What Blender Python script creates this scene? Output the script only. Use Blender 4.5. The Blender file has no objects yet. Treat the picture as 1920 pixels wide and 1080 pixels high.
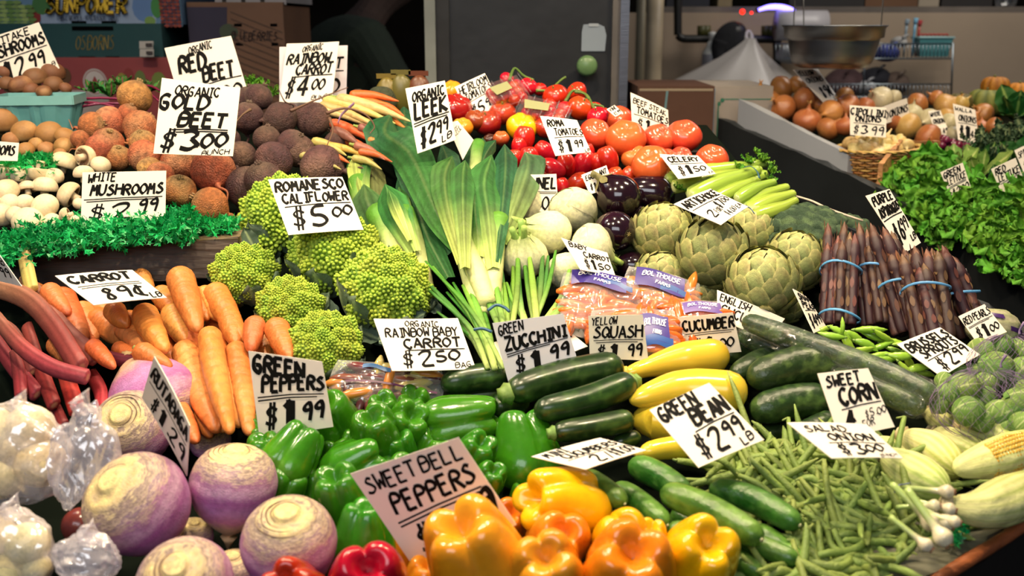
import bpy, math, random
import numpy as np
from mathutils import Matrix, Vector
R = random.Random(7)
NP = np.random.RandomState(5)
scene = bpy.context.scene
COL = scene.collection
# ---------------- camera ----------------
F = 1900.0; H = 1.60; PITCH = math.radians(14.7)
cp, sp = math.cos(PITCH), math.sin(PITCH)
CAM = np.array([0, 0, H]); RIGHT = np.array([1., 0, 0]); FWD = np.array([0, cp, -sp]); UP = np.array([0, sp, cp])
cd = bpy.data.cameras.new('camera'); cd.sensor_width = 36; cd.lens = F / 1920 * 36; cd.clip_start = .02
cam = bpy.data.objects.new('camera', cd); COL.objects.link(cam)
cam.location = CAM; cam.rotation_euler = (math.pi / 2 - PITCH, 0, 0); scene.camera = cam
cd.dof.use_dof = True; cd.dof.focus_distance = 1.55; cd.dof.aperture_fstop = 5.0
# ---------------- light and exposure ----------------
w = bpy.data.worlds.new('world'); scene.world = w; w.use_nodes = True
w.node_tree.nodes['Background'].inputs[0].default_value = (.55, .62, .75, 1)
w.node_tree.nodes['Background'].inputs[1].default_value = .10
scene.view_settings.view_transform = 'Standard'; scene.view_settings.look = 'None'
scene.view_settings.gamma = 1; scene.view_settings.exposure = 0; scene.view_settings.use_curve_mapping = False
def light(kind, loc, power, color, size=.05, target=None, sizey=None, spot=None):
    l = bpy.data.lights.new('scene_light', kind); l.energy = power; l.color = color
    if kind == 'AREA':
        l.size = size
        if sizey: l.shape = 'RECTANGLE'; l.size_y = sizey
    else: l.shadow_soft_size = size
    if spot: l.spot_size = math.radians(spot); l.spot_blend = .6
    o = bpy.data.objects.new('scene_light', l); COL.objects.link(o); o.location = loc
    if target is not None:
        o.rotation_euler = (Vector(target) - Vector(loc)).to_track_quat('-Z', 'Y').to_euler()
    return o
WARM = (1, .80, .53)
LK = .48
for x, y, z, e in ((-.85, 1.15, 2.35, 17), (-.25, 1.0, 2.3, 17), (.35, 1.15, 2.35, 17), (.0, 1.6, 2.6, 17), (-.9, 1.75, 2.6, 15), (.75, 1.75, 2.6, 13)):
    light('SPOT', (x, y, z), e * 5.2 * LK, WARM, .035, (x * .9, y + .15, 1.1), spot=120)
for x, y in ((.95, 1.75), (1.5, 2.15)):
    light('SPOT', (x, y, 2.7), 62 * LK, WARM, .035, (x, y + .35, 1.3), spot=105)
light('AREA', (-.5, -1.5, 2.9), 38, (.93, .95, 1), 2.2, (0, 1.3, 1.1), 1.1)
light('AREA', (1.9, 3.4, 2.95), 26, (1, .93, .84), 1.0, (1.6, 4.4, 1.5))  # added light to brighten the back wall, not a lamp of the market
light('AREA', (-1.4, 1.9, 2.9), 5, (.95, .97, 1), .8, (-1.3, 2.9, 1.6))  # added weak light for the dim cartons, not a lamp of the market
# ---------------- geometry of the view ----------------
def lerp_tab(x, xs, ys): return float(np.interp(x, xs, ys))
def D(v): return lerp_tab(v, [0, 120, 180, 270, 350, 450, 575, 700, 850, 1000, 1080, 1300], [2.3, 2.14, 2.02, 1.87, 1.76, 1.65, 1.52, 1.40, 1.24, 1.10, 1.03, .86])
def D2(v): return lerp_tab(v, [0, 160, 240, 330, 450, 550, 700], [3.1, 2.85, 2.6, 2.3, 2.02, 1.85, 1.6])
def P(u, v, d): return CAM + d * (FWD + (u - 960) / F * RIGHT - (v - 540) / F * UP)
def proj(p):
    q = np.asarray(p) - CAM; d = q @ FWD
    return 960 + F * (q @ RIGHT) / d, 540 - F * (q @ UP) / d
def frame(zdir, spin=0, ref=None):
    z = np.asarray(zdir, float); z = z / np.linalg.norm(z)
    r = np.array([0, 0, 1.]) if ref is None else np.asarray(ref, float)
    if abs(z @ r) > .95: r = np.array([0, 1., 0])
    x = np.cross(r, z); x /= np.linalg.norm(x); y = np.cross(z, x)
    c, s = math.cos(spin), math.sin(spin)
    return np.stack([c * x + s * y, -s * x + c * y, z], 1)
def adir(ang, tilt=0):
    a, t = math.radians(ang), math.radians(tilt)
    return math.cos(a) * math.cos(t) * RIGHT + math.sin(a) * math.cos(t) * UP - math.sin(t) * FWD
def mat4(rot, loc, s=1.0):
    m = np.eye(4); m[:3, :3] = rot * (np.asarray(s)[None, :] if np.ndim(s) else s); m[:3, 3] = loc
    return Matrix(m.tolist())
# ---------------- mesh helpers ----------------
def lin(c):
    if isinstance(c, str):
        c = [int(c[i:i + 2], 16) / 255 for i in (0, 2, 4)]
        return np.array([(x / 12.92 if x <= .04045 else ((x + .055) / 1.055) ** 2.4) for x in c])
    return np.array(c, float)
def mixc(a, b, t):
    t = np.clip(np.asarray(t, float), 0, 1)[..., None]
    return lin(a) * (1 - t) + lin(b) * t
def sm(x, a, b):
    t = np.clip((np.asarray(x, float) - a) / (b - a), 0, 1); return t * t * (3 - 2 * t)
def wob(V, freq, seed=0, n=6):
    r = np.random.RandomState(seed); out = np.zeros(len(V))
    for i in range(n):
        d = r.normal(size=3); d /= np.linalg.norm(d)
        out += np.sin(V @ d * freq * (.6 + .9 * r.rand()) + r.rand() * 6.28)
    return out / n * 1.6
class MB:
    def __init__(s): s.V = []; s.F = []; s.C = []; s.M = []; s.n = 0
    def add(s, V, Fc, C, mi=0):
        V = np.asarray(V, float); C = lin(C) if isinstance(C, str) else np.asarray(C, float)
        if C.ndim == 1: C = np.tile(C, (len(V), 1))
        s.V.append(V); s.C.append(C)
        for f in Fc: s.F.append([i + s.n for i in f])
        s.M += [mi] * len(Fc); s.n += len(V); return s
    def mesh(s, name, mats, smooth=True):
        V = np.concatenate(s.V); C = np.concatenate(s.C)
        me = bpy.data.meshes.new(name)
        me.vertices.add(len(V)); me.vertices.foreach_set('co', V.astype('f').ravel())
        ln = np.array([len(f) for f in s.F]); st = np.concatenate([[0], np.cumsum(ln)[:-1]])
        idx = np.concatenate([np.asarray(f) for f in s.F])
        me.loops.add(len(idx)); me.loops.foreach_set('vertex_index', idx.astype('i'))
        me.polygons.add(len(ln)); me.polygons.foreach_set('loop_start', st.astype('i'))
        me.update(calc_edges=True)
        if not isinstance(mats, (list, tuple)): mats = [mats]
        for m in mats: me.materials.append(m)
        me.polygons.foreach_set('material_index', np.array(s.M, 'i'))
        me.polygons.foreach_set('use_smooth', np.full(len(ln), smooth))
        a = me.color_attributes.new('Col', 'FLOAT_COLOR', 'POINT')
        a.data.foreach_set('color', np.concatenate([C, np.ones((len(C), 1))], 1).astype('f').ravel())
        me.validate(); return me
def gridfaces(n, m, wrap=False, flip=False):
    f = []
    for i in range(n - 1):
        for j in range(m if wrap else m - 1):
            k = (j + 1) % m
            q = (i * m + j, i * m + k, (i + 1) * m + k, (i + 1) * m + j)
            f.append(q[::-1] if flip else q)
    return f
def spl(pts, n):
    pts = np.asarray(pts, float); k = len(pts)
    if k == 2: return pts[0] + (pts[1] - pts[0]) * np.linspace(0, 1, n)[:, None]
    e = np.vstack([2 * pts[0] - pts[1], pts, 2 * pts[-1] - pts[-2]]); out = []
    for t in np.linspace(0, k - 1 - 1e-9, n):
        i = int(t); f = t - i; a, b, c, d = e[i:i + 4]
        out.append(.5 * ((2 * b) + (-a + c) * f + (2 * a - 5 * b + 4 * c - d) * f * f + (-a + 3 * b - 3 * c + d) * f ** 3))
    return np.array(out)
def revolve(prof, seg=20, n=None, col='ffffff', fn=None, vf=None):
    """prof [(r,z)] bottom to top; fn(r,z,ang)->(r,z) arrays; col str or f(V,t,ang)"""
    pr = spl(prof, n) if n else np.array(prof, float)
    pr[:, 0] = np.maximum(pr[:, 0], 0); pr[0, 0] = max(pr[0, 0], 1e-3); pr[-1, 0] = max(pr[-1, 0], 1e-3)
    a = np.arange(seg) / seg * 2 * math.pi
    r = np.repeat(pr[:, 0:1], seg, 1); z = np.repeat(pr[:, 1:2], seg, 1); A = np.repeat(a[None], len(pr), 0)
    if fn: r, z = fn(r, z, A)
    V = np.stack([r * np.cos(A), r * np.sin(A), z], -1).reshape(-1, 3)
    t = np.repeat(np.linspace(0, 1, len(pr))[:, None], seg, 1).ravel()
    if vf is not None: V = vf(V, t, A.ravel())
    C = col(V, t, A.ravel()) if callable(col) else col
    Fc = gridfaces(len(pr), seg, True)
    Fc += [tuple(range(seg))[::-1], tuple((len(pr) - 1) * seg + i for i in range(seg))]
    return V, Fc, C
def sweep(pts, rad, seg=10, n=None, col='ffffff', sx=1, sy=1, ref=None, fn=None, caps=True):
    """tube along pts; rad list interpolated; fn(ang,t)->radius multiplier; col str or f(V,t,ang)"""
    p = spl(pts, n) if n else np.asarray(pts, float); n = len(p)
    rad = np.interp(np.linspace(0, 1, n), np.linspace(0, 1, len(rad)), rad)
    T = np.gradient(p, axis=0); T /= np.linalg.norm(T, axis=1)[:, None] + 1e-12
    r = np.array([0, 0, 1.]) if ref is None else np.asarray(ref, float)
    if abs(T[0] @ r) > .95: r = np.array([0, 1., .2])
    x = np.cross(r, T[0]); x /= np.linalg.norm(x); X = []
    for i in range(n):
        x = x - (x @ T[i]) * T[i]; x /= np.linalg.norm(x) + 1e-12; X.append(x)
    X = np.array(X); Y = np.cross(T, X)
    a = np.arange(seg) / seg * 2 * math.pi
    t = np.repeat(np.linspace(0, 1, n)[:, None], seg, 1); A = np.repeat(a[None], n, 0)
    m = fn(A, t) if fn else 1.0
    rr = rad[:, None] * m * np.ones_like(A)
    V = p[:, None, :] + (rr * np.cos(A) * sx)[..., None] * X[:, None, :] + (rr * np.sin(A) * sy)[..., None] * Y[:, None, :]
    V = V.reshape(-1, 3); C = col(V, t.ravel(), A.ravel()) if callable(col) else col
    Fc = gridfaces(n, seg, True)
    if caps: Fc += [tuple(range(seg))[::-1], tuple((n - 1) * seg + i for i in range(seg))]
    return V, Fc, C
def ico(sub=1, r=1., c=(0, 0, 0)):
    key = sub
    if key not in ico.cache:
        import bmesh
        b = bmesh.new(); bmesh.ops.create_icosphere(b, subdivisions=sub, radius=1)
        ico.cache[key] = (np.array([v.co[:] for v in b.verts]), [tuple(v.index for v in f.verts) for f in b.faces]); b.free()
    V, Fc = ico.cache[key]; return V * r + np.array(c), Fc
ico.cache = {}
def boxm(x0, x1, y0, y1, z0, z1):
    V = np.array([(x, y, z) for z in (z0, z1) for y in (y0, y1) for x in (x0, x1)], float)
    return V, [(0, 2, 3, 1), (4, 5, 7, 6), (0, 1, 5, 4), (2, 6, 7, 3), (0, 4, 6, 2), (1, 3, 7, 5)]
def slab(quad, thick, normal=None):
    q = np.asarray(quad, float); n = np.cross(q[1] - q[0], q[3] - q[0]); n /= np.linalg.norm(n)
    V = np.vstack([q, q + n * thick]); k = len(q)
    return V, [tuple(range(k)), tuple(range(2 * k - 1, k - 1, -1))] + [(i, i + k, (i + 1) % k + k, (i + 1) % k) for i in range(k)]
def leafpatch(L, W, nu=8, nv=5, shape=None, fold=.2, curl=.3, ruf=0, rf=9, col='ffffff', seed=0, thick=0):
    """leaf along +Y from origin, normal +Z"""
    u = np.linspace(0, 1, nu); v = np.linspace(-1, 1, nv); U, Vv = np.meshgrid(u, v, indexing='ij')
    sh = shape(U) if shape else np.sin(np.pi * np.clip(U * .93 + .05, 0, 1)) ** .7
    rs = np.random.RandomState(seed); ph = rs.rand(4) * 6.3
    X = Vv * sh * W / 2; Y = U * L * (1 - .05 * Vv ** 2)
    Z = fold * np.abs(Vv) * sh * W / 2 + curl * L * U ** 2
    if ruf:
        e = ruf * W * np.maximum(np.abs(Vv) ** 1.5, sm(U, .6, 1)) 
        Z = Z + e * np.sin(rf * U * 3 + ph[0] + 2 * Vv) + e * .6 * np.sin(rf * 2.1 * U * 2 + ph[1] - 5 * Vv)
        X = X + e * .6 * np.sin(rf * U * 4 + ph[2]) * np.sign(Vv); Y = Y + e * .6 * np.sin(rf * Vv * 1.3 + ph[3]) * sm(U, .5, 1)
    P3 = np.stack([X, Y, Z], -1).reshape(-1, 3)
    C = col(P3, U.ravel(), Vv.ravel()) if callable(col) else col
    return P3, gridfaces(nu, nv), C
# ---------------- materials ----------------
def vmat(name, rough=.5, noise=8, dark=.15, bump=.0, bscale=30, rnd=.08, coat=0, spec=.5, metal=0, sss=0, streak=(1, 1, 1), tint=None, tintamt=0, tscale=4, base=None, trans=0):
    m = bpy.data.materials.new(name); m.use_nodes = True; nt = m.node_tree; N = nt.nodes; L = nt.links
    b = N['Principled BSDF']
    def nd(t, **k):
        x = N.new(t)
        for a, c in k.items(): setattr(x, a, c)
        return x
    tc = nd('ShaderNodeTexCoord'); mp = nd('ShaderNodeMapping'); mp.inputs['Scale'].default_value = streak
    L.new(tc.outputs['Object'], mp.inputs[0])
    at = nd('ShaderNodeAttribute', attribute_name='Col'); c = at.outputs['Color']
    if base is not None:
        rgb = nd('ShaderNodeRGB'); rgb.outputs[0].default_value = (*lin(base), 1); c = rgb.outputs[0]
    def mix(fac, a, bb, mode='MIX'):
        x = nd('ShaderNodeMix', data_type='RGBA', blend_type=mode)
        for i, s in ((0, fac), (6, a), (7, bb)):
            if hasattr(s, 'is_output'): L.new(s, x.inputs[i])
            else: x.inputs[i].default_value = s if i == 0 else (*s, 1)
        return x.outputs[2]
    nz = nd('ShaderNodeTexNoise'); nz.inputs['Scale'].default_value = noise; nz.inputs['Detail'].default_value = 5
    L.new(mp.outputs[0], nz.inputs['Vector'])
    mr = nd('ShaderNodeMapRange'); mr.inputs[1].default_value = .3; mr.inputs[2].default_value = .7; mr.inputs[3].default_value = 1 - dark * 1.6; mr.inputs[4].default_value = 1 + dark
    L.new(nz.outputs[0], mr.inputs[0])
    if tint:
        n2 = nd('ShaderNodeTexNoise'); n2.inputs['Scale'].default_value = tscale; n2.inputs['Detail'].default_value = 4; L.new(mp.outputs[0], n2.inputs['Vector'])
        m2 = nd('ShaderNodeMapRange'); m2.inputs[1].default_value = .5; m2.inputs[2].default_value = .68; m2.inputs[4].default_value = tintamt; L.new(n2.outputs[0], m2.inputs[0])
        c = mix(m2.outputs[0], c, tuple(lin(tint)))
    oi = nd('ShaderNodeObjectInfo')
    hs = nd('ShaderNodeHueSaturation'); L.new(c, hs.inputs['Color'])
    m3 = nd('ShaderNodeMapRange'); m3.inputs[3].default_value = .5 - rnd * .16; m3.inputs[4].default_value = .5 + rnd * .16; L.new(oi.outputs['Random'], m3.inputs[0]); L.new(m3.outputs[0], hs.inputs['Hue'])
    m4 = nd('ShaderNodeMath', operation='MULTIPLY_ADD'); L.new(oi.outputs['Random'], m4.inputs[0]); m4.inputs[1].default_value = 7.31; m4.inputs[2].default_value = 0
    m5 = nd('ShaderNodeMath', operation='FRACT'); L.new(m4.outputs[0], m5.inputs[0])
    m6 = nd('ShaderNodeMapRange'); m6.inputs[3].default_value = 1 - rnd; m6.inputs[4].default_value = 1 + rnd; L.new(m5.outputs[0], m6.inputs[0])
    m7 = nd('ShaderNodeMath', operation='MULTIPLY'); L.new(m6.outputs[0], m7.inputs[0]); L.new(mr.outputs[0], m7.inputs[1]); L.new(m7.outputs[0], hs.inputs['Value'])
    L.new(hs.outputs[0], b.inputs['Base Color'])
    b.inputs['Roughness'].default_value = rough; b.inputs['Metallic'].default_value = metal
    b.inputs['Specular IOR Level'].default_value = spec; b.inputs['Coat Weight'].default_value = coat; b.inputs['Coat Roughness'].default_value = .12
    if sss: b.inputs['Subsurface Weight'].default_value = sss; b.inputs['Subsurface Scale'].default_value = .01
    if bump:
        n3 = nd('ShaderNodeTexNoise'); n3.inputs['Scale'].default_value = bscale; n3.inputs['Detail'].default_value = 3; L.new(mp.outputs[0], n3.inputs['Vector'])
        bp = nd('ShaderNodeBump'); bp.inputs['Strength'].default_value = bump; bp.inputs['Distance'].default_value = .01; L.new(n3.outputs[0], bp.inputs['Height']); L.new(bp.outputs[0], b.inputs['Normal'])
    return m
def film(name, op=.25, rough=.12, tint='ffffff', bump=.6, bscale=6, gain=.5, gloss=.12):
    m = bpy.data.materials.new(name); m.use_nodes = True; nt = m.node_tree; N = nt.nodes; L = nt.links
    b = N['Principled BSDF']; out = N['Material Output']
    b.inputs['Base Color'].default_value = (*lin(tint), 1); b.inputs['Roughness'].default_value = rough
    t = N.new('ShaderNodeBsdfTransparent'); mx = N.new('ShaderNodeMixShader'); lw = N.new('ShaderNodeLayerWeight'); lw.inputs[0].default_value = .35
    mr = N.new('ShaderNodeMapRange'); mr.inputs[3].default_value = op; mr.inputs[4].default_value = min(1, op + gain)
    L.new(lw.outputs['Facing'], mr.inputs[0]); L.new(mr.outputs[0], mx.inputs[0]); L.new(t.outputs[0], mx.inputs[1]); L.new(b.outputs[0], mx.inputs[2])
    gl = N.new('ShaderNodeBsdfGlossy'); gl.inputs['Roughness'].default_value = rough; gl.inputs['Color'].default_value = (gloss, gloss, gloss, 1); ad = N.new('ShaderNodeAddShader'); L.new(mx.outputs[0], ad.inputs[0]); L.new(gl.outputs[0], ad.inputs[1]); L.new(ad.outputs[0], out.inputs[0]); t.inputs[0].default_value = (1 - gloss, 1 - gloss, 1 - gloss, 1)
    tc = N.new('ShaderNodeTexCoord'); nz = N.new('ShaderNodeTexNoise'); nz.inputs['Scale'].default_value = bscale; nz.inputs['Distortion'].default_value = 1.5
    bp = N.new('ShaderNodeBump'); bp.inputs['Strength'].default_value = bump; bp.inputs['Distance'].default_value = .05
    L.new(tc.outputs['Object'], nz.inputs['Vector']); L.new(nz.outputs[0], bp.inputs['Height'])
    for x in (b.inputs['Normal'], lw.inputs['Normal'], gl.inputs['Normal']): L.new(bp.outputs[0], x)
    return m
def glow(name, c, s):
    m = bpy.data.materials.new(name); m.use_nodes = True; b = m.node_tree.nodes['Principled BSDF']
    b.inputs['Emission Color'].default_value = (*lin(c), 1); b.inputs['Emission Strength'].default_value = s; b.inputs['Base Color'].default_value = (*lin(c), 1); return m
MT = dict(
    gloss=vmat('glossy_skin', .22, 3, .06, coat=.3, rnd=.07), pepper=vmat('pepper_skin', .2, 2.5, .08, .05, 6, coat=.25, rnd=.06, sss=.1),
    egg=vmat('eggplant_skin', .12, 2, .15, coat=.6, rnd=.1), matte=vmat('vegetable_skin', .55, 7, .14, .25, 40, rnd=.09),
    root=vmat('root_skin', .62, 4, .28, .6, 14, rnd=.1, tint='4a3020', tintamt=.35, tscale=3),
    carrot=vmat('carrot_skin', .45, 60, .10, .35, 60, rnd=.1), mush=vmat('mushroom_skin', .6, 5, .08, .15, 22, rnd=.05, sss=.1),
    leaf=vmat('leaf', .5, 25, .16, .3, 60, rnd=.12, spec=.28), curd=vmat('curd', .6, 6, .16, .3, 60, rnd=.1), broc=vmat('broccoli_crown', .75, 40, .3, .9, 90, rnd=.1),
    zuc=vmat('zucchini_skin', .3, 60, .22, .1, 40, rnd=.1, coat=.15, tint='5c7a35', tintamt=.25, tscale=55), cuc=vmat('cucumber_skin', .34, 90, .2, .2, 80, rnd=.12, tint='7a9a4a', tintamt=.3, tscale=40),
    onion=vmat('onion_skin', .3, 5, .12, .15, 14, rnd=.08, coat=.2, streak=(6, 6, 1)), art=vmat('artichoke_bract', .55, 9, .16, .3, 40, rnd=.12, tint='7a5a3c', tintamt=.45, tscale=3.5),
    asp=vmat('asparagus_skin', .45, 30, .2, .2, 40, rnd=.2), card=vmat('price_card_paper', .4, 3, .02, rnd=.01), ink=vmat('marker_ink', .7, 40, .2, rnd=.0, spec=.15),
    wood=vmat('weathered_wood', .6, 3, .35, .4, 12, rnd=.05, streak=(1, 8, 8)), paint=vmat('painted_board', .5, 4, .25, .2, 10, rnd=.03), void=vmat('dark_bed', .95, 5, .2, rnd=0, spec=.05),
    plastic=vmat('plastic', .35, 3, .05, rnd=.04), turf=vmat('plastic_garnish', .35, 10, .2, rnd=.05), metal=vmat('brushed_steel', .36, 3, .06, .05, 30, metal=1, rnd=.01, streak=(1, 1, 12)),
    wall=vmat('plaster_wall', .8, 2, .08, .1, 8, rnd=0), board=vmat('cardboard', .7, 5, .1, .1, 30, rnd=.04), cloth=vmat('cloth', .9, 12, .2, .3, 60, rnd=.05), skin=vmat('person_skin', .5, 8, .05),
    wicker=vmat('wicker', .5, 12, .2, .2, 30, rnd=.12), film=film('clear_film', .05, .1, 'ffffff', .8, 8, .3), bag=film('plastic_bag', .17, .13, 'fbf4ff', .8, 9, .30, .15), net=vmat('net', .5, 5, .1), wrap=film('shrink_wrap', .01, .07, 'e8f0e4', .7, 60, .05, .08),
    shell=film('clamshell', .0, .06, 'ffffff', .3, 12, .10), neon=glow('neon_tube', '7a6cff', 6), red=glow('red_indicator', 'ff2010', 4), speck=vmat('net_film', .4, 5, .1))
# ---------------- things ----------------
OBJ = {}
def link(name, data, parent=None, m=None):
    o = bpy.data.objects.new(name, data); COL.objects.link(o)
    if parent is not None: o.parent = parent
    if m is not None: o.matrix_local = m
    return o
PEND = []
def thing(name, label, cat, parts, m=None, group=None, px=None, root=None):
    """parts: list of (part_name, mesh[, local matrix[, label]]). One unnamed part -> a single mesh object."""
    m = m or Matrix()
    if len(parts) == 1 and parts[0][0] is None:
        o = link(name, parts[0][1], None, m)
    else:
        if parts[0][0] is None: o = link(name, parts[0][1], None, m); rest = parts[1:]
        else: o = link(name, None, None, m); o.empty_display_size = .02; rest = parts
        for p in rest:
            c = link(p[0], p[1], o, p[2] if len(p) > 2 and p[2] is not None else None)
            if len(p) > 3 and p[3]: c['label'] = p[3]
    o['category'] = cat
    if group: o['group'] = group
    if px is None: o['label'] = label
    else: PEND.append((o, label, px))
    return o
def struct(name, mesh, parent=None, label=None):
    o = link(name, mesh, parent)
    if parent is None: o['kind'] = 'structure'
    if label: o['label'] = label
    return o
LAND = []
def landmark(name, u, v): LAND.append((name, u, v))
ORD = 'first second third fourth fifth sixth seventh eighth ninth tenth eleventh twelfth thirteenth fourteenth fifteenth sixteenth seventeenth eighteenth nineteenth twentieth'.split()
def resolve_labels():
    b = {}
    for o, d, (u, v) in PEND:
        A = min(LAND, key=lambda l: math.hypot(l[1] - u, (l[2] - v) * 1.2)); dx, dy = u - A[1], v - A[2]
        if abs(dy) > abs(dx): side = 'above' if dy < 0 else 'below'
        else:
            c = [l for l in LAND if l is not A and (l[1] - A[1]) * dx > 0 and abs(l[2] - A[2]) < abs(l[1] - A[1]) * 1.6]
            side = 'to ' + min(c, key=lambda l: math.hypot(l[1] - A[1], l[2] - A[2]))[0] if c else 'outward'
        b.setdefault((d, A[0], side), []).append((math.hypot(dx, dy), o))
    for (d, a, side), l in b.items():
        l.sort(key=lambda t: t[0])
        for i, (_, o) in enumerate(l):
            k = ORD[min(i, 19)]
            if side in ('above', 'below'): s = f"{d}, {k} {side} the {a}" if len(l) > 1 else f"{d} just {side} the {a}"
            elif side == 'outward': s = f"{d}, {k} out from the {a}" if len(l) > 1 else f"{d} at the outer side of the {a}"
            else: s = f"{d}, {k} from {a} towards {side[3:]}" if len(l) > 1 else f"{d} between {a} and {side[3:]}"
            o['label'] = s

def rampmat(name, stops, zlo, zhi, n1=2.2, a1=.30, n2=5, a2=.14, rough=.5):
    m = vmat(name, rough, 9, .12, .25, 30, rnd=.06); nt = m.node_tree; N = nt.nodes; L = nt.links
    hs = [x for x in N if x.type == 'HUE_SAT'][0]
    tc = N.new('ShaderNodeTexCoord'); sx = N.new('ShaderNodeSeparateXYZ'); L.new(tc.outputs['Object'], sx.inputs[0])
    def noise(sc, mp): 
        q = N.new('ShaderNodeMapping'); q.inputs['Scale'].default_value = mp; L.new(tc.outputs['Object'], q.inputs[0])
        z = N.new('ShaderNodeTexNoise'); z.inputs['Scale'].default_value = sc; z.inputs['Detail'].default_value = 5; L.new(q.outputs[0], z.inputs[0]); return z.outputs[0]
    def mad(x, k, y):
        q = N.new('ShaderNodeMath'); q.operation = 'MULTIPLY_ADD'; L.new(x, q.inputs[0]); q.inputs[1].default_value = k
        if hasattr(y, 'is_output'): L.new(y, q.inputs[2])
        else: q.inputs[2].default_value = y
        return q.outputs[0]
    z = mad(noise(n1, (1, 1, 1)), a1, sx.outputs[2]); z = mad(noise(n2, (1, 1, 7)), a2, z)
    z = mad(z, 1 / (zhi - zlo), (-zlo - a1 / 2 - a2 / 2) / (zhi - zlo))
    r = N.new('ShaderNodeValToRGB'); L.new(z, r.inputs[0]); el = r.color_ramp.elements
    while len(el) < len(stops): el.new(.5)
    for k, (p, c) in enumerate(stops): el[k].position = (p - zlo) / (zhi - zlo); el[k].color = (*lin(c), 1)
    L.new(r.outputs[0], hs.inputs['Color']); return m
MT['ruta'] = rampmat('rutabaga_skin', [(-1.4, 'dcc09a'), (-.8, 'd9b79a'), (-.5, 'b8709c'), (-.2, 'b880b4'), (.05, 'a8609c'), (.3, 'c49ab4'), (.45, 'a87298'), (.56, 'cbb09c'), (.64, '8a6c84'), (.70, 'c8b096'), (.80, '85706e'), (.86, 'cdb890'), (.97, 'd2bc84'), (1.03, 'e8d894')], -1.5, 1.1, 2.4, .5, 6, .42)
# ---------------- the stand and the place ----------------
def wbox(name, mat, x0, x1, y0, y1, z0, z1, col, parent=None, label=None):
    return struct(name, MB().add(*boxm(x0, x1, y0, y1, z0, z1), col).mesh(name, mat, False), parent, label)
wbox('floor', MT['void'], -4, 5, -1.5, 7, -.05, 0, '2a2725')
wbox('wall_back', MT['wall'], .3, 4.6, 4.55, 4.7, 0, 1.64, '978570')
wbox('wall_rear', MT['void'], -4, 5, 6.2, 6.35, 0, 3.2, '15120f')
wbox('wall_side', MT['void'], -3.1, -3.0, 1.5, 6.2, 0, 3.2, '15120f')
wbox('trim_1', MT['paint'], 3.05, 3.12, 4.5, 4.55, 0, 1.64, '6d5a42')
# bed of the main stand: follows the slope of the display
def bedz(y):
    v = [1300, 1080, 1000, 850, 700, 575, 450, 350, 270, 180, 120]
    q = [P(960, a, D(a)) for a in v]
    return float(np.interp(y, [a[1] for a in q], [a[2] for a in q]))
BEDX = [(.48, -1.7, -.08), (.915, -1.7, .43), (1.235, -1.7, .80), (1.42, -1.7, .79), (1.74, -1.7, .50), (2.1, -1.7, .40)]
def bedmesh():
    ys = np.unique(np.concatenate([np.linspace(.48, 2.1, 28), [b[0] for b in BEDX]]))
    top = []; 
    for y in ys:
        x0 = np.interp(y, [b[0] for b in BEDX], [b[1] for b in BEDX]); x1 = np.interp(y, [b[0] for b in BEDX], [b[2] for b in BEDX])
        z = bedz(y) - .082
        top.append([(x0 + (x1 - x0) * t, y, z) for t in np.linspace(0, 1, 12)])
    T = np.array(top).reshape(-1, 3); B = T.copy(); B[:, 2] -= .03
    m = MB(); n = len(ys); m.add(T, gridfaces(n, 12, flip=True), '0c120d'); m.add(B, gridfaces(n, 12), '0c0c0a')
    e = [i * 12 + 11 for i in range(n)]; s = np.vstack([T[e], B[e]]); m.add(s, [(i, i + 1, n + i + 1, n + i) for i in range(n - 1)], '14130f')
    return m.mesh('display_bed', MT['void'], False)
def board(a, b, up, thick, col, colf=None, wav=.002, seed=0, n=14):
    """plank whose visible face runs a->b along its length and up across it"""
    a, b, up = (np.asarray(x, float) for x in (a, b, up)); ax = b - a; L = np.linalg.norm(ax); ax /= L
    nrm = np.cross(ax, up); nrm /= np.linalg.norm(nrm); W = np.linalg.norm(up); u = up / W; rs = np.random.RandomState(seed)
    V = []; 
    for i in range(n):
        t = i / (n - 1); j = rs.normal(size=4) * wav
        for k, (s, q) in enumerate(((0, 0), (1, 0), (1, 1), (0, 1))): V.append(a + ax * L * t + u * (s * W + j[k]) - nrm * thick * q)
    V = np.array(V); f = gridfaces(n, 4, True, True) + [(0, 1, 2, 3), (4 * n - 1, 4 * n - 2, 4 * n - 3, 4 * n - 4)]
    return V, f, col
stand = link('display_stand', None); stand['category'] = 'market stand'; stand['label'] = 'long dark sloped market stand that carries the heaped vegetables'
struct('display_bed', bedmesh(), stand)
def part(name, mat, *adds, parent=None, smooth=False, label=None):
    m = MB()
    for a in adds: m.add(*a)
    o = link(name, m.mesh(name, mat, smooth), parent)
    if label: o['label'] = label
    return o
# wooden front edge with its rust-brown rim
e0 = P(1735, 1104, 1.0); e1 = P(2010, 925, 1.16); dirE = (e1 - e0) / np.linalg.norm(e1 - e0)
inw = np.cross([0, 0, 1.], dirE); inw /= np.linalg.norm(inw)
for k in range(2):
    part('edge_plank', MT['wood'], board(e0 + inw * (.008 + k * .034), e1 + inw * (.008 + k * .034), inw * .033 + np.array([0, 0, .003]), .02, '5c5a48', seed=k), parent=stand, label='worn grey-green wooden plank')
part('rim', MT['wood'], sweep(np.array([e0 + (e1 - e0) * t + np.array([0, 0, .001 * math.sin(9 * t)]) for t in np.linspace(-.1, 1.1, 20)]), [.007], 8, col='8a4a22'), parent=stand, label='rust-brown rounded rim', smooth=True)
part('skirt_panel', MT['paint'], board(e0 - np.array([0, 0, .8]) + dirE * -.5, e1 - np.array([0, 0, .8]) + dirE * .2, (0, 0, .79), .02, '100f0e'), parent=stand)
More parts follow.
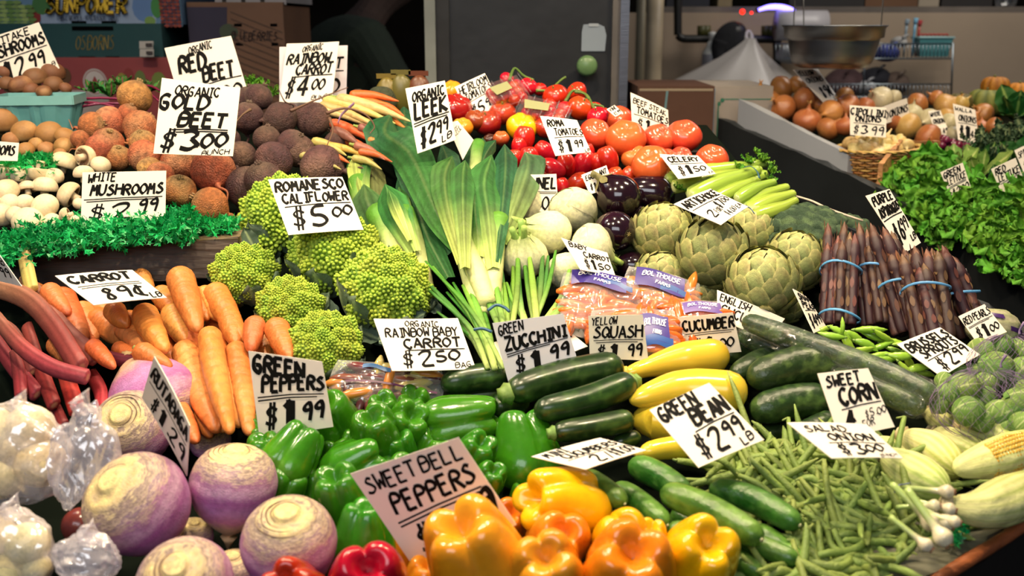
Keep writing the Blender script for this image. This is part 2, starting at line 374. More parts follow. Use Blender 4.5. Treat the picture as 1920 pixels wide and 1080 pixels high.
for x, y in ((-1.4, .7), (-1.4, 2.0), (.3, .95), (.35, 2.0)):
    part('leg', MT['wood'], boxm(x - .03, x + .03, y - .03, y + .03, 0, bedz(y) - .08) + ('2a2620',), parent=stand)
# mushroom tier ledge
l0 = P(-90, 482, 1.60); l1 = P(446, 446, 1.63); zt = np.array([0, 0, 1.]); dn = P(446, 514, 1.625) - l1
part('ledge_board', MT['wood'], board(l0 + dn, l1 + dn, -dn, .03, '3a2a20', seed=3), parent=stand, label='dark stained ledge board under the mushrooms')
part('ledge_top', MT['wood'], board(l0, l1, (0, .05, .004), .012, '6b5a44', seed=5), parent=stand, label='worn top of the ledge')
part('edge_strip', MT['paint'], sweep([P(1478, 364, 1.745), P(1520, 376, 1.73), P(1555, 392, 1.71), P(1618, 414, 1.69)], [.0035], 6, n=14, sx=1, sy=.5, col='c9b7a4'), parent=stand, smooth=True, label='pale edging strip')
part('side_board', MT['paint'], board(P(1478, 372, 1.75), P(1700, 470, 1.66), (0, 0, -.16), .015, '1a1f24'), board(P(1700, 470, 1.66), P(1960, 640, 1.5), (0, 0, -.16), .015, '16181a'), parent=stand)
# second stand on the right
st2 = link('display_stand', None); st2['category'] = 'market stand'; st2['label'] = 'black-sided angled stand holding onions and lettuce beyond the aisle'
A0, A1, A2, A3 = P(1358, 222, 2.68), P(1655, 350, 2.24), P(1925, 500, 1.93), P(2060, 580, 1.80)
def slope(v): return D2(v)
for a, b, u in ((A0, A1, 1), (A1, A2, 1), (A2, A3, 1)):
    part('side_board', MT['paint'], board(a, b, (0, 0, -.11), .02, '1c2022', seed=6), parent=st2)
    part('lower_board', MT['paint'], board(a - np.array([0, 0, .112]) + np.array([.012, .012, 0]), b - np.array([0, 0, .112]) + np.array([.012, .012, 0]), (0, 0, -.75), .02, '0c0d10', seed=7), parent=st2)
w0, w1 = P(1384, 207, 2.66), P(1590, 300, 2.37)
part('foam_edge', MT['plastic'], board(w0 - np.array([0, 0, .045]), w1 - np.array([0, 0, .062]), (0, 0.0, .075), .02, '9fa3aa', seed=2, n=10), parent=st2, label='grey-white foam edging panel')
def bed2():
    rows = []
    for v in np.linspace(150, 620, 16):
        d = D2(v) + .03; r = []
        ul = np.interp(v, [150, 222, 350, 500, 580, 620], [1400, 1362, 1655, 1925, 2060, 2120])
        for t in np.linspace(0, 1, 8):
            q = P(ul + (2350 - ul) * t, v, d); q[2] -= .065; r.append(q)
        rows.append(r)
    T = np.array(rows).reshape(-1, 3); m = MB(); m.add(T, gridfaces(16, 8), '14160f'); B = T.copy(); B[:, 2] -= .02; m.add(B, gridfaces(16, 8, flip=True), '14160f'); return m.mesh('display_bed', MT['void'], False)
struct('display_bed', bed2(), st2)
for q in (A0, A2): part('leg', MT['wood'], boxm(q[0] + .05, q[0] + .11, q[1] + .05, q[1] + .11, 0, q[2] - .12) + ('2a2620',), parent=st2)
# ---------------- handwriting ----------------
GL = {'A': '003960/1353', 'B': '00094866450566625000'[:0] or '000949675505/4566624000', 'C': '58391806033050 52'.replace(' ', ''), 'D': '00093966633000', 'E': '50000959/0545', 'F': '000959/0545', 'G': '5839180602305054 24'.replace(' ', ''), 'H': '0009/6069/0565', 'I': '3039/1959/1050', 'J': '59523001', 'K': '0009/5905/0460', 'L': '090050', 'M': '001934596 0'.replace(' ', ''), 'N': '00096069', 'O': '300206396663' + '30', 'P': '000949675505', 'Q': '30020639666330/4370', 'R': '000949675505/2560', 'S': '583917265462300 1'.replace(' ', ''), 'T': '3039/0969', 'U': '09022040 6269'.replace(' ', ''), 'V': '093069', 'W': '0910355069', 'X': '0960/0069', 'Y': '093569/3530', 'Z': '09690060',
      '0': '300206396663' + '30', '1': '173930', '2': '072959560060', '3': '083957350 563523001'.replace(' ', '')[:0] or '083957351/3562523001'.replace('351/', '35/'), '4': '404903 63'.replace(' ', ''), '5': '591905456230 01'.replace(' ', ''), '6': '59270330536524'[:0] or '492602305254 35 14'.replace(' ', ''), '7': '096920', '8': '3517395735113051 35'.replace(' ', ''), '9': '66351628495966 50'.replace(' ', ''), '$': '583917265462300 1/2029/4049'.replace(' ', ''), '¢': '57381603215 0/3039'.replace(' ', '').replace('3039', '3139'), '.': '2021', "'": '2928', '/': '0069', '-': '1545', '|': '3039'}
CURVED = set('BCDGJOPQRSU02356789$¢')
def chaikin(p, k=2):
    for _ in range(k):
        q = [p[0]]
        for a, b in zip(p[:-1], p[1:]): q += [a * .75 + b * .25, a * .25 + b * .75]
        q.append(p[-1]); p = q
    return p
def strokes(ch):
    out = []
    if ch == '$': return [chaikin([np.array(q, float) for q in ((5, 6.6), (3, 8), (1, 6.6), (2, 5), (4, 4), (5, 2.4), (3, 1), (.8, 2.2))]), [np.array([2.2, -.8]), np.array([2.6, 9.6])], [np.array([3.7, -.8]), np.array([4.1, 9.6])]]
    for s in GL.get(ch, '').split('/'):
        p = [np.array([int(s[i]), int(s[i + 1])], float) for i in range(0, len(s) - 1, 2)]
        if len(p) > 1: out.append(chaikin(p) if ch in CURVED else p)
    return out
def layout(items, wn, asp):
    """items: (text,x0,y0,x1,y1,h[,bold]) in card units; '_' draws a rule. returns quads in card space (u right, v up, 0..1)"""
    Q = []
    nib = np.array([math.cos(.75), math.sin(.75)])
    def seg(a, b, w):
        d = (b - a) * [asp, 1]; L = np.linalg.norm(d)
        if L < 1e-6: return
        d /= L; n = np.array([-d[1], d[0]]); ww = w * (.5 + .5 * abs(n @ nib))
        off = n * ww / [asp, 1]; ex = d * w * .25 / [asp, 1]
        Q.append([a - off - ex, b - off + ex, b + off + ex, a + off - ex])
    for it in items:
        t, x0, y0, x1, y1, h = it[:6]; w = wn * (it[6] if len(it) > 6 else 1)
        if t != '_': w *= min(1.2, max(.6, 1.02 * min(h / .18, (x1 - x0) / max(1, len(t)) * asp / .115)))
        if t == '_':
            a, b = np.array([x0, y0]), np.array([x1, y1]); p = [a, (a + b) / 2 + [0, .012], b]
            for k in range(2): seg(p[k], p[k + 1], w * .5)
            continue
        adv = [.35 if c in " .'" else .8 if c in 'I|' else 1 for c in t]; tot = sum(adv) - .18; x = 0
        for c, ad in zip(t, adv):
            jx, jy = R.uniform(-.3, .3) * .01, R.uniform(-1, 1) * .012
            for s in strokes(c):
                pp = []
                for q in s:
                    fx = (x + q[0] / 6 * .78) / tot; fy = q[1] / 9
                    px = x0 + (x1 - x0) * fx + fy * h * .16 / asp; py = y0 + (y1 - y0) * fx + fy * h
                    pp.append(np.array([px + jx, py + jy]))
                ws = w * (2.0 if c == '1' and h > .25 else .6 if c == '$' else 1)
                for a, b in zip(pp[:-1], pp[1:]): seg(a, b, ws)
            x += ad
    return Q
def bil(q, u, v):  # q TL TR BR BL, v up
    return (q[3] * (1 - u) + q[2] * u) * (1 - v) + (q[0] * (1 - u) + q[1] * u) * v
def solve_plane(quad, c, tilt0, yaw0, asp):
    best = None
    rays = [FWD + (u - 960) / F * RIGHT - (v - 540) / F * UP for u, v in quad]
    for tl in np.linspace(-10, 75, 18):
        for yw in np.linspace(-60, 60, 25):
            a, b = math.radians(tl), math.radians(yw)
            n = np.array([math.cos(a) * math.sin(b), -math.cos(a) * math.cos(b), math.sin(a)])
            q = []
            for r in rays:
                dn = r @ n
                if dn > -.12: break
                q.append(CAM + r * (((c - CAM) @ n) / dn))
            if len(q) < 4: continue
            e = [q[1] - q[0], q[2] - q[1], q[2] - q[3], q[3] - q[0]]; l = [np.linalg.norm(x) for x in e]
            co = sum((e[i] @ e[j] / l[i] / l[j]) ** 2 for i, j in ((0, 1), (0, 3), (2, 1), (2, 3)))
            sc = co + .35 * math.log((l[0] + l[2]) / (l[1] + l[3]) / asp) ** 2 + .5 * ((tl - tilt0) / 60) ** 2 + .4 * ((yw - yaw0) / 60) ** 2
            if best is None or sc < best[0]: best = (sc, q, n)
    return best[1], best[2]
CARDS = {}
def price_card(key, quad, items, label, depth=None, tilt=25, yaw=0, asp=1.25, pen=1., mk=None, name='price_card', inkc='0a0908', paper='efe6d8'):
    cu = sum(q[0] for q in quad) / 4; cv = sum(q[1] for q in quad) / 4
    d = depth if depth else D(cv) - .06
    if key in ('gbn', 'salo', 'corn', 'minc'): d -= .045
    q, n = solve_plane(quad, P(cu, cv, d), tilt, yaw, asp)
    w = (np.linalg.norm(q[1] - q[0]) + np.linalg.norm(q[2] - q[3])) / 2; h = (np.linalg.norm(q[3] - q[0]) + np.linalg.norm(q[1] - q[2])) / 2
    c = sum(q) / 4; ql = [x - c for x in q]
    NX = 7; bow = .012 * w * R.choice([-1, 1])
    f = lambda u, v: bil(ql, u, v) + n * bow * ((2 * u - 1) ** 2 - .4)
    V = []; 
    for k in (0, 1):
        for i in range(NX):
            for j in (1, 0): V.append(f(i / (NX - 1), j) - n * (.0009 * k))
    V = np.array(V); fc = []
    for i in range(NX - 1):
        a = 2 * i; fc.append((a, a + 1, a + 3, a + 2)); b = a + 2 * NX; fc.append((b, b + 2, b + 3, b + 1))
        fc.append((a, a + 2, b + 2, b)); fc.append((a + 1, b + 1, b + 3, a + 3))
    e = 2 * NX - 2; fc += [(0, 2 * NX, 2 * NX + 1, 1), (e, e + 1, e + 1 + 2 * NX, e + 2 * NX)]
    pm = MB().add(V, fc, paper).mesh('price_card', MT['card'], False)
    parts = [(None, pm)]
    if items:
        qs = layout(items, .021 * pen, w / h); m = MB(); Vq = []; Fq = []
        for s in qs:
            k = len(Vq)
            for x, y in s: Vq.append(f(min(max(x, .005), .995), min(max(y, .005), .995)) + n * .0006)
            Fq.append((k, k + 1, k + 2, k + 3))
        m.add(Vq, Fq, inkc); parts.append(('lettering', m.mesh('lettering', MT['ink'], False)))
    o = thing(name, label, 'price sign', parts, Matrix.Translation(c), 'hand-lettered price cards'); CARDS[key] = o
    if mk: landmark(mk, cu, cv)
    return o
def T3(a, b, price, extra=None, r=(.30, .52)):
    it = []
    return it
W1 = lambda t, x0, x1, y, h, k=1., s=.03: (t, x0, y, x1, y + s, h, k)
RU = lambda x0, x1, y, s=.04: ('_', x0, y, x1, y + s, 0)
C = price_card
C('shii', [(-52, 80), (73, 42), (112, 128), (-14, 172)], [W1('SHIITAKE', .1, .82, .80, .14), W1('MUSHROOMS', .08, .97, .55, .22, 1.1), RU(.03, .97, .48), W1('$12.', .05, .62, .06, .36, 1.4), W1('99', .62, .86, .17, .26, 1.2), W1('LB', .86, .97, .05, .1, .8)], 'white card lettered MUSHROOMS behind the blue basket of brown mushrooms', 2.1, 12, mk='shiitake card')
C('redb', [(308, 90), (433, 67), (470, 190), (345, 215)], [W1('ORGANIC', .33, .68, .84, .11, .8), W1('RED', .12, .52, .58, .24, 1.3), W1('BEET', .42, .88, .40, .22, 1.3), RU(.4, .98, .36), W1('$3.', .1, .5, .05, .26), W1('00', .62, .92, .12, .18), W1('EA.', .84, .98, .01, .08, .7)], 'cream card reading ORGANIC RED BEET standing behind the gold beet card', 2.02, 15, mk='red beet card')
C('gold', [(304, 146), (451, 165), (437, 293), (288, 288)], [W1('ORGANIC', .18, .74, .80, .13, .9), W1('GOLD', .0, .62, .60, .2, 1.2), W1('BEET', .26, .86, .38, .19, 1.3), RU(.2, .9, .33), RU(.25, .9, .30), W1('$3', .04, .56, .04, .28, 1.4), W1('00', .58, .9, .10, .2, 1.2), W1('BUNCH', .6, .95, .0, .07, .6)], 'white card reading ORGANIC GOLD BEET in front of the heaped gold beets', 1.68, 12, mk='gold beet card')
C('rainb', [(524, 88), (652, 85), (649, 200), (524, 200)], [W1('CARROT', .1, .93, .6, .17), RU(.1, .95, .55), W1('$3.00', .1, .88, .2, .25), W1('LARGE BUNCH', .5, .97, .06, .08, .6)], 'card partly hidden behind the ORGANIC RAINBOW CARROT card', 2.08, 8, asp=1.1, paper='dcd3d8')
C('rain', [(538, 82), (636, 78), (622, 192), (524, 192)], [W1('ORGANIC', .32, .70, .85, .1, .8), W1('RAINBOW', .05, .86, .64, .17, 1.1), W1('CARROT', .24, .92, .46, .17, 1.1), RU(.2, .95, .42), W1('$4', .06, .5, .08, .32, 1.3), W1('00', .58, .82, .2, .18, 1), W1('BUNCH', .6, .98, .04, .07, .6)], 'cream card reading ORGANIC RAINBOW CARROT above the rainbow carrots', 2.04, 8, asp=1., mk='rainbow carrot card')
C('leek', [(760, 166), (834, 151), (855, 262), (783, 288)], [W1('ORGANIC', .12, .93, .76, .15, 1.2), W1('LEEK', .1, .93, .50, .24, 1.2), RU(.05, .96, .44), RU(.05, .9, .40), W1('$2', .1, .52, .06, .28, 1.2), W1('99', .55, .86, .18, .2, 1.1), W1('LB', .66, .92, .04, .1, .9)], 'narrow cream card reading ORGANIC LEEK above the dark green leek leaves', 1.72, 15, asp=.68, mk='leek card')
C('whit', [(838, 232), (858, 226), (888, 262), (868, 300)], [W1('LEEK', .2, .8, .6, .2, .6)], 'small blank-looking white paper tucked behind the leek card', 1.80, 30, asp=.6)
C('heir', [(853, 163), (909, 137), (942, 200), (882, 232)], [W1('HEIRLOOM', .06, .96, .74, .19, 1.), W1('TOMATOES', .14, .98, .52, .19, 1.), RU(.1, .97, .47), W1('$5', .15, .55, .08, .28, 1.1), W1('99', .6, .92, .16, .2, 1)], 'tilted card reading HEIRLOOM TOMATOES at the left of the clamshell packs'.replace('at the left of', 'beside'), 1.98, 20, asp=.85, mk='heirloom card')
C('roma', [(1013, 217), (1082, 225), (1109, 285), (1042, 292)], [W1('ROMA', .1, .55, .73, .18, 1.1), W1('TOMATOES', .2, .98, .5, .18, 1.), RU(.15, .97, .44), W1('$1', .12, .55, .06, .3, 1.1), W1('99', .6, .85, .16, .2, 1), W1('LB', .84, .98, .02, .08, .8)], 'cream card reading ROMA TOMATOES leaning over the plum tomatoes', 1.74, 22, asp=1., mk='roma tomatoes card')
C('beef', [(1183, 173), (1253, 206), (1256, 262), (1186, 238)], [W1('BEEF STEAK', .05, .92, .72, .16, .9), W1('TOMATOES', .12, .97, .46, .2, 1), RU(.05, .95, .40), W1('$1', .1, .5, .05, .28, 1.2), W1('99', .55, .85, .1, .2, 1)], 'cream card reading BEEF STEAK TOMATOES behind the big orange-red tomatoes', 1.93, 8, 20, asp=1.1, mk='beef steak card')
C('vine', [(1137, 205), (1152, 197), (1168, 211), (1154, 219)], [W1('VINE', .1, .9, .6, .3, 1.3), W1('$2.99', .1, .9, .1, .3, 1.3)], 'tiny price card lying on the vine tomatoes', 1.92, 45, asp=1.1)
C('cele', [(1236, 289), (1308, 292), (1342, 326), (1272, 336)], [W1('CELERY', .1, .9, .66, .22, 1.1), RU(.08, .95, .58, 0), W1('$1', .12, .52, .12, .36, 1.2), W1('50', .56, .88, .2, .24, 1), W1('EA', .85, .97, .03, .1, .7)], 'flat-lying card reading CELERY at the top of the celery stalks', 1.74, 50, asp=1.25, mk='celery card')
C('eggp', [(1090, 328), (1137, 310), (1152, 352), (1106, 364)], [W1('EGGPLANT', .08, .92, .65, .22, 1.1), W1('$1.99', .1, .7, .15, .28, 1.1)], 'small tilted card beside the eggplant stem', 1.72, 30, asp=1.2, mk='eggplant card')
C('fenn', [(968, 328), (1043, 326), (1047, 397), (980, 397)], [W1('FENNEL', .0, .98, .6, .28, 1.4), RU(.1, .98, .52, 0), RU(.1, .98, .48, 0), W1('$3.', .1, .5, .1, .3), W1('00', .55, .95, .05, .36, 1.2)], 'white card ending in NNEL wedged between leeks and fennel bulbs', 1.72, 12, asp=1.1, mk='fennel card')
C('roman', [(503, 336), (642, 331), (682, 430), (541, 440)], [W1('ROMANESCO', .04, .96, .76, .18, 1.1, .02), W1('CALIFLOWER', .08, .96, .54, .17, 1.1, .02), RU(.08, .97, .48, .03), W1('$5', .08, .58, .08, .36, 1.3), W1('00', .66, .94, .26, .18, 1.1)], 'white card reading ROMANESCO CALIFLOWER resting on the lime green heads', 1.56, 25, mk='romanesco card')
C('whmu', [(155, 323), (312, 320), (310, 416), (152, 420)], [W1('WHITE', .07, .4, .8, .16, 1), W1('MUSHROOMS', .10, .96, .54, .2, 1.15), RU(.03, .96, .46), RU(.06, .9, .42), W1('$2', .06, .58, .06, .3, 1.3), W1('99', .66, .9, .2, .24, 1.2)], 'wide white card reading WHITE MUSHROOMS behind the green plastic garnish', 1.62, 5, asp=1.55, mk='white mushrooms card')
C('crim', [(-60, 260), (36, 268), (33, 302), (-62, 300)], [W1('MUSHROOMS', .05, .92, .35, .5, 2.2, -.05)], 'card fragment ending in MS above the upper garnish strip', 1.72, 10, asp=2)
C('rhub', [(-50, 455), (-2, 478), (40, 537), (-30, 520)], [W1('RHUBARB', .2, .95, .6, .25), W1('99', .6, .9, .2, .3, 1.2)], 'half-seen card beside the pale cut stalk', 1.40, 40, asp=1.2)
C('carr', [(103, 516), (248, 505), (313, 557), (176, 571)], [W1('CARROT', .06, .86, .66, .24, 1.2), RU(.08, .9, .56, .02), RU(.1, .9, .50, .02), W1('89¢', .22, .82, .08, .36, 1.2), W1('LB', .82, .97, .03, .16, 1)], 'flat-lying card reading CARROT 89 cents on the orange carrots', 1.42, 60, asp=1.5, mk='carrot card')
C('arti', [(1263, 382), (1332, 353), (1403, 387), (1352, 421)], [W1('ARTICHOKE', .04, .96, .70, .22, 1.2, 0), RU(.04, .96, .62, 0), W1('$7', .52, .74, .34, .24, 1), W1('00', .76, .95, .42, .16, .9), W1('2', .12, .3, .2, .22, .8), W1('FOR', .33, .5, .25, .14, .7), W1('$4.00', .4, .75, .06, .16, .8), W1('EA', .8, .95, .1, .12, .8)], 'card reading ARTICHOKE two for seven dollars, above the artichokes', 1.56, 50, -10, asp=1.3, mk='artichoke card')
C('babyc', [(1052, 446), (1138, 474), (1153, 516), (1088, 506)], [W1('BABY', .1, .52, .76, .18, .9), W1('CARROT', .35, .98, .52, .2, 1), W1('$1', .22, .56, .1, .34, 1.2), W1('50', .6, .92, .14, .24, 1.1)], 'card reading BABY CARROT leaning on the fennel bulbs', 1.50, 30, 12, asp=1.3, mk='baby carrot card')
C('rbb', [(700, 598), (858, 597), (892, 692), (735, 696)], [W1('ORGANIC', .34, .74, .84, .11, .8, 0), W1('RAINBOW BABY', .07, .93, .64, .17, .9, .02), W1('CARROT', .24, .92, .42, .18, 1.1, .02), RU(.25, .95, .38, .01), W1('$2', .14, .52, .06, .28, 1.2), W1('50', .56, .86, .16, .2, 1.1), W1('BAG', .76, .96, .02, .1, .8)], 'white card reading ORGANIC RAINBOW BABY CARROT above the mixed carrot bag', 1.36, 30, asp=1.5, mk='rainbow baby carrot card')
C('zucb', [(912, 645), (1055, 612), (1102, 650), (960, 700)], [W1('CALIFORNIA', .1, .95, .45, .2, 1)], 'card corner lettered A poking out behind the ZUCCHINI card', 1.42, 35, asp=1.5)
C('zuc', [(923, 606), (1056, 588), (1082, 672), (953, 716)], [W1('GREEN', .05, .4, .78, .17, 1), W1('ZUCCHINI', .08, .96, .50, .22, 1.3), RU(.08, .96, .44), RU(.08, .7, .40), W1('$1', .12, .55, .05, .3, 1.5), W1('99', .64, .92, .12, .26, 1.4)], 'grey-white card reading GREEN ZUCCHINI behind the dark zucchini', 1.34, 12, mk='zucchini card', paper='dcdade')
C('ysq', [(1103, 592), (1205, 590), (1216, 676), (1106, 672)], [W1('YELLOW', .05, .52, .78, .17, .9), W1('SQUASH', .08, .95, .48, .26, 1.1), RU(.08, .95, .42), RU(.12, .85, .37), W1('$1', .1, .52, .02, .28, 1.3), W1('99', .64, .9, .08, .26, 1.2)], 'grey-cream card reading YELLOW SQUASH behind the two squashes', 1.38, 8, asp=1.25, mk='yellow squash card', paper='e0dccb')
C('cuc', [(1270, 595), (1374, 586), (1390, 660), (1290, 666)], [W1('CUCUMBER', .04, .98, .62, .26, 1.3), RU(.06, .95, .54), RU(.1, .9, .49), W1('$1', .15, .55, .1, .3, 1.3), W1('00', .62, .9, .14, .24, 1.1)], 'card reading CUCUMBER with red-edged letters above the yellow squash', 1.42, 10, asp=1.3, mk='cucumber card')
C('engc', [(1345, 543), (1472, 597), (1440, 640), (1345, 596)], [W1('ENGLISH', .04, .5, .66, .26, .9), W1('CUCUMBER', .06, .95, .22, .34, 1.2)], 'long slanted card reading ENGLISH CUCUMBER beneath the wrapped cucumber', 1.48, 30, 10, asp=2.2, mk='english cucumber card')
C('gpep', [(466, 658), (604, 678), (625, 800), (487, 822)], [W1('GREEN', .04, .72, .76, .2, 1.3, -.02), W1('PEPPERS', .12, .96, .54, .2, 1.3), RU(.05, .95, .47), RU(.05, .85, .43), W1('$1', .08, .55, .1, .28, 1.5), W1('99', .6, .9, .14, .24, 1.3)], 'large card reading GREEN PEPPERS between carrots and peppers', 1.24, 10, asp=1.1, mk='green peppers card')
C('ruta', [(290, 668), (357, 798), (351, 892), (267, 745)], [W1('RUTABAGA', .05, .95, .6, .28, 1.2), RU(.05, .95, .5), W1('$1.29', .15, .9, .1, .32, 1.2)], 'edge-on card seen at a steep angle among the purple rutabagas', 1.13, 10, 55, asp=1.3, mk='rutabaga card')
C('sbp', [(656, 889), (859, 821), (968, 985), (778, 1068)], [W1('SWEET BELL', .05, .95, .78, .15, .85, .02), W1('PEPPERS', .16, .93, .51, .19, .95), RU(.12, .93, .44), RU(.12, .93, .40), W1('$3', .14, .6, .06, .28, 1.4), W1('99', .66, .95, .18, .24, 1.3)], 'big tilted card reading SWEET BELL PEPPERS by the orange peppers', 1.05, 25, asp=1.2, mk='sweet bell peppers card')
C('gbn', [(1218, 768), (1330, 717), (1433, 824), (1310, 876)], [W1('GREEN', .04, .64, .74, .22, 1.2, .06), W1('BEAN', .38, .94, .52, .24, 1.3, .02), RU(.3, .95, .45), W1('$2', .12, .55, .06, .32, 1.3), W1('99', .6, .9, .2, .22, 1.1), W1('LB', .72, .92, .04, .12, 1.)], 'large tilted card reading GREEN BEAN on the yellow squash', 1.16, 25, mk='green bean card')
C('minc', [(996, 855), (1125, 820), (1212, 843), (1098, 879)], [W1('MINI', .06, .38, .74, .2, .9), W1('CUCUMBERS', .16, .96, .50, .22, 1), RU(.1, .95, .44, 0), W1('2', .3, .45, .06, .3, 1.2), W1('/', .5, .58, .06, .3, .8), W1('$1.00', .6, .95, .1, .3, 1.1)], 'flat-lying card reading MINI CUCUMBERS above the small cucumbers', 1.15, 65, asp=1.35, mk='mini cucumbers card')
C('corn', [(1533, 700), (1628, 690), (1678, 800), (1575, 822)], [W1('SWEET', .08, .75, .76, .17, 1.1), W1('CORN', .22, .94, .46, .26, 1.3), RU(.2, .96, .40), W1('4', .2, .36, .1, .24, 1.6), W1('FOR', .46, .68, .06, .12, .7), W1('$5.00', .56, .98, .22, .12, .7)], 'card reading SWEET CORN between the cucumbers and the corn', 1.20, 20, asp=1., mk='sweet corn card')
C('salo', [(1476, 791), (1625, 794), (1694, 858), (1560, 858)], [W1('SALAD', .1, .62, .72, .18, .9, 0), W1('ONION', .28, .86, .46, .2, 1.1, 0), RU(.2, .95, .4, 0), W1('$3', .2, .58, .06, .3, 1.3), W1('00', .6, .85, .14, .2, 1.1), W1('BUNCH', .7, .95, .02, .08, .6)], 'flat-lying card reading SALAD ONION on top of the green beans', 1.13, 55, asp=1.4, mk='salad onion card')
C('snap', [(1487, 541), (1515, 558), (1551, 614), (1527, 624)], [W1('SNAP', .1, .95, .78, .16, 1.4), W1('PEAS', .1, .95, .56, .16, 1.4), RU(.1, .9, .5), W1('$4', .05, .5, .1, .3, 1.4), W1('99', .5, .9, .16, .24, 1.4)], 'narrow oblique card above the bright snap peas', 1.46, 15, 45, asp=.8, mk='snap peas card')
C('brus', [(1682, 645), (1763, 613), (1838, 664), (1766, 706)], [W1('BRUSSELS', .04, .96, .70, .22, 1.2, 0), W1('SPROUTS', .12, .94, .46, .22, 1.1, 0), RU(.1, .94, .40, 0), W1('$2', .14, .56, .05, .3, 1.2), W1('99', .6, .92, .16, .22, 1.1)], 'tilted card reading BRUSSELS SPROUTS beside the netted sprouts', 1.36, 35, asp=1.2, mk='brussels sprouts card')
C('redp', [(1797, 593), (1846, 570), (1888, 622), (1834, 645)], [W1('RED PEARLS', .02, .98, .66, .22, 1.2), RU(.05, .95, .56), RU(.05, .8, .52), W1('$1', .1, .56, .08, .36, 1.4), W1('00', .6, .92, .16, .22, 1)], 'small card reading RED PEARLS propped on the pale netted sack', 1.40, 30, asp=1.1, mk='red pearls card')
C('purp', [(1623, 367), (1668, 354), (1727, 455), (1694, 476)], [W1('PURPLE', .08, .93, .80, .14, 1.3), W1('ASPARAGUS', .05, .95, .60, .15, 1.3), RU(.05, .95, .54), W1('$6', .1, .55, .14, .3, 1.3), W1('99', .55, .88, .28, .2, 1.2), W1('LB', .7, .95, .1, .1, 1)], 'narrow tilted card reading PURPLE ASPARAGUS above the asparagus bundles', 1.58, 15, asp=.6, mk='purple asparagus card')
C('grl', [(1763, 323), (1805, 305), (1824, 362), (1787, 380)], [W1('GREEN', .05, .8, .76, .18, 1.1), W1('LETTUCE', .1, .95, .52, .2, 1.1), RU(.1, .9, .46), RU(.1, .9, .42), W1('$2', .1, .5, .1, .26, 1), W1('00', .56, .92, .14, .24, 1)], 'small card reading GREEN LETTUCE standing in the leafy heads', 2.12, 15, asp=.78, mk='green lettuce card')
C('rel', [(1858, 317), (1904, 296), (1926, 354), (1884, 376)], [W1('RED', .08, .5, .76, .18, 1.1), W1('LETTUCE', .1, .97, .54, .2, 1.1), RU(.1, .95, .48), W1('2', .2, .5, .14, .28, 1), W1('00', .55, .92, .2, .24, 1), W1('EA', .75, .95, .04, .1, .8)], 'small card reading RED LETTUCE behind the curly green heads', 2.10, 15, asp=.8, mk='red lettuce card')
C('spin', [(1902, 282), (1935, 266), (1950, 310), (1919, 322)], [W1('SPINACH', .05, .95, .6, .26, 1.1), W1('$2', .1, .5, .1, .26, 1)], 'cropped card at the edge beside the dark collard leaves', 2.2, 15, asp=.9)
C('yon', [(1487, 131), (1533, 129), (1574, 187), (1545, 194)], [W1('YELLOW', .02, .7, .80, .14, 1), W1('ONIONS', .12, .9, .58, .16, 1), W1('89¢', .3, .9, .14, .32, 1.2), W1('LB', .76, .97, .03, .1, 1)], 'tilted card reading YELLOW ONIONS above the brown onion heap', 2.74, 25, asp=.85, mk='yellow onions card')
C('cip', [(1593, 197), (1662, 202), (1661, 258), (1594, 253)], [W1('CIPOLLINI', .02, .98, .70, .22, 1.2, -.02), W1('ONIONS', .15, .85, .46, .2, 1.2), RU(.1, .95, .42, -.02), W1('$3', .06, .5, .06, .28, 1.2), W1('99', .56, .92, .04, .28, 1.2)], 'card reading CIPOLLINI ONIONS standing in the wicker basket', 2.36, 8, asp=1.15, mk='cipollini card')
C('redo', [(1645, 204), (1700, 184), (1706, 216), (1650, 236)], [W1('RED ONIONS', .0, .95, .25, .4, 1.6)], 'half-hidden card ending in NS behind the brown onions', 2.62, 10, asp=1.6)
C('walb', [(1740, 208), (1763, 207), (1783, 256), (1757, 258)], [W1('WHITE', .05, .9, .78, .14, 1.4), W1('ONION', .1, .95, .5, .18, 1.4), W1('$1.49', .1, .9, .1, .2, 1.4)], 'narrow bright card between the white onions and the taller onion card', 2.6, 15, asp=.55)
C('wal', [(1787, 194), (1829, 206), (1836, 270), (1797, 262)], [W1('WALLA', .05, .8, .82, .1, 1.2), W1('ONIONS', .15, .95, .55, .18, 1.2), RU(.1, .95, .48), W1('$1', .05, .6, .08, .32, 1.5), W1('49', .6, .95, .14, .2, 1)], 'taller card reading ONIONS behind the dark curly kale', 2.55, 12, asp=.7, mk='walla onions card')
C('strip', [(1800, 505), (1812, 503), (1830, 572), (1818, 578)], [W1('2', .2, .8, .78, .16, 2)], 'sliver of a white card behind the asparagus tips', 1.60, 10, 50, asp=.5)
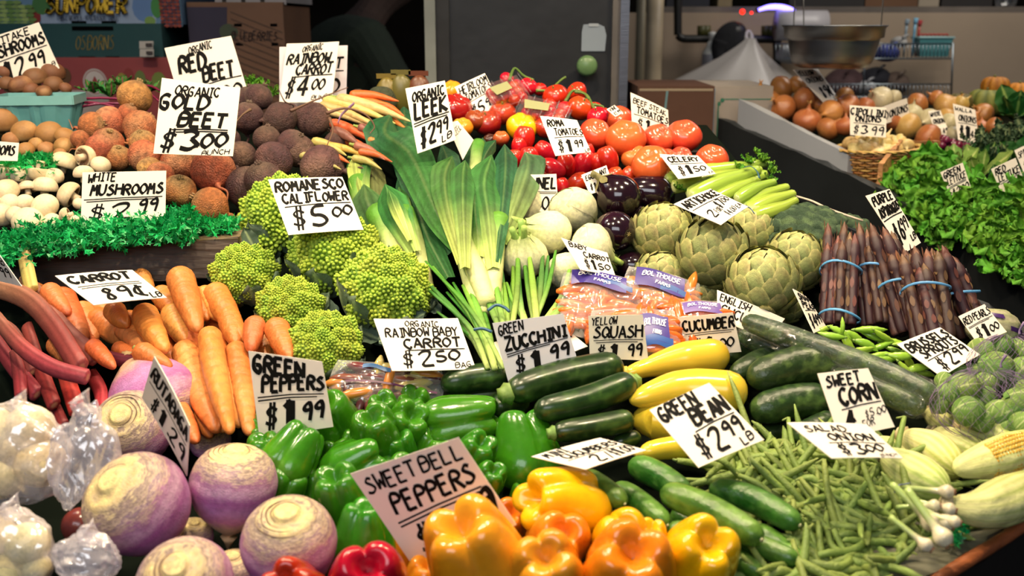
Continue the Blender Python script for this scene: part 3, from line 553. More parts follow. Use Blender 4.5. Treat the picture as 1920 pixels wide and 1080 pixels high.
# ---------------- vegetable meshes (unit size) ----------------
PI = math.pi
def warp(amp=.05, freq=2, seed=0):
    def f(V, t, a):
        n = wob(V, freq, seed); return V * (1 + amp * n)[:, None]
    return f
CACHE = {}
def cached(k, f):
    if k not in CACHE: CACHE[k] = f()
    return CACHE[k]
def mesh1(name, mat, *adds, smooth=True):
    m = MB()
    for a in adds: m.add(*a)
    return m.mesh(name, mat, smooth)
def stemtube(z0, h, r, col, bend=.15): return sweep([(0, 0, z0), (bend * .4, 0, z0 + h * .5), (bend, 0, z0 + h)], [r * 1.3, r * .8, r], 8, n=6, col=col)
def bellpepper(seed, col, shade):
    rs = np.random.RandomState(seed); nl = 4 if seed % 3 else 3; ph = rs.rand() * 6; am = .8 + .4 * rs.rand(8)
    def fn(r, z, A):
        g = np.abs(np.sin((A + ph) * nl / 2)) ** .5
        k = np.floor((A + ph) * nl / 2 / PI).astype(int) % nl
        w = am[k]; s = 1 - .24 * (1 - g) * (.75 + .5 * np.abs(z))
        zz = z + np.where(z > .5, .12 * (g - .5) * w, 0) + sm(-z, .3, .8) * (.27 * (1 - g) * np.clip(r * 1.6, 0, 1) - .07 * w)
        return r * s * (1 + .04 * (w - 1)), zz
    def cf(V, t, a): return mixc(col, shade, sm(wob(V, 1.5, seed), .1, .9) * .6)
    V = revolve([(0, -.55), (.15, -.66), (.34, -.9), (.54, -.98), (.72, -.82), (.86, -.35), (.97, .2), (1, .5), (.9, .82), (.66, .97), (.42, .92), (.22, .72), (.05, .62)], 48, n=30, col=cf, fn=fn, vf=warp(.04, 1.6, seed))
    st = sweep([(0, 0, .58), (.02, .02, .85), (.08, .03, 1.12), (.18, .05, 1.22)], [.17, .1, .09, .12], 9, n=8, col='5d7f2a')
    cx = revolve([(.0, .60), (.3, .72), (.28, .75), (.0, .68)], 10, col='5d7f2a')
    return [(None, mesh1('bell_pepper', MT['pepper'], V)), ('stem', mesh1('stem', MT['matte'], st, cx))]
def tomato(seed, col='c3260f', shade='d8481c', flat=.82, calyx=True, lobes=0, mat='gloss', cal='4c6b22'):
    rs = np.random.RandomState(seed); ph = rs.rand() * 6
    def fn(r, z, A): return r * (1 + lobes * .05 * np.cos((A + ph) * 5) * sm(np.abs(z), 0, .7)), z * (1 + lobes * .06 * np.cos(5 * (A + ph)) * (z > 0))
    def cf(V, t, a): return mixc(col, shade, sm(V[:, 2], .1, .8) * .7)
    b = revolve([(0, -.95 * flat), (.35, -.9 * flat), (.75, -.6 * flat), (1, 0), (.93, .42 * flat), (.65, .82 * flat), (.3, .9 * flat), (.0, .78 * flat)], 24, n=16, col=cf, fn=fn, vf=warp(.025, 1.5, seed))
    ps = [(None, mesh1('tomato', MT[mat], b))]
    if calyx:
        m = MB()
        for i in range(5):
            a = i * 1.257 + ph; V, Fc, C = leafpatch(.5, .16, 6, 3, curl=.1, col=cal)
            Rm = np.array([[math.cos(a), -math.sin(a), 0], [math.sin(a), math.cos(a), 0], [0, 0, 1]]); m.add(V @ Rm.T + [0, 0, .80 * flat + .02], Fc, C)
        m.add(*sweep([(0, 0, .75 * flat), (.03, .02, .8 * flat + .22)], [.06, .05], 6, n=3, col=cal)); ps.append(('calyx', m.mesh('calyx', MT['matte'])))
    return ps
def onion(seed, c1='b5652c', c2='d99450', flat=.9, root=True):
    def cf(V, t, a):
        s = .5 + .5 * np.sin(a * 14 + 2 * np.sin(a * 3 + seed)) ; return mixc(c1, c2, .25 + .4 * s * sm(np.abs(V[:, 2]), 0, .7) + .35 * sm(wob(V, 2, seed), 0, 1))
    b = revolve([(0, -.86 * flat), (.3, -.84 * flat), (.75, -.62 * flat), (1, 0), (.85, .5 * flat), (.5, .8 * flat), (.2, .97 * flat), (.1, 1.15), (.07, 1.28), (.0, 1.3)], 22, n=18, col=cf, vf=warp(.04, 1.6, seed))
    rt = MB(); rs = np.random.RandomState(seed)
    for i in range(9):
        a = rs.rand() * 6.3; rt.add(*sweep([(.04 * math.cos(a), .04 * math.sin(a), -.8 * flat), (.14 * math.cos(a), .14 * math.sin(a), -.95 * flat)], [.02, .006], 4, n=3, col='8a6a40'))
    rt.add(*revolve([(0, -.88 * flat), (.12, -.86 * flat), (.14, -.83 * flat), (0, -.8 * flat)], 8, col='7a5a36'))
    tp = MB()
    for i in range(4):
        a = i * 1.6 + seed; V, Fc, C = leafpatch(.4, .12, 5, 3, curl=-.2, col='b98a50'); th = 1.2
        Rm = frame([math.cos(a) * .4, math.sin(a) * .4, 1]); V = V[:, [0, 2, 1]] @ Rm.T + [0, 0, 1.1]; tp.add(V, Fc, C)
    return [(None, mesh1('onion', MT['onion'], b)), ('root_end', rt.mesh('root_end', MT['matte'])), ('dry_neck', tp.mesh('dry_neck', MT['matte']))]
def beet(seed, c1, c2, c3, tail=1.0, crown=True, elong=1.0):
    rs = np.random.RandomState(seed)
    def cf(V, t, a): return mixc(c1, c2, sm(wob(V, 2.5, seed), -.2, .9)) * (1 - sm(V[:, 2], .55, 1.0) * .8)[:, None] + mixc(c3, c3, 0) * (sm(V[:, 2], .55, 1.0) * .8)[:, None]
    b = revolve([(0, -1.12 * elong), (.14, -1.0 * elong), (.42, -.82 * elong), (.85, -.45), (1, .05), (.88, .52), (.55, .85), (.25, .98), (0, 1.0)], 26, n=20, col=cf, vf=warp(.055, 1.7, seed))
    k = rs.normal(size=(4, 2)) * .25
    L = tail
    rt = sweep([(0, 0, -1.0 * elong), (k[0][0] * .4, k[0][1] * .4, -1.25 * elong), (k[1][0], k[1][1], -1.25 * elong - .4 * L), (k[1][0] + k[2][0] * 1.5, k[1][1] + k[2][1] * 1.5, -1.3 * elong - .8 * L)], [.16, .07, .045, .02], 7, n=14, col=lambda V, t, a: mixc(c1, c3, t * .5))
    cr = MB()
    for i in range(6):
        a = i * 1.05 + seed; h = .1 + .12 * rs.rand()
        cr.add(*sweep([(.12 * math.cos(a), .12 * math.sin(a), .93), (.15 * math.cos(a), .15 * math.sin(a), .97 + h)], [.07, .05], 6, n=3, col=c3))
    return [(None, mesh1('beet', MT['root'], b)), ('root_tail', mesh1('root_tail', MT['matte'], rt)), ('crown_stub', cr.mesh('crown_stub', MT['matte']))]
def rutabaga(seed):
    def cf(V, t, a):
        n = wob(V, 3, seed) * .25 + .12 * np.sin(V[:, 2] * 40 + 3 * wob(V, 2, seed + 1)) * sm(V[:, 2], .45, .8)
        z = V[:, 2] + n; c = mixc('d9b68a', 'a0508c', sm(z, -.55, -.05)); c2 = mixc('8c4a86', 'b89a86', sm(z, .62, .78))
        k = sm(z, .35, .6)[:, None]; c = c * (1 - k) + c2 * k
        k = sm(V[:, 2] + .3 * n, .86, .91)[:, None]; return c * (1 - k) + lin('e6cf86') * k
    def fn(r, z, A): return r, z + np.where(z > .5, .02 * np.sin(z * 60), 0)
    b = revolve([(0, -1.25), (.12, -1.15), (.4, -.95), (.82, -.5), (1, .05), (.93, .45), (.76, .72), (.52, .88), (.3, .93), (.2, .98), (0, .99)], 40, n=40, col=cf, fn=fn, vf=warp(.04, 1.4, seed))
    cr = MB()
    for k in range(4):
        rr = .30 + .10 * k; cr.add(*sweep([(rr * math.cos(a + k) * (1 + .03 * math.sin(5 * a + seed)), rr * math.sin(a + k), float(np.interp(rr, [.2, .3, .52, .76], [.98, .935, .885, .73])) - .004) for a in np.linspace(0, 4.6 - .9 * k, 30)], [.002, .014, .010, .002], 5, col='7a5f50'))
    cr.add(*revolve([(.2, -1.22), (.11, -1.35), (.0, -1.6)][::-1], 8, col='c9a87a'))
    return [(None, mesh1('rutabaga', MT['ruta'], b)), ('leaf_scars', cr.mesh('leaf_scars', MT['matte']))]
def mushroom(seed, c1='dccbaa', c2='c4aa82', stem=True, cs='d9c6a4', long=.75):
    def cf(V, t, a): return mixc(c1, c2, sm(wob(V, 3, seed), 0, 1) * .8 + .4 * (V[:, 2] < .0))
    cap = revolve([(.0, -.12), (.5, -.14), (.78, -.34), (.93, -.32), (1, -.05), (.9, .32), (.65, .6), (.3, .74), (0, .76)], 22, n=18, col=cf, vf=warp(.05, 1.6, seed))
    st = revolve([(0, -long - .12), (.27, -long - .1), (.33, -long), (.3, -.5), (.34, -.1), (0, -.05)], 14, n=10, col=lambda V, t, a: mixc(cs, c2, sm(-V[:, 2], long - .05, long + .05) * .7), vf=warp(.05, 3, seed))
    gl = MB()
    gl.add(*revolve([(0, -.10), (.5, -.16), (.74, -.33), (.7, -.28), (.4, -.1)], 24, n=8, col='7d5f45', fn=lambda r, z, A: (r, z - .015 * np.cos(A * 12))))
    return [(None, mesh1('mushroom', MT['mush'], cap)), ('stem', mesh1('stem', MT['mush'], st)), ('gills', gl.mesh('gills', MT['matte']))]
def eggplant(seed, L=1.4):
    cf = lambda V, t, a: mixc('1c0a14', '2c0f1c', sm(wob(V, 2, seed), 0, 1))
    b = revolve([(0, -1.0), (.35, -.97), (.8, -.6), (1, -.05), (.88, .45 * L), (.6, .8 * L), (.38, L), (.2, L + .1), (0, L + .12)], 30, n=26, col=cf, vf=warp(.03, 1.2, seed))
    m = MB()
    for i in range(5):
        a = i * 1.257; V, Fc, C = leafpatch(.6, .34, 7, 4, curl=-.25, col='7d7a48')
        Rm = frame([math.cos(a) * .3, math.sin(a) * .3, 1], 0); z = np.array([math.cos(a), math.sin(a), -.75]); z /= np.linalg.norm(z); x = np.array([-math.sin(a), math.cos(a), 0]); y2 = np.cross(z, x)
        m.add(V[:, :1] * x + V[:, 1:2] * z - V[:, 2:] * y2 * .4 + np.array([math.cos(a) * .12, math.sin(a) * .12, L + .18]), Fc, C)
    m.add(*sweep([(0, 0, L), (.03, 0, L + .3), (.12, 0, L + .55)], [.2, .13, .15], 9, n=6, col='7d7a48'))
    sc = MB(); 
    for i in range(7):
        a = i * .9; sc.add(*sweep([(0, 0, -1.0), (.14 * math.cos(a), .14 * math.sin(a), -1.0)], [.03, .008], 5, n=3, col='a08a50'))
    return [(None, mesh1('eggplant', MT['egg'], b)), ('calyx', m.mesh('calyx', MT['matte'])), ('blossom_scar', sc.mesh('blossom_scar', MT['matte']))]
def fennel(seed):
    def cf(V, t, a): return mixc('e4e1b8', 'b9c680', sm(V[:, 2], .2, 1.2) + .35 * sm(np.sin(a * 8), 0, 1))
    fn = lambda r, z, A: (r * (1 + .025 * np.sin(A * 11 + z * 2)), z)
    b = revolve([(0, -.8), (.4, -.82), (.8, -.6), (1, -.1), (.92, .35), (.66, .75), (.4, 1.0), (.0, 1.1)], 40, n=22, col=cf, fn=fn, vf=lambda V, t, a: V * np.array([1, .82, 1]))
    ps = [(None, mesh1('fennel_bulb', MT['matte'], b))]
    for i in range(5):
        a = i * 1.257 + seed; s = .9 + .02 * i
        def vf(V, t, ang, a=a):
            return V
        n1, n2 = 10, 9; V = []
        for q in np.linspace(-.75, 1.15, n1):
            rr = np.interp(q, [-.8, -.6, -.1, .35, .75, 1.0, 1.2], [.55, .83, 1.03, .95, .70, .46, .42]) * (1 + .02 * i)
            for p in np.linspace(-1, 1, n2):
                wd = np.interp(q, [-.8, 0, 1.15], [1.1, .9, .5]); th = a + p * wd
                V.append((rr * math.cos(th) * (1.02 - .05 * p * p), rr * math.sin(th) * .82 * (1.02 - .05 * p * p), q))
        ps.append(('bulb_layer', cached(('fl', seed, i), lambda: mesh1('bulb_layer', MT['matte'], (V, gridfaces(n1, n2), cf(np.array(V), 0, np.tile(np.linspace(0, 3, n2), n1)))))))
    for i, (x, y, h) in enumerate(((.1, .1, .8), (-.15, .05, .6), (.05, -.15, .7))):
        ps.append(('stalk', mesh1('stalk', MT['matte'], sweep([(x, y, .8), (x * 2.2, y * 2.2, 1.0 + h)], [.17, .13], 10, n=5, col='9fc060'))))
    return ps
def bractmesh(tip, w, ln, lift, ct, cb, th=.02, n1=7, n2=7):
    V = []; C = []
    for s in np.linspace(0, 1, n1):
        wid = w * (math.cos(s * PI / 2 * .96) ** .55) if tip else w * (1 - s ** 3 * .75)
        for t in np.linspace(-1, 1, n2):
            lo = t * wid; la = (s - .45) * ln; r = 1 + lift * s - .05 * t * t * (1 - s)
            V.append((r * math.cos(la) * math.cos(lo), r * math.cos(la) * math.sin(lo), r * math.sin(la))); C.append(mixc(cb, ct, .15 + .6 * s ** 2 + .5 * abs(t) ** 4) if tip else mixc(cb, ct, s + .2 * abs(t)))
    V = np.array(V); k = len(V); Vi = V * (1 - th)
    return np.vstack([V, Vi]), gridfaces(n1, n2, flip=True) + [tuple(i + k for i in f) for f in gridfaces(n1, n2)], np.vstack([C, C])
def artichoke(seed):
    bm = cached('bract', lambda: mesh1('bract', MT['art'], bractmesh(True, .42, .84, .17, 'd2cc84', '56743c', .035)))
    core = mesh1('artichoke', MT['matte'], revolve([(0, -.95), (.3, -.9), (.8, -.5), (.95, 0), (.8, .5), (.4, .85), (0, .95)], 18, n=12, col='55663a'))
    ps = [(None, core)]; rs = np.random.RandomState(seed); N = 54
    for i in range(N):
        z = -.8 + 1.72 * (i / (N - 1)) ** .9; th = i * 2.39996 + seed; la = math.asin(max(-1, min(1, z))); sc = 1.02 + .08 * (1 - i / N) + rs.rand() * .05
        q = Matrix.Rotation(th, 4, 'Z') @ Matrix.Rotation(-la, 4, 'Y') @ Matrix.Scale(sc, 4)
        if z > .55: q = q @ Matrix.Scale(.97 - .04 * (z - .55), 4)
        ps.append(('bract', bm, q))
    ps.append(('stem', mesh1('stem', MT['matte'], sweep([(0, 0, -.9), (0, 0, -1.35)], [.2, .17], 10, n=3, col='7d8a50'))))
    return ps
def sprout(seed):
    def shl():
        V, Fc, C = bractmesh(False, 1.05, 1.9, .06, '6f9440', 'a3b06a', .03, 15, 21); k = len(V) // 2; s, t = np.meshgrid(np.linspace(0, 1, 15), np.linspace(-1, 1, 21), indexing='ij'); s, t = s.ravel(), t.ravel()
        v = sm(-np.abs(t), -.09, 0) + sm(np.sin((s * 1.2 - np.abs(t) * .8) * 22), .72, 1) * .6; q = mixc('749a48', 'c4d296', np.clip(v, 0, 1)) * (1 - .25 * s[:, None]); return mesh1('outer_leaf', MT['leaf'], (V, Fc, np.vstack([q, q])))
    sh = cached('shl', shl)
    core = mesh1('brussels_sprout', MT['leaf'], revolve([(0, -1.1), (.25, -1.08), (.5, -.85), (.92, -.2), (.95, .3), (.6, .85), (0, 1.0)], 18, n=14, col=lambda V, t, a: mixc('c9c79a', '7fa04c', sm(V[:, 2], -1.05, -.6)), vf=warp(.04, 2.5, seed)))
    ps = [(None, core)]
    for i in range(5):
        ps.append(('outer_leaf', sh, Matrix.Rotation(i * 2.4 + seed, 4, 'Z') @ Matrix.Rotation(-.1 - .12 * i, 4, 'Y') @ Matrix.Scale(1.0 + .012 * i, 4)))
    return ps
def floretmesh():
    m = MB(); 
    for i in range(40):
        h = 1 - (i / 40) ** .75; r = .66 * math.sqrt(i / 40) * 1.05; a = i * 2.39996; s = .10 + .075 * (i / 40)
        V, Fc = ico(1, 1); c = np.array([r * math.cos(a), r * math.sin(a), h * .75]); d = c - [0, 0, -.3]; d = d / np.linalg.norm(d)
        V = V * s + c + np.outer(np.maximum(V @ d, 0) ** 2, d) * s * .6; m.add(V, Fc, mixc('88a828', 'b4cc44', sm((V - c) @ d, -.05, s * 1.2)))
    m.add(*revolve([(0, -.5), (.3, -.4), (.6, .0), (.45, .45), (0, .7)], 10, col='6f8f22')); return m.mesh('floret', MT['curd'])
def romanesco(seed, nf=46):
    fm = cached('floret', floretmesh); rs = np.random.RandomState(seed)
    ps = [(None, mesh1('romanesco', MT['matte'], revolve([(0, -.85), (.35, -.8), (.7, -.4), (.78, .0), (.5, .5), (.2, .8), (0, .9)], 14, n=10, col='5f7d22')))]
    for i in range(nf):
        f = i / nf; z = 1.0 - 1.35 * f; th = i * 2.39996; r0 = .92 * math.sqrt(max(0, 1 - max(0, z) ** 1.6)) if z > 0 else .92 - .1 * z * z; r0 *= (.94 + .12 * rs.rand())
        n = Vector((math.cos(th) * (1.1 - z * .5) * r0, math.sin(th) * (1.1 - z * .5) * r0, z * .8 + .35)).normalized(); s = .15 + .15 * min(1, f * 2.2) + .07 * rs.rand()
        c = Vector((r0 * math.cos(th) * .82, r0 * math.sin(th) * .82, z * .85))
        ps.append(('floret', fm, Matrix.Translation(c) @ n.to_track_quat('Z', 'Y').to_matrix().to_4x4() @ Matrix.Scale(s * 1.25, 4)))
    lf = cached('rleaf', lambda: mesh1('leaf', MT['leaf'], leafpatch(1.2, .8, 10, 7, fold=.3, curl=.25, ruf=.05, rf=5, col=lambda V, u, v: mixc('5d7362', 'b3c29a', sm(-np.abs(v), -.12, 0) + .15))))
    for i in range(7):
        a = i * .9 + rs.rand() * .4
        ps.append(('leaf', lf, Matrix.Rotation(a, 4, 'Z') @ Matrix.Translation((.55, 0, -.85)) @ Matrix.Rotation(-PI / 2, 4, 'Z') @ Matrix.Rotation(.9 - .3 * rs.rand(), 4, 'X')))
    return ps
def broccoli(seed):
    m = MB(); rs = np.random.RandomState(seed)
    for i in range(26):
        f = i / 26; a = i * 2.39996; r = .86 * math.sqrt(f); z = .62 * math.sqrt(max(0, 1 - r * r)) ; V, Fc = ico(3, .25)
        c = np.array([r * math.cos(a), r * math.sin(a), z]); V = V * (1 + .10 * wob(V / .25, 9, seed + i))[:, None] * (1 + .07 * wob(V / .25, 22, i))[:, None] + c; m.add(V, Fc, mixc('48664a', '7a9a68', sm(wob(V, 18, seed), -.2, .8)))
    V, Fc, C = revolve([(0, -.2), (.5, -.1), (.9, .05), (.85, .3), (.5, .55), (0, .66)], 24, n=10, col='2c4430'); m.add(V, Fc, C)
    st = mesh1('stalk', MT['matte'], sweep([(0, 0, 0), (0, 0, -.5), (0, 0, -.9)], [.45, .28, .26], 12, n=6, col='7d9a5a'))
    return [(None, m.mesh('broccoli', MT['broc'])), ('stalk', st)]
def pumpkin(seed, c1='c9741a', c2='a85c14'):
    fn = lambda r, z, A: (r * (1 - .12 * (1 - np.abs(np.sin(A * 5)) ** .6)), z)
    b = revolve([(0, -.6), (.5, -.68), (.9, -.4), (1, 0), (.9, .42), (.55, .66), (.2, .6), (0, .5)], 60, n=16, col=lambda V, t, a: mixc(c2, c1, np.abs(np.sin(a * 5))), fn=fn)
    return [(None, mesh1('pumpkin', MT['matte'], b)), ('stem', mesh1('stem', MT['matte'], stemtube(.45, .35, .1, '6a6a3a')))]
def leafmesh(kind, seed):
    if kind == 'lettuce': return mesh1('leaf', MT['leaf'], leafpatch(1.25, .95, 22, 17, fold=.35, curl=.2, ruf=.13, rf=8, seed=seed, shape=lambda U: np.clip(.35 + .9 * U, 0, 1) * (1 - sm(U, .8, 1.05) * .55), col=lambda V, u, v: mixc('cfe080', '62a02c', sm(u + .35 * np.abs(v), .15, .7)) * (1 - .45 * sm(np.sin(V[:, 0] * 40 + V[:, 1] * 31), .3, 1))[:, None]))
    if kind == 'romaine': return mesh1('leaf', MT['leaf'], leafpatch(1.4, .7, 16, 9, fold=.3, curl=.12, ruf=.03, rf=6, seed=seed, shape=lambda U: np.clip(.4 + .7 * U, 0, 1) * (1 - sm(U, .7, 1.02) * .75), col=lambda V, u, v: mixc('cfd98a', '6f9440', sm(np.abs(v) + .3 * u, .08, .45))))
    if kind == 'collard': return mesh1('leaf', MT['leaf'], leafpatch(1.3, 1.1, 14, 11, fold=.15, curl=.15, ruf=.03, rf=5, seed=seed, col=lambda V, u, v: mixc('8fae5a', '1f5a20', sm(np.abs(v), .02, .1))))
    if kind == 'kale': return mesh1('leaf', MT['leaf'], leafpatch(1.2, .5, 24, 17, fold=.3, curl=.2, ruf=.22, rf=14, seed=seed, col=lambda V, u, v: mixc('8a9a6a', '3f5a3c', sm(np.abs(v), .1, .5))))
    if kind == 'parsley': return mesh1('leaf', MT['leaf'], leafpatch(1.0, .6, 14, 9, fold=.2, curl=.2, ruf=.22, rf=13, seed=seed, col='5f9a26'))
    if kind == 'beet': return mesh1('leaf', MT['leaf'], leafpatch(1.2, .7, 12, 9, fold=.25, curl=.25, ruf=.08, rf=7, seed=seed, col=lambda V, u, v: mixc('9a3050', '3a7a30', sm(np.abs(v), .03, .12))))
def leafhead(kind, seed, n, name='leaf', spread=1.0, up=.55):
    rs = np.random.RandomState(seed); ps = []
    for i in range(n):
        lm = cached((kind, i % 3), lambda: leafmesh(kind, i % 3 + 1)); f = i / max(1, n - 1); a = i * 2.39996
        el = (1.35 - f * 1.25 * spread) + rs.rand() * .15
        ps.append((name, lm, Matrix.Rotation(a, 4, 'Z') @ Matrix.Translation((0, .06 + .05 * f, -.35 + .1 * f)) @ Matrix.Rotation(el, 4, 'X') @ Matrix.Scale(.62 + .30 * f + .08 * rs.rand(), 4)))
    return ps
# ---------------- placing ----------------
COPIES = {}
def put(name, key, maker, desc, cat, group, u, v, r, ang=90, tilt=25, spin=0., dd=0., depth=None, sq=None, px=True):
    d = (depth if depth else D(v)) + dd; s = r * d / F
    z = adir(ang, tilt); rot = frame(z, math.radians(spin), ref=-FWD)
    m = mat4(rot, P(u, v, d), s if sq is None else np.array(sq) * s)
    parts = cached(key, maker)
    return thing(name, desc, cat, parts, m, group, (u, v) if px else None)
def rnd(a, b): return R.uniform(a, b)
def depthpt(u, v, dd=0, base=D): return P(u, v, base(v) + dd)
def tube_thing(name, pts, wpx, col, mat, desc, cat, group, prof=(.7, 1, 1, .7), seg=16, n=22, dd=0, base=D, fn=None, extra=None, round_end=True, sx=1, sy=1, px=None, label=None, vf=None):
    """pts: [(u,v[,dd])] in picture, laid on the display surface; width in pixels"""
    p3 = [P(q[0], q[1], base(q[1]) + dd + (q[2] if len(q) > 2 else 0)) for q in pts]
    mid = p3[len(p3) // 2]; dm = (mid - CAM) @ FWD; w = wpx / 2 * dm / F
    pr = list(prof)
    p = spl(p3, n); rad = np.interp(np.linspace(0, 1, n), np.linspace(0, 1, len(pr)), pr) * w
    if round_end:
        L = np.concatenate([[0], np.cumsum(np.linalg.norm(np.diff(p, axis=0), axis=1))]); tot = L[-1]; e = w * round_end * .9
        s = np.concatenate([[0, .06, .2, .5], np.linspace(1, (tot - e) / e, n - 6), (tot - np.array([.5, .2, .06, 0]) * e) / e]) * e
        s = np.clip(s, 0, tot); p = np.stack([np.interp(s, L, p[:, k]) for k in range(3)], 1); rad = np.interp(s / tot, np.linspace(0, 1, n), rad)
        x = np.minimum(s, tot - s) / e; rad = rad * np.where(x < 1, np.sqrt(np.clip(1 - (1 - np.clip(x, 0, 1)) ** 2, .0, 1)) * .97 + .03, 1)
    c0 = p.mean(0); V, Fc, C = sweep(p - c0, rad, seg, col=col, fn=fn, sx=sx, sy=sy, ref=-FWD)
    if len(rad) != len(p): raise ValueError
    parts = [(None, MB().add(V, Fc, C).mesh(name, MT[mat]))]
    if extra: parts += extra(p - c0, w)
    return thing(name, label or desc, cat, parts, Matrix.Translation(c0), group, None if label else (px or (sum(q[0] for q in pts) / len(pts), sum(q[1] for q in pts) / len(pts))))
def endcap(col, mat='matte', nm='stem', L=.6, r=.42, at=0, flare=.6, ribs=5):
    def f(p, w):
        a, b = (p[0], p[2]) if at == 0 else (p[-1], p[-3]); d = a - b; d /= np.linalg.norm(d)
        V, Fc, C = sweep([a - d * w * .15, a + d * w * L * .5, a + d * w * L], [w * r * (1 + flare), w * r, w * r * 1.05], 10, n=6, col=col, fn=lambda A, t: 1 + .12 * np.cos(A * ribs))
        return [(nm, MB().add(V, Fc, C).mesh(nm, MT[mat]))]
    return f
for n_, u_, v_ in (('steel bowl', 1562, 80), ('blue basket', 78, 205), ('wicker basket', 1640, 295), ('netted sprouts', 1860, 720), ('baby carrot bags', 1170, 580), ('artificial garnish', 230, 430), ('stacked boxes', 160, 60)): landmark(n_, u_, v_)
# ---- mushrooms
for i, (u, v, r, a, t) in enumerate([(160, 294, 22, 30, -60), (189, 309, 19, 60, 30), (120, 305, 25, 75, 0), (75, 322, 24, -100, -10), (102, 330, 18, 60, 30), (38, 330, 25, 80, 10), (12, 357, 24, 90, 40), (52, 352, 17, 100, -10), (84, 350, 24, 85, 5), (157, 325, 20, 90, 10), (130, 365, 25, 150, 10), (47, 380, 18, 70, 50), (84, 387, 26, 100, 60), (18, 380, 19, 90, 50), (5, 403, 23, 60, 50), (27, 402, 17, 90, 60), (52, 415, 30, 85, 55), (97, 415, 18, 90, 50), (125, 405, 16, 200, 10), (143, 414, 13, 90, 50), (148, 382, 12, 40, 40), (0, 325, 20, 90, 40), (-15, 380, 20, 90, 40)]):
    put('mushroom', ('wm', i % 4), lambda: mushroom(i % 4), 'white button mushroom', 'mushroom', 'white mushrooms in the heap', u, v, r, a, t, i * 40, dd=-.02 + .01 * (i % 3))
for i, (u, v, r, a, t) in enumerate([(10, 135, 16, 60, 20), (34, 128, 19, 70, 10), (66, 146, 24, 95, 25), (100, 135, 23, 70, 25), (38, 160, 23, 100, 30), (12, 157, 17, 80, 30), (100, 158, 18, 80, 50), (123, 165, 12, 60, 30), (75, 115, 19, 80, 5), (58, 168, 16, 90, 40), (82, 172, 15, 90, 40)]):
    put('mushroom', ('sm', i % 3), lambda: mushroom(i % 3 + 5, '74492a', 'a27850', cs='c9a578'), 'brown shiitake mushroom in basket', 'mushroom', 'brown mushrooms in the blue basket', u, v, r, a, t, i * 50, dd=.0 + .012 * (i % 2))
for i, (u, v, r, a, t) in enumerate([(45, 247, 24, 85, 40), (92, 250, 27, 90, 40), (122, 256, 20, 60, 20), (3, 224, 34, 80, 30), (48, 281, 17, 90, 50), (88, 279, 16, 70, 40), (118, 273, 17, 90, 50), (112, 288, 13, 90, 50), (66, 270, 14, 90, 50), (20, 262, 16, 90, 50), (138, 268, 13, 90, 40)]):
    put('mushroom', ('cm', i % 3), lambda: mushroom(i % 3 + 9, '9a6c3c', 'b98d5c', cs='b98f60'), 'tan brown crimini mushroom', 'mushroom', 'crimini mushrooms under the basket', u, v, r, a, t, i * 50, dd=.01 * (i % 2))
# blue berry basket
def basket():
    ps = []; c = [(-1, -.72), (1, -.72), (1, .72), (-1, .72)]
    k = .80; col = '5d9a9c'
    for i in range(4):
        a, b = np.array(c[i]), np.array(c[(i + 1) % 4]); V = []; n = 15
        for t in np.linspace(0, 1, n):
            for z, s in ((-.62, k), (.34, 1.0)):
                q = (a + (b - a) * t) * s; nrm = (a + b) / 2; nrm = nrm / np.linalg.norm(nrm); q = q + nrm * .035 * (1 if int(t * 14) % 2 else -1) * (z < 0 or .6); V.append((q[0], q[1], z))
        V = np.array(V); nn = len(V); Vi = V * [.96, .96, 1]
        ps.append(('side_panel', MB().add(np.vstack([V, Vi]), gridfaces(n, 2, flip=True) + [tuple(j + nn for j in f) for f in gridfaces(n, 2)], col).mesh('side_panel', MT['plastic'], False)))
        q = [np.array([*(a * s_), z_]) for s_, z_ in ()]
        A = np.array([*a, .0]) * 1.02; B = np.array([*b, .0]) * 1.02; nr = np.array([*((a + b) / 2), 0]); nr /= np.linalg.norm(nr); u3 = np.array([0, 0, .24])
        ps.append(('rim_strip', MB().add(*slab([A + [0, 0, .30], B + [0, 0, .30], B + [0, 0, .30] + u3, A + [0, 0, .30] + u3], .03), '7db5b4').mesh('rim_strip', MT['plastic'], False)))
    ps.append(('bottom', MB().add(*boxm(-k, k, -.72 * k, .72 * k, -.64, -.60), col).mesh('bottom', MT['plastic'], False)))
    return ps
bm4 = mat4(np.stack([np.array([.985, .17, 0]), np.array([-.17, .985, 0]), np.array([0, 0, 1.])], 1), P(78, 214, 2.0), 68 * 2.0 / F)
thing('berry_basket', 'blue-green pulp basket heaped with brown mushrooms', 'basket', basket(), bm4)
# ---- beets
G1 = lambda i: beet(i, 'a3603c', 'b9784a', '6a4a34', rnd(.6, 1.3))
for i, (u, v, r, a, t, c) in enumerate([(252, 184, 33, 75, 5, 1), (172, 236, 27, 10, 10, 0), (207, 232, 31, 160, 20, 0), (262, 240, 33, 60, 30, 0), (202, 270, 31, 60, 40, 0), (222, 297, 25, 70, 40, 0), (272, 292, 32, 200, 20, 0), (280, 316, 22, 90, 30, 1), (335, 308, 36, 60, 30, 0), (400, 322, 42, 120, 40, 0), (335, 360, 33, 70, 40, 0), (395, 386, 36, 150, 20, 0), (186, 278, 25, 90, 30, 0), (268, 270, 26, 90, 40, 0), (310, 275, 26, 60, 40, 0), (150, 262, 18, 90, 30, 0), (240, 214, 20, 60, 20, 0), (360, 282, 26, 90, 30, 0), (300, 330, 26, 90, 20, 0)]):
    put('beet', ('gb', i % 5, c), lambda: beet(i % 5, 'c08c48' if c else 'b4683c', 'd0a05c' if c else 'c99262', '9a7a50', .9), 'golden-orange beet' if not c else 'yellow-tan golden beet', 'beet', 'gold beets in the heap', u, v, r, a, t if i % 3 else -t, i * 47, dd=.02 * ((i * 7) % 3 - 1))
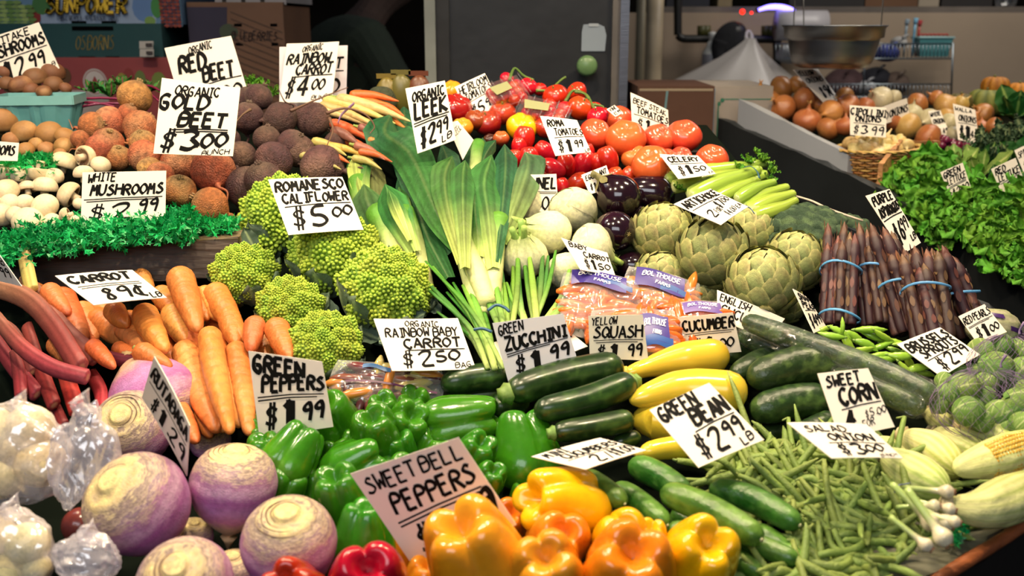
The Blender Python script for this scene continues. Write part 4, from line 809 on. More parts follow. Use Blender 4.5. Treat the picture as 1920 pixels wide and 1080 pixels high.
thing('beet', 'yellow-tan golden beet topped with a thick upright stalk, rearmost of its heap', 'beet', [(None, mesh1('stub', MT['root'], sweep([P(262, 165, 1.97), P(266, 152, 1.97), P(270, 146, 1.965)], [.011, .008, .009], 10, n=8, col='8a6238')))], None, 'gold beets in the heap') if False else None
for i, (u, v, r, a, t) in enumerate([(485, 183, 26, 60, 10), (525, 222, 32, 10, 20), (585, 223, 33, -30, 20), (547, 272, 29, 40, 30), (465, 222, 30, 80, 20), (466, 188, 26, 80, 20), (512, 302, 36, 60, 40), (562, 284, 31, 160, 20), (607, 314, 42, 170, 10), (495, 342, 38, 100, 30), (453, 293, 28, 80, 40), (465, 354, 42, 60, 30), (500, 262, 26, 80, 20), (432, 262, 20, 80, 20), (630, 268, 22, 80, 20)]):
    ob_ = put('beet', ('rb', i % 5), lambda: beet(i % 5 + 20, '4e2f30', '7a5a4e', '5a463a', 1.3), 'dusty dark red beet', 'beet', 'red beets in the heap', u, v, r, a, -t if i in (1, 2, 6, 8, 10, 7) else t, i * 47, dd=.02 * ((i * 7) % 3 - 1))
    for pts in {1: [[(545, 208), (572, 196), (610, 180), (652, 164)]], 2: [[(612, 212), (648, 203), (684, 214), (702, 236), (694, 250)], [(618, 222), (624, 245), (612, 275)]], 0: [[(470, 205), (455, 215), (440, 232)]]}.get(i, []):
        tl = link('root_tail', mesh1('root_tail', MT['matte'], sweep([P(x, y, D(y) - .07) for x, y in pts], [.0035, .002, .0014, .0008], 6, n=22, col='6a4e3a')), ob_); tl.matrix_parent_inverse = ob_.matrix_basis.inverted()
#  rainbow carrots in banded bunches
RC = [((632, 184), (770, 228), 19, 'cdb878', 0), ((606, 186), (742, 232), 15, 'c9b26c', 0), ((600, 196), (722, 246), 15, 'bfa868', 0), ((598, 206), (700, 240), 13, 'd2be80', 0), ((655, 178), (748, 190), 15, 'cc6a28', 1), ((660, 192), (738, 200), 13, 'c8622a', 1), ((705, 196), (758, 218), 13, 'cf6a2c', 1), ((620, 230), (702, 268), 17, 'cf7030', 1), ((622, 244), (678, 276), 17, '7c4a44', 2), ((672, 238), (728, 266), 15, '8a5248', 2), ((585, 264), (650, 292), 15, 'b3a05c', 0), ((640, 262), (706, 290), 14, 'c9682c', 1), ((664, 272), (722, 300), 14, '94584c', 2), ((590, 282), (656, 306), 14, 'c9682c', 1), ((610, 272), (700, 300), 13, 'bfa14a', 0), ((690, 206), (765, 244), 14, 'd27638', 1), ((672, 284), (736, 304), 12, 'c46a30', 1), ((560, 290), (640, 318), 13, 'a8965a', 0), ((700, 240), (750, 262), 12, 'cd7034', 1), ((646, 216), (730, 252), 13, 'b7a04c', 0), ((690, 262), (742, 286), 12, 'b8703c', 1), ((660, 296), (716, 318), 12, 'a8965a', 0)]
for i, (a, b, w_, c, k) in enumerate(RC):
    mid = ((a[0] + b[0]) / 2, (a[1] + b[1]) / 2 - 5)
    tube_thing('carrot', [a, mid, b], w_ * 1.22, c, 'carrot', ['slim yellow carrot', 'slim orange carrot in the bunch', 'slim purple carrot'][k], 'carrot', 'rainbow carrot bunches', (1, 1, .8, .5, .15), 10, 16, dd=-.02 + .01 * (i % 4), extra=endcap('8a9a48', L=1.2, r=.3) if i % 3 == 0 else None)
def band(name, pts, w, col, label, cat='rubber band', dd=0, base=D, r=.0022):
    p = [P(q[0], q[1], base(q[1]) + dd) for q in pts]; c = sum(p) / len(p); thing(name, label, cat, [(None, mesh1(name, MT['plastic'], sweep(np.array(p) - c, [r], 6, n=16, col=col, sx=.35, sy=w, ref=-FWD)))], Matrix.Translation(c))
band('rubber_band', [(634, 230), (640, 216), (652, 204), (664, 194)], 1.6, '8a6a9a', 'purple rubber band around the yellow rainbow carrots', dd=-.055)
# ---- green tops behind
def leafclump(name, key, label, cat, u, v, r, depth, kind, n, ang=90, tilt=20, group=None, spread=1., sq=None, px=None):
    d = depth; s = r * d / F; z = adir(ang, tilt)
    return thing(name, label, cat, cached(('lh', kind, key, n), lambda: leafhead(kind, key, n, spread=spread)), mat4(frame(z, key, ref=-FWD), P(u, v, d), s if sq is None else s * np.array(sq)), group, px)
for i, (u, v, r) in enumerate(((455, 165, 26), (485, 160, 28), (508, 172, 24), (470, 150, 20))):
    leafclump('feathery_greens', 30 + i, 'feathery bright green carrot tops', 'greens', u, v, r, 2.1 + .01 * i, 'parsley', 9, 90, 30, 'carrot tops behind the beets', px=(u, v))
for i, (u, v, r) in enumerate(((205, 170, 36), (175, 165, 28), (230, 155, 26), (280, 165, 26))):
    leafclump('beet_greens', 40 + i, 'dark green beet leaves with purple veins', 'greens', u, v, r, 2.12 + .01 * i, 'beet', 7, 90, 20, 'beet greens at the back', px=(u, v))
for i, (a, b) in enumerate((((150, 192), (215, 200)), ((152, 200), (225, 194)), ((270, 160), (300, 170)), ((275, 175), (298, 190)), ((160, 185), (240, 188)))):
    tube_thing('beet_stalk', [a, ((a[0] + b[0]) / 2, (a[1] + b[1]) / 2 - 3), b], 5, '7a2440', 'gloss', 'thin purple-red beet stalk', 'beet stalk', 'beet stalks', (1, 1, .8), 8, 10, dd=.06)
for i, (u, v, r, c, l) in enumerate(((716, 190, 30, '3a4028', 'round dark green avocado'), (750, 178, 22, '33261e', 'round near-black avocado'), (672, 180, 14, '4a4028', 'small dark avocado'))):
    put('avocado', ('av', i), lambda: [(None, mesh1('avocado', MT['root'], revolve([(0, -1), (.6, -.8), (1, -.1), (.8, .5), (.45, .9), (0, 1.05)], 20, n=14, col=c)))], l, 'avocado', 'avocados behind the carrots', u, v, r, 150, 10, dd=.05)
# ---- tomatoes
for i, (u, v, r, c1, c2, l) in enumerate([(855, 205, 32, '8e1a10', 'a02a18', 'dark red heirloom tomato'), (867, 240, 21, 'd98a1c', 'e0a030', 'orange heirloom tomato'), (915, 232, 27, '8a2614', '9c4a26', 'brownish red ribbed heirloom tomato'), (892, 226, 22, '7a2012', '8f3a20', 'dark brown-red heirloom tomato'), (942, 212, 26, 'b02c20', 'c2442c', 'pinkish red heirloom tomato'), (846, 172, 22, 'e0901a', 'f0a828', 'bright orange round tomato'), (978, 240, 30, 'e6a50c', 'f2c018', 'bright yellow heirloom tomato'), (940, 260, 16, 'a04a22', 'b06a30', 'small bronze tomato'), (918, 262, 12, '2e1a14', '4a2a1c', 'tiny blackish tomato'), (1022, 240, 22, '9c1a12', 'b02a18', 'shaded red heirloom tomato')]):
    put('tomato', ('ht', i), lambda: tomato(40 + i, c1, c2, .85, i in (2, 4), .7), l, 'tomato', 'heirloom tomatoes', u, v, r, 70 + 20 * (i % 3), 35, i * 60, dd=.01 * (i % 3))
for i, (u, v, r, a) in enumerate([(982, 262, 24, 80), (992, 300, 23, 95), (1022, 284, 20, 140), (1034, 318, 25, 165), (1062, 310, 21, 100), (1094, 308, 25, 60), (1140, 300, 24, 110), (1120, 306, 18, 80), (1083, 343, 21, 30), (1055, 349, 15, 100), (974, 276, 18, 90), (1177, 330, 17, 60), (1010, 335, 16, 60), (1100, 288, 18, 90), (965, 300, 18, 90), (1150, 330, 18, 30)]):
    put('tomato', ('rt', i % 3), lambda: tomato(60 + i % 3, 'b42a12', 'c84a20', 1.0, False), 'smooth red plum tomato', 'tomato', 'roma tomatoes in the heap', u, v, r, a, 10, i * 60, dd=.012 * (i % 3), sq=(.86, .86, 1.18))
for i, (u, v, r) in enumerate([(1115, 252, 31), (1173, 262, 39), (1160, 226, 28), (1235, 262, 30), (1282, 257, 34), (1222, 310, 39), (1277, 296, 22), (1335, 300, 31), (1190, 295, 26), (1130, 275, 18), (1250, 300, 22)]):
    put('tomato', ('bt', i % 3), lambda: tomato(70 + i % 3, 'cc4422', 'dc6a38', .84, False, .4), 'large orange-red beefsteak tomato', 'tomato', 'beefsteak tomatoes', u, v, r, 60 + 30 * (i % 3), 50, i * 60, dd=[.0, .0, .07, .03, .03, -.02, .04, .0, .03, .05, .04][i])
VT = [(990, 163, 18), (1012, 168, 14), (1042, 182, 25), (1082, 173, 20), (1087, 204, 25), (1115, 205, 15), (1121, 220, 21), (967, 161, 13), (950, 149, 14), (995, 214, 17), (1132, 213, 12), (1030, 200, 16), (1060, 205, 16), (972, 178, 14)]
for i, (u, v, r) in enumerate(VT):
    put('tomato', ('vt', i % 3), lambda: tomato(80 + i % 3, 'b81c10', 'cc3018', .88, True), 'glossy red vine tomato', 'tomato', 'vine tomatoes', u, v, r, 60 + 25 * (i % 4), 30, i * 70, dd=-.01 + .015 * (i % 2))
for i, pts in enumerate([[(955, 150), (965, 128), (982, 142), (1000, 150)], [(1005, 170), (1030, 168), (1052, 150), (1060, 145)], [(1060, 190), (1075, 170), (1100, 178), (1112, 200), (1120, 212)], [(1110, 196), (1130, 200), (1128, 212)], [(1078, 172), (1096, 176), (1104, 186)]]):
    p = [P(a, b, D(b) - .035) for a, b in pts]; c = sum(p) / len(p)
    thing('tomato_vine', 'green tomato vine stem arching over the vine tomatoes', 'vine', [(None, mesh1('tomato_vine', MT['matte'], sweep(np.array(p) - c, [.0035, .0022, .003], 7, n=20, col='55702c')))], Matrix.Translation(c), 'tomato vine stems')
def clam(u, v, depth, ang, W, Hh, T, label):
    z = adir(90, 52); rot = frame(z, math.radians(ang), ref=-FWD); m = mat4(rot, P(u, v, depth))
    b = []
    def shell(z0, z1, k):
        V = []
        for zz, s in ((z0, k), (z1, 1), (z1, 1.06)): V += [(x * W / 2 * s, y * Hh / 2 * s, zz) for x, y in ((-1, -1), (1, -1), (1, 1), (-1, 1))]
        f = gridfaces(3, 4, True) + [(3, 2, 1, 0)]; return V, f, 'ffffff'
    rib = MB()
    for i in range(5): rib.add(*sweep([(-W / 2 + W * i / 4, -Hh / 2, T / 2 + .001), (-W / 2 + W * i / 4, Hh / 2, T / 2 + .001)], [.0012], 5, n=3, col='ffffff'))
    V, f, c = shell(0, T / 2, .9); V2 = np.array(V) * [1, 1, -1]; V2[:, 2] += T * .5; V1 = np.array(V) ; V1[:, 2] -= T * .5
    lab = [(-W * .1, -Hh * .25, T / 2 + .002), (W * .42, -Hh * .2, T / 2 + .002), (W * .35, Hh * .22, T / 2 + .002), (-W * .12, Hh * .12, T / 2 + .002)]
    thing('clamshell_pack', label, 'plastic pack', [('base_tray', mesh1('base_tray', MT['shell'], (V1, f, 'ffffff'), smooth=False)), ('cover', mesh1('cover', MT['shell'], (V2, [x[::-1] for x in f], 'ffffff'), smooth=False)), ('rib', rib.mesh('rib', MT['shell'])), ('paper_label', mesh1('paper_label', MT['card'], slab(lab, .0006) + ('8f9066',), smooth=False), None, 'pale green paper label')], m)
    for i in range(10):
        q = P(u, v, depth) + rot @ np.array([(i % 4 - 1.5) * W / 4.6, (i // 4 - 1) * Hh / 3.4, -.005])
        thing('cherry_tomato', 'small red cherry tomato inside a clamshell pack', 'tomato', cached('cht', lambda: [(None, mesh1('cherry_tomato', MT['gloss'], ico(2, 1) + ('b02014',)))]), mat4(rot, q, .0125), 'cherry tomatoes in the packs')
clam(950, 176, 1.97, 25, .075, .06, .03, 'clear plastic tomato pack with cream label beside the heirloom tomatoes card')
clam(1018, 214, 1.92, -18, .095, .055, .03, 'clear plastic tomato pack with pale label above the roma tomatoes card')
# ---- romanesco
for i, (u, v, r, a, t, dd, sq) in enumerate([(535, 408, 82, 95, 20, .05, None), (632, 480, 84, 80, 25, 0, None), (458, 515, 60, 100, 30, 0, None), (545, 580, 62, 90, 35, 0, None), (722, 545, 84, 60, 25, -.03, None), (612, 650, 68, 90, 35, -.02, None)]):
    s = r
    put('romanesco', ('ro', i % 3), lambda: romanesco(i % 3), 'lime green romanesco head', 'romanesco', 'romanesco heads', u, v, r * 1.02, a, t, i * 70, dd=dd)
LFM = lambda: cached('bigleaf', lambda: [(None, mesh1('loose_leaf', MT['leaf'], leafpatch(1.6, 1.0, 12, 9, fold=.35, curl=.25, ruf=.05, rf=5, col=lambda V, u, v: mixc('4a6056', 'a9b98a', sm(-np.abs(v), -.1, 0) + .1))))])
for i, (u, v, r, a, t) in enumerate([(560, 500, 34, 60, 30), (600, 560, 40, -60, 30), (545, 600, 34, 100, 60), (655, 610, 44, -30, 40), (480, 470, 30, 120, 30), (710, 640, 44, 10, 30), (690, 600, 38, -60, 30), (790, 560, 30, -40, 20), (500, 590, 30, -100, 40), (750, 610, 36, 20, 40)]):
    d = D(v) + .01; z = adir(a, 0); x = np.cross(z, adir(90, 60)); x /= np.linalg.norm(x); n = np.cross(x, z)
    thing('loose_leaf', 'grey-green cauliflower leaf', 'leaf', LFM(), mat4(np.stack([x, z, n], 1), P(u, v, d), r * d / F), 'loose leaves around the romanesco', (u, v))
# ---- fennel, eggplant, artichoke, broccoli
for i, (u, v, r, a, t) in enumerate([(988, 384, 40, 150, 10), (1073, 393, 45, -40, -30), (1028, 436, 46, 170, 20), (1108, 462, 42, -30, -30), (983, 484, 42, 100, 30), (1062, 508, 40, 20, 10)]):
    put('fennel_bulb', ('fe', i % 3), lambda: fennel(i % 3), 'pale cream fennel bulb', 'fennel', 'fennel bulbs', u, v, r, a, t, i * 50, dd=[.02, 0, -.02, -.02, -.02, 0][i])
for i, (u, v, r, a, t, L) in enumerate([(1160, 370, 44, 135, 5, 1.0), (1228, 364, 37, 172, 5, 1.7), (1155, 434, 38, 160, -55, 1.2), (1200, 412, 26, 150, 20, 1.2), (1190, 500, 28, 170, 10, 1.3)]):
    put('eggplant', ('eg', i), lambda: eggplant(i, L), ['glossy plump purple-black eggplant', 'glossy elongated black eggplant', 'dark maroon eggplant showing its star scar', 'shaded dark eggplant', 'eggplant with brown husk end'][i], 'eggplant', 'eggplants', u, v, r, a, t, 20, dd=[-.02, .04, -.01, .05, .06][i])
for i, (u, v, r, a, t) in enumerate([(1242, 438, 52, 75, 25), (1337, 476, 60, 80, 25), (1405, 436, 46, 70, 20), (1490, 490, 52, 80, 30), (1430, 530, 60, 90, 30), (1240, 520, 46, 80, 40), (1318, 552, 34, 90, 30), (1400, 585, 36, 90, 30), (1470, 570, 34, 60, 20), (1335, 430, 34, 60, 20)]):
    put('artichoke', ('ar', i % 2), lambda: artichoke(i % 2), 'green globe artichoke with brown-tinged bracts', 'artichoke', 'artichokes', u, v, r * .96, a, t, i * 50, dd=[0, -.02, .04, .03, -.03, .05, .07, .06, .08, .09][i])
for i, (u, v, r, sq) in enumerate([(1510, 425, 66, (1.15, 1, .8)), (1590, 428, 42, (1.2, 1, .8)), (1456, 440, 24, None), (1545, 470, 36, None)]):
    put('broccoli', ('br', i % 2), lambda: broccoli(i % 2), 'dark green broccoli crown', 'broccoli', 'broccoli crowns', u, v + 12, r, 90, 35, i * 60, dd=[.03, .07, .03, .07][i], sq=sq)
# ---- celery
def rib(A, t): return 1 + .10 * np.cos(A * 9)
CE = [((1245, 338), (1330, 322), (1440, 305), 26), ((1260, 352), (1340, 334), (1430, 318), 24), ((1292, 372), (1350, 345), (1425, 318), 34), ((1300, 378), (1365, 352), (1440, 326), 30), ((1330, 380), (1390, 350), (1425, 335), 24), ((1380, 376), (1420, 352), (1455, 340), 22), ((1390, 388), (1440, 362), (1480, 350), 24), ((1402, 398), (1450, 376), (1492, 362), 26), ((1410, 408), (1460, 392), (1496, 374), 24)]
for i, (a, b, c, w_) in enumerate(CE):
    tube_thing('celery_stalk', [a, b, c], w_ * 1.2, lambda V, t, an: mixc('d9dba0', 'a0bc48', sm(t, .0, .3)) * (1 - .22 * sm(-np.cos(an * 9), 0, 1))[:, None], 'gloss', 'pale green ribbed celery stalk', 'celery', 'celery stalks', (.8, 1, .9, .6, .5), 18, 16, dd=-.01 * (i % 3), fn=rib, round_end=.4, sy=.75)
for i, (u, v, r) in enumerate(((1432, 298, 22), (1405, 300, 20), (1448, 318, 20), (1446, 335, 18), (1272, 350, 16), (1385, 312, 16), (1420, 285, 14))):
    leafclump('celery_leaves', 50 + i, 'fresh green celery leaf cluster', 'celery leaves', u, v, r, D(v) - .02, 'parsley', 8, 60, 30, 'celery leaves', px=(u, v))
band('rubber_band', [(1395, 314), (1408, 312), (1420, 322), (1424, 334)], 1.2, '2f5a6a', 'dark blue rubber band around the upper celery bunch', dd=-.05)
band('rubber_band', [(1400, 386), (1408, 392), (1414, 400)], 1.2, '2f5a8a', 'dark blue rubber band around the lower celery bunch', dd=-.05)
# ---- asparagus bundles
def spear(seed):
    k = [0, .25, .5, .75]
    fn = lambda A, t: 1 + .0 * A
    b = revolve([(.0, 0), (.9, .02), (1, 2), (.95, 6), (.95, 8.2), (1.25, 9.2), (1.1, 10.2), (.6, 11.3), (0, 12.2)], 9, n=22, col=lambda V, t, a: mixc('3c2226', '7a5440', sm(t, .74, 1) + .45 * sm(np.sin(V[:, 2] * 1.7 + seed), .8, 1)))
    ps = [b]; rs = np.random.RandomState(seed)
    for i in range(16):
        z = 2 + i * .5 if i < 8 else 7.5 + (i - 8) * .5; a = i * 2.4; V, Fc, C = leafpatch(1.5, .9, 5, 3, curl=.0, fold=0, col=mixc('4e2e2c', '94684a', rs.rand()))
        V = np.stack([V[:, 0], V[:, 2] + .06 - V[:, 1] * (-.05), V[:, 1]], 1); rr = 1.0 if z < 10 else .6
        c, s = math.cos(a), math.sin(a); V[:, 1] += rr; V = np.stack([c * V[:, 0] - s * V[:, 1], s * V[:, 0] + c * V[:, 1], V[:, 2] + z], 1); ps.append((V, Fc, C))
    return mesh1('spear', MT['asp'], *ps)
SP = [cached(('spear', i), lambda: spear(i)) for i in range(3)]
def bundle(bot, top, wpx, n, label, dd, bands):
    pb = P(bot[0], bot[1], D(bot[1]) + dd + .02); pt = P(top[0], top[1], D(top[1]) + dd - .10); ax = pt - pb; L = np.linalg.norm(ax); ax /= L
    rot = frame(ax, 0, ref=-FWD); dm = D((bot[1] + top[1]) / 2); Wd = wpx / 2 * dm / F; parts = []; rs = np.random.RandomState(int(top[0]))
    sr = Wd / math.sqrt(n) * .98
    for i in range(n):
        q = math.sqrt((i + .5) / n); a = i * 2.4; x, y = q * Wd * .88 * math.cos(a), q * Wd * .88 * math.sin(a)
        l = L * (.97 + .09 * rs.normal()); lean = Matrix.Rotation(rs.normal() * .05 - y * .6, 4, 'X') @ Matrix.Rotation(rs.normal() * .03 + x * .6, 4, 'Y')
        parts.append(('spear', SP[i % 3], Matrix.Translation((x * .9, y * .9, 0)) @ lean @ Matrix.Diagonal((sr, sr, l / 11.9, 1))))
    for f in bands:
        th = np.linspace(0, 2 * PI, 25)[:-1]; pts = [((Wd * .80 + sr) * math.cos(t), (Wd * .80 + sr) * math.sin(t), L * f + .003 * math.sin(2 * t)) for t in th]; pts.append(pts[0])
        parts.append(('rubber_band', mesh1('rubber_band', MT['plastic'], sweep(pts, [.0022], 6, col='5a98cc', sx=.4, sy=1.0, ref=(0, 0, 1))), None, 'blue rubber band'))
    thing('asparagus_bundle', label, 'asparagus', parts, mat4(rot, pb), 'asparagus bundles')
bundle((1572, 612), (1580, 440), 72, 16, 'purple asparagus bundle with two blue bands beside the artichokes', .0, (.08, .6))
bundle((1648, 610), (1632, 446), 62, 14, 'purple asparagus bundle with one high blue band behind the snap peas', .01, (.62,))
bundle((1712, 620), (1656, 455), 74, 14, 'purple asparagus bundle directly under the narrow tilted price card', .0, (.5,))
bundle((1752, 640), (1722, 478), 84, 16, 'purple asparagus bundle with bent loose tips above the brussels sprouts card', -.02, (.58,))
bundle((1822, 632), (1768, 482), 76, 14, 'purple asparagus bundle last in its row, beside the dark aisle', .02, (.5,))
# ---- leeks
def strap(pts, wpx, col, dd=0, fold=.35, n=18, tip=1, base=D, tw=0):
    """V-folded blade along picture points, cut to a point; pts (u,v,dd)"""
    p = spl([P(q[0], q[1], base(q[1]) + dd + (q[2] if len(q) > 2 else 0)) for q in pts], n); T = np.gradient(p, axis=0); T /= np.linalg.norm(T, axis=1)[:, None]
    V = []; C = []; m = 15; sd = R.random() * 9
    for i in range(n):
        t = i / (n - 1); vd = CAM - p[i]; vd /= np.linalg.norm(vd); x = np.cross(T[i], vd); x /= np.linalg.norm(x); z = np.cross(x, T[i])
        c, s = math.cos(tw * t), math.sin(tw * t); x, z = c * x + s * z, c * z - s * x
        w_ = wpx / 2 * ((p[i] - CAM) @ FWD) / F * (min(1, .42 + 1.1 * t)) * (1 if tip == 0 else min(1, (1 - t) / .16 + .04))
        for k in range(m):
            a = -1 + 2 * k / (m - 1); V.append(p[i] + x * a * w_ - z * abs(a) * w_ * fold); C.append(col(t, a) * (1 + .22 * math.sin(k * 2.3 + sd) + .12 * math.sin(k * 5.1 + sd)) * (.72 + .5 * abs(a)) + (.05 if k == m // 2 else 0) * np.array([1, 1.3, .4]))  # streaks and midrib; shading towards the fold is put into the blade colour
    V = np.array(V); nrm = np.array([0, 0, 0.])
    k = len(V); off = -(CAM - V) / np.linalg.norm(CAM - V, axis=1)[:, None] * .0014
    return np.vstack([V, V + off]), gridfaces(n, m, flip=True) + [tuple(j + k for j in f) for f in gridfaces(n, m)], np.vstack([C, C])
def leekcol(t0): return lambda t, a: mixc('b9cc6c', '35682f', sm(t, t0, t0 + .62)) * (1 - .12 * abs(a))
def leek(label, shaft, w, blades, hollow=False):
    ps = []
    p3 = [P(q[0], q[1], D(q[1]) + q[2]) for q in shaft]; wm = w / 2 * D(shaft[1][1]) / F
    ps.append(('shaft', mesh1('shaft', MT['leaf'], sweep(p3, [wm * .8, wm, wm, wm * 1.1], 16, n=18, col=lambda V, t, a: mixc('dcd898', '5a8c30', sm(t, .15, .9)) * (1 + .06 * np.sin(a * 13))[:, None], ref=-FWD))))
    for b in blades:
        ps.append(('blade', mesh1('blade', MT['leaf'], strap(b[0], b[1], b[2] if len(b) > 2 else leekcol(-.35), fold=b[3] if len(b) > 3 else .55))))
    thing('leek', label, 'leek', ps, None, 'leeks standing in the middle')
dk = lambda t, a: mixc('2f6034', '1c4a30', t) * (1 - .15 * abs(a)); md = leekcol(-.12); lt = leekcol(.25)
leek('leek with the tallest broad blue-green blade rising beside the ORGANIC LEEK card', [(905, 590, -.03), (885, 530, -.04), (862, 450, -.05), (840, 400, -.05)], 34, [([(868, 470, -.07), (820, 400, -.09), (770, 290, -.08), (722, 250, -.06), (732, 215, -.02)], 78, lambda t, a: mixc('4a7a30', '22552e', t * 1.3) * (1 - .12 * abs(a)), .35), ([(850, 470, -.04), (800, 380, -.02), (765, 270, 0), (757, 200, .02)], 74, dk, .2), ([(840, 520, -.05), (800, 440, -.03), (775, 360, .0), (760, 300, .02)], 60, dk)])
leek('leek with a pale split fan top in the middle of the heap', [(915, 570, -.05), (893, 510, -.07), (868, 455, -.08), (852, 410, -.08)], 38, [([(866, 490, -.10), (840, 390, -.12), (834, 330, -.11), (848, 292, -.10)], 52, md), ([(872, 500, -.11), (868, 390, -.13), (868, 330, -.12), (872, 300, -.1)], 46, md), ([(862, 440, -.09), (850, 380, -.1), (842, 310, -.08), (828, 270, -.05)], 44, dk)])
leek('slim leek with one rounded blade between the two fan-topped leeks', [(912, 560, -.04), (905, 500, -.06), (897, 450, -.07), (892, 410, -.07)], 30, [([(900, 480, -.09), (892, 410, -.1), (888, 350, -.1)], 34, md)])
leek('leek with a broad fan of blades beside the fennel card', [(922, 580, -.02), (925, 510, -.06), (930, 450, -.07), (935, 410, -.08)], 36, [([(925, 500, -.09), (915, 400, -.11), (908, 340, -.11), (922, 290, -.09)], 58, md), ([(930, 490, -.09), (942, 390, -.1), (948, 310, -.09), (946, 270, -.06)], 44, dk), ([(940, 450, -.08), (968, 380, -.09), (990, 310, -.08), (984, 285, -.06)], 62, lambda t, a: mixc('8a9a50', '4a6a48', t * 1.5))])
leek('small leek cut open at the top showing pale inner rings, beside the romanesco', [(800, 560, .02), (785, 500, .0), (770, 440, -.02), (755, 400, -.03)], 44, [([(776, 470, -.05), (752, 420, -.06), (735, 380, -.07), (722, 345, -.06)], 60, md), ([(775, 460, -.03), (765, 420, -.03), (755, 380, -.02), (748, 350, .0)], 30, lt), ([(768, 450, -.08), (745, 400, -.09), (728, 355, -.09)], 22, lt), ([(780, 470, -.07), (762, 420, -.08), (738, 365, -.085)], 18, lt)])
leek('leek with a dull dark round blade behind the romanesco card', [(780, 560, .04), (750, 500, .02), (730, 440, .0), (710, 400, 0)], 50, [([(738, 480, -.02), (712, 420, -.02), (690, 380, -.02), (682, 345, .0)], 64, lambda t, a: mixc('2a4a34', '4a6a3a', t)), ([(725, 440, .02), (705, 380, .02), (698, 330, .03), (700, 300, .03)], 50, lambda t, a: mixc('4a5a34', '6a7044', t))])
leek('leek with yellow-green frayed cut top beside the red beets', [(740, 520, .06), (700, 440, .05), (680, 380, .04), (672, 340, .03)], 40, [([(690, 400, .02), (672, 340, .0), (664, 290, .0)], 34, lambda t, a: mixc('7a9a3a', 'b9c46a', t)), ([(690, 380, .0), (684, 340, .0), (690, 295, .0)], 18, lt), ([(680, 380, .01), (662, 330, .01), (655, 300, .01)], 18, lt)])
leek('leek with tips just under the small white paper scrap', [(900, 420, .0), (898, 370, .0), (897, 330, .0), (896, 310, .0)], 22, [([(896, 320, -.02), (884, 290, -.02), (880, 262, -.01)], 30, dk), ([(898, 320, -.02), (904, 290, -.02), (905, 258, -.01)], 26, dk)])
leek('narrow leek tube with a slanted cut end below the brownish heirloom tomatoes', [(905, 400, -.02), (890, 350, -.04), (893, 300, -.05), (897, 270, -.05)], 24, [([(893, 340, -.06), (910, 290, -.06), (930, 262, -.05)], 26, dk)])
# ---- green onions
def blade(pts, w_, c1, c2, dd): return tube_thing
def onionbunch(label, base, tips, band_pts):
    ps = []; rs = np.random.RandomState(len(tips))
    for i, t in enumerate(tips):
        b = (base[0] + rs.normal() * 10, base[1] + rs.normal() * 4); mid = ((b[0] + t[0]) / 2 + t[2], (b[1] + t[1]) / 2 - 4); dd = -.03 - .03 * rs.rand()
        pts = [P(b[0], b[1], D(b[1]) + dd), P(mid[0], mid[1], D(mid[1]) + dd), P(t[0], t[1], D(t[1]) + dd + .01)]
        r = (5 + 2.5 * rs.rand()) * 1.5 / F
        ps.append(('stalk', mesh1('stalk', MT['leaf'], sweep(pts, [r * .8, r, r * .9, r * .5], 8, n=14, col=lambda V, tt, a: mixc('b9cc78', ['4f8a2c', '6fa03a', '3f7a34'][i % 3], sm(tt, -.2, .7)), sy=.7))))
    if band_pts: ps.append(('rubber_band', mesh1('rubber_band', MT['plastic'], sweep([P(u, v, D(v) - .085) for u, v in band_pts], [.0022], 6, n=14, col='2f5a7a')), None, 'dark blue rubber band'))
    thing('green_onion_bunch', label, 'green onions', ps, None, 'green onion bunches')
onionbunch('green onion bunch sweeping down beside the rainbow baby carrot card', (930, 690), [(798, 490, 14), (812, 500, 10), (806, 545, 20), (850, 530, 4), (868, 535, 4), (880, 545, 2), (838, 548, 10), (862, 560, 4), (792, 520, 12), (900, 560, 2), (876, 520, 0), (820, 585, 10), (845, 600, 8), (890, 600, 2)], [(888, 618), (905, 616), (922, 622)])
onionbunch('green onion bunch with blue band above the zucchini card', (950, 640), [(905, 460, 0), (912, 430, 2), (930, 450, 2), (970, 440, 8), (945, 530, 2), (915, 540, 0), (895, 500, -6), (925, 500, -2), (960, 530, 4), (900, 470, -4)], [(915, 582), (930, 572), (945, 576), (955, 584)])
onionbunch('green onion bunch spreading towards the baby carrot bags', (1000, 620), [(982, 480, -2), (992, 475, 0), (1018, 472, 4), (1042, 470, 8), (1068, 505, 14), (1090, 498, 18), (1100, 512, 16), (962, 500, -8), (972, 495, -4), (1010, 520, 4), (950, 530, -8), (1028, 480, 6)], None)
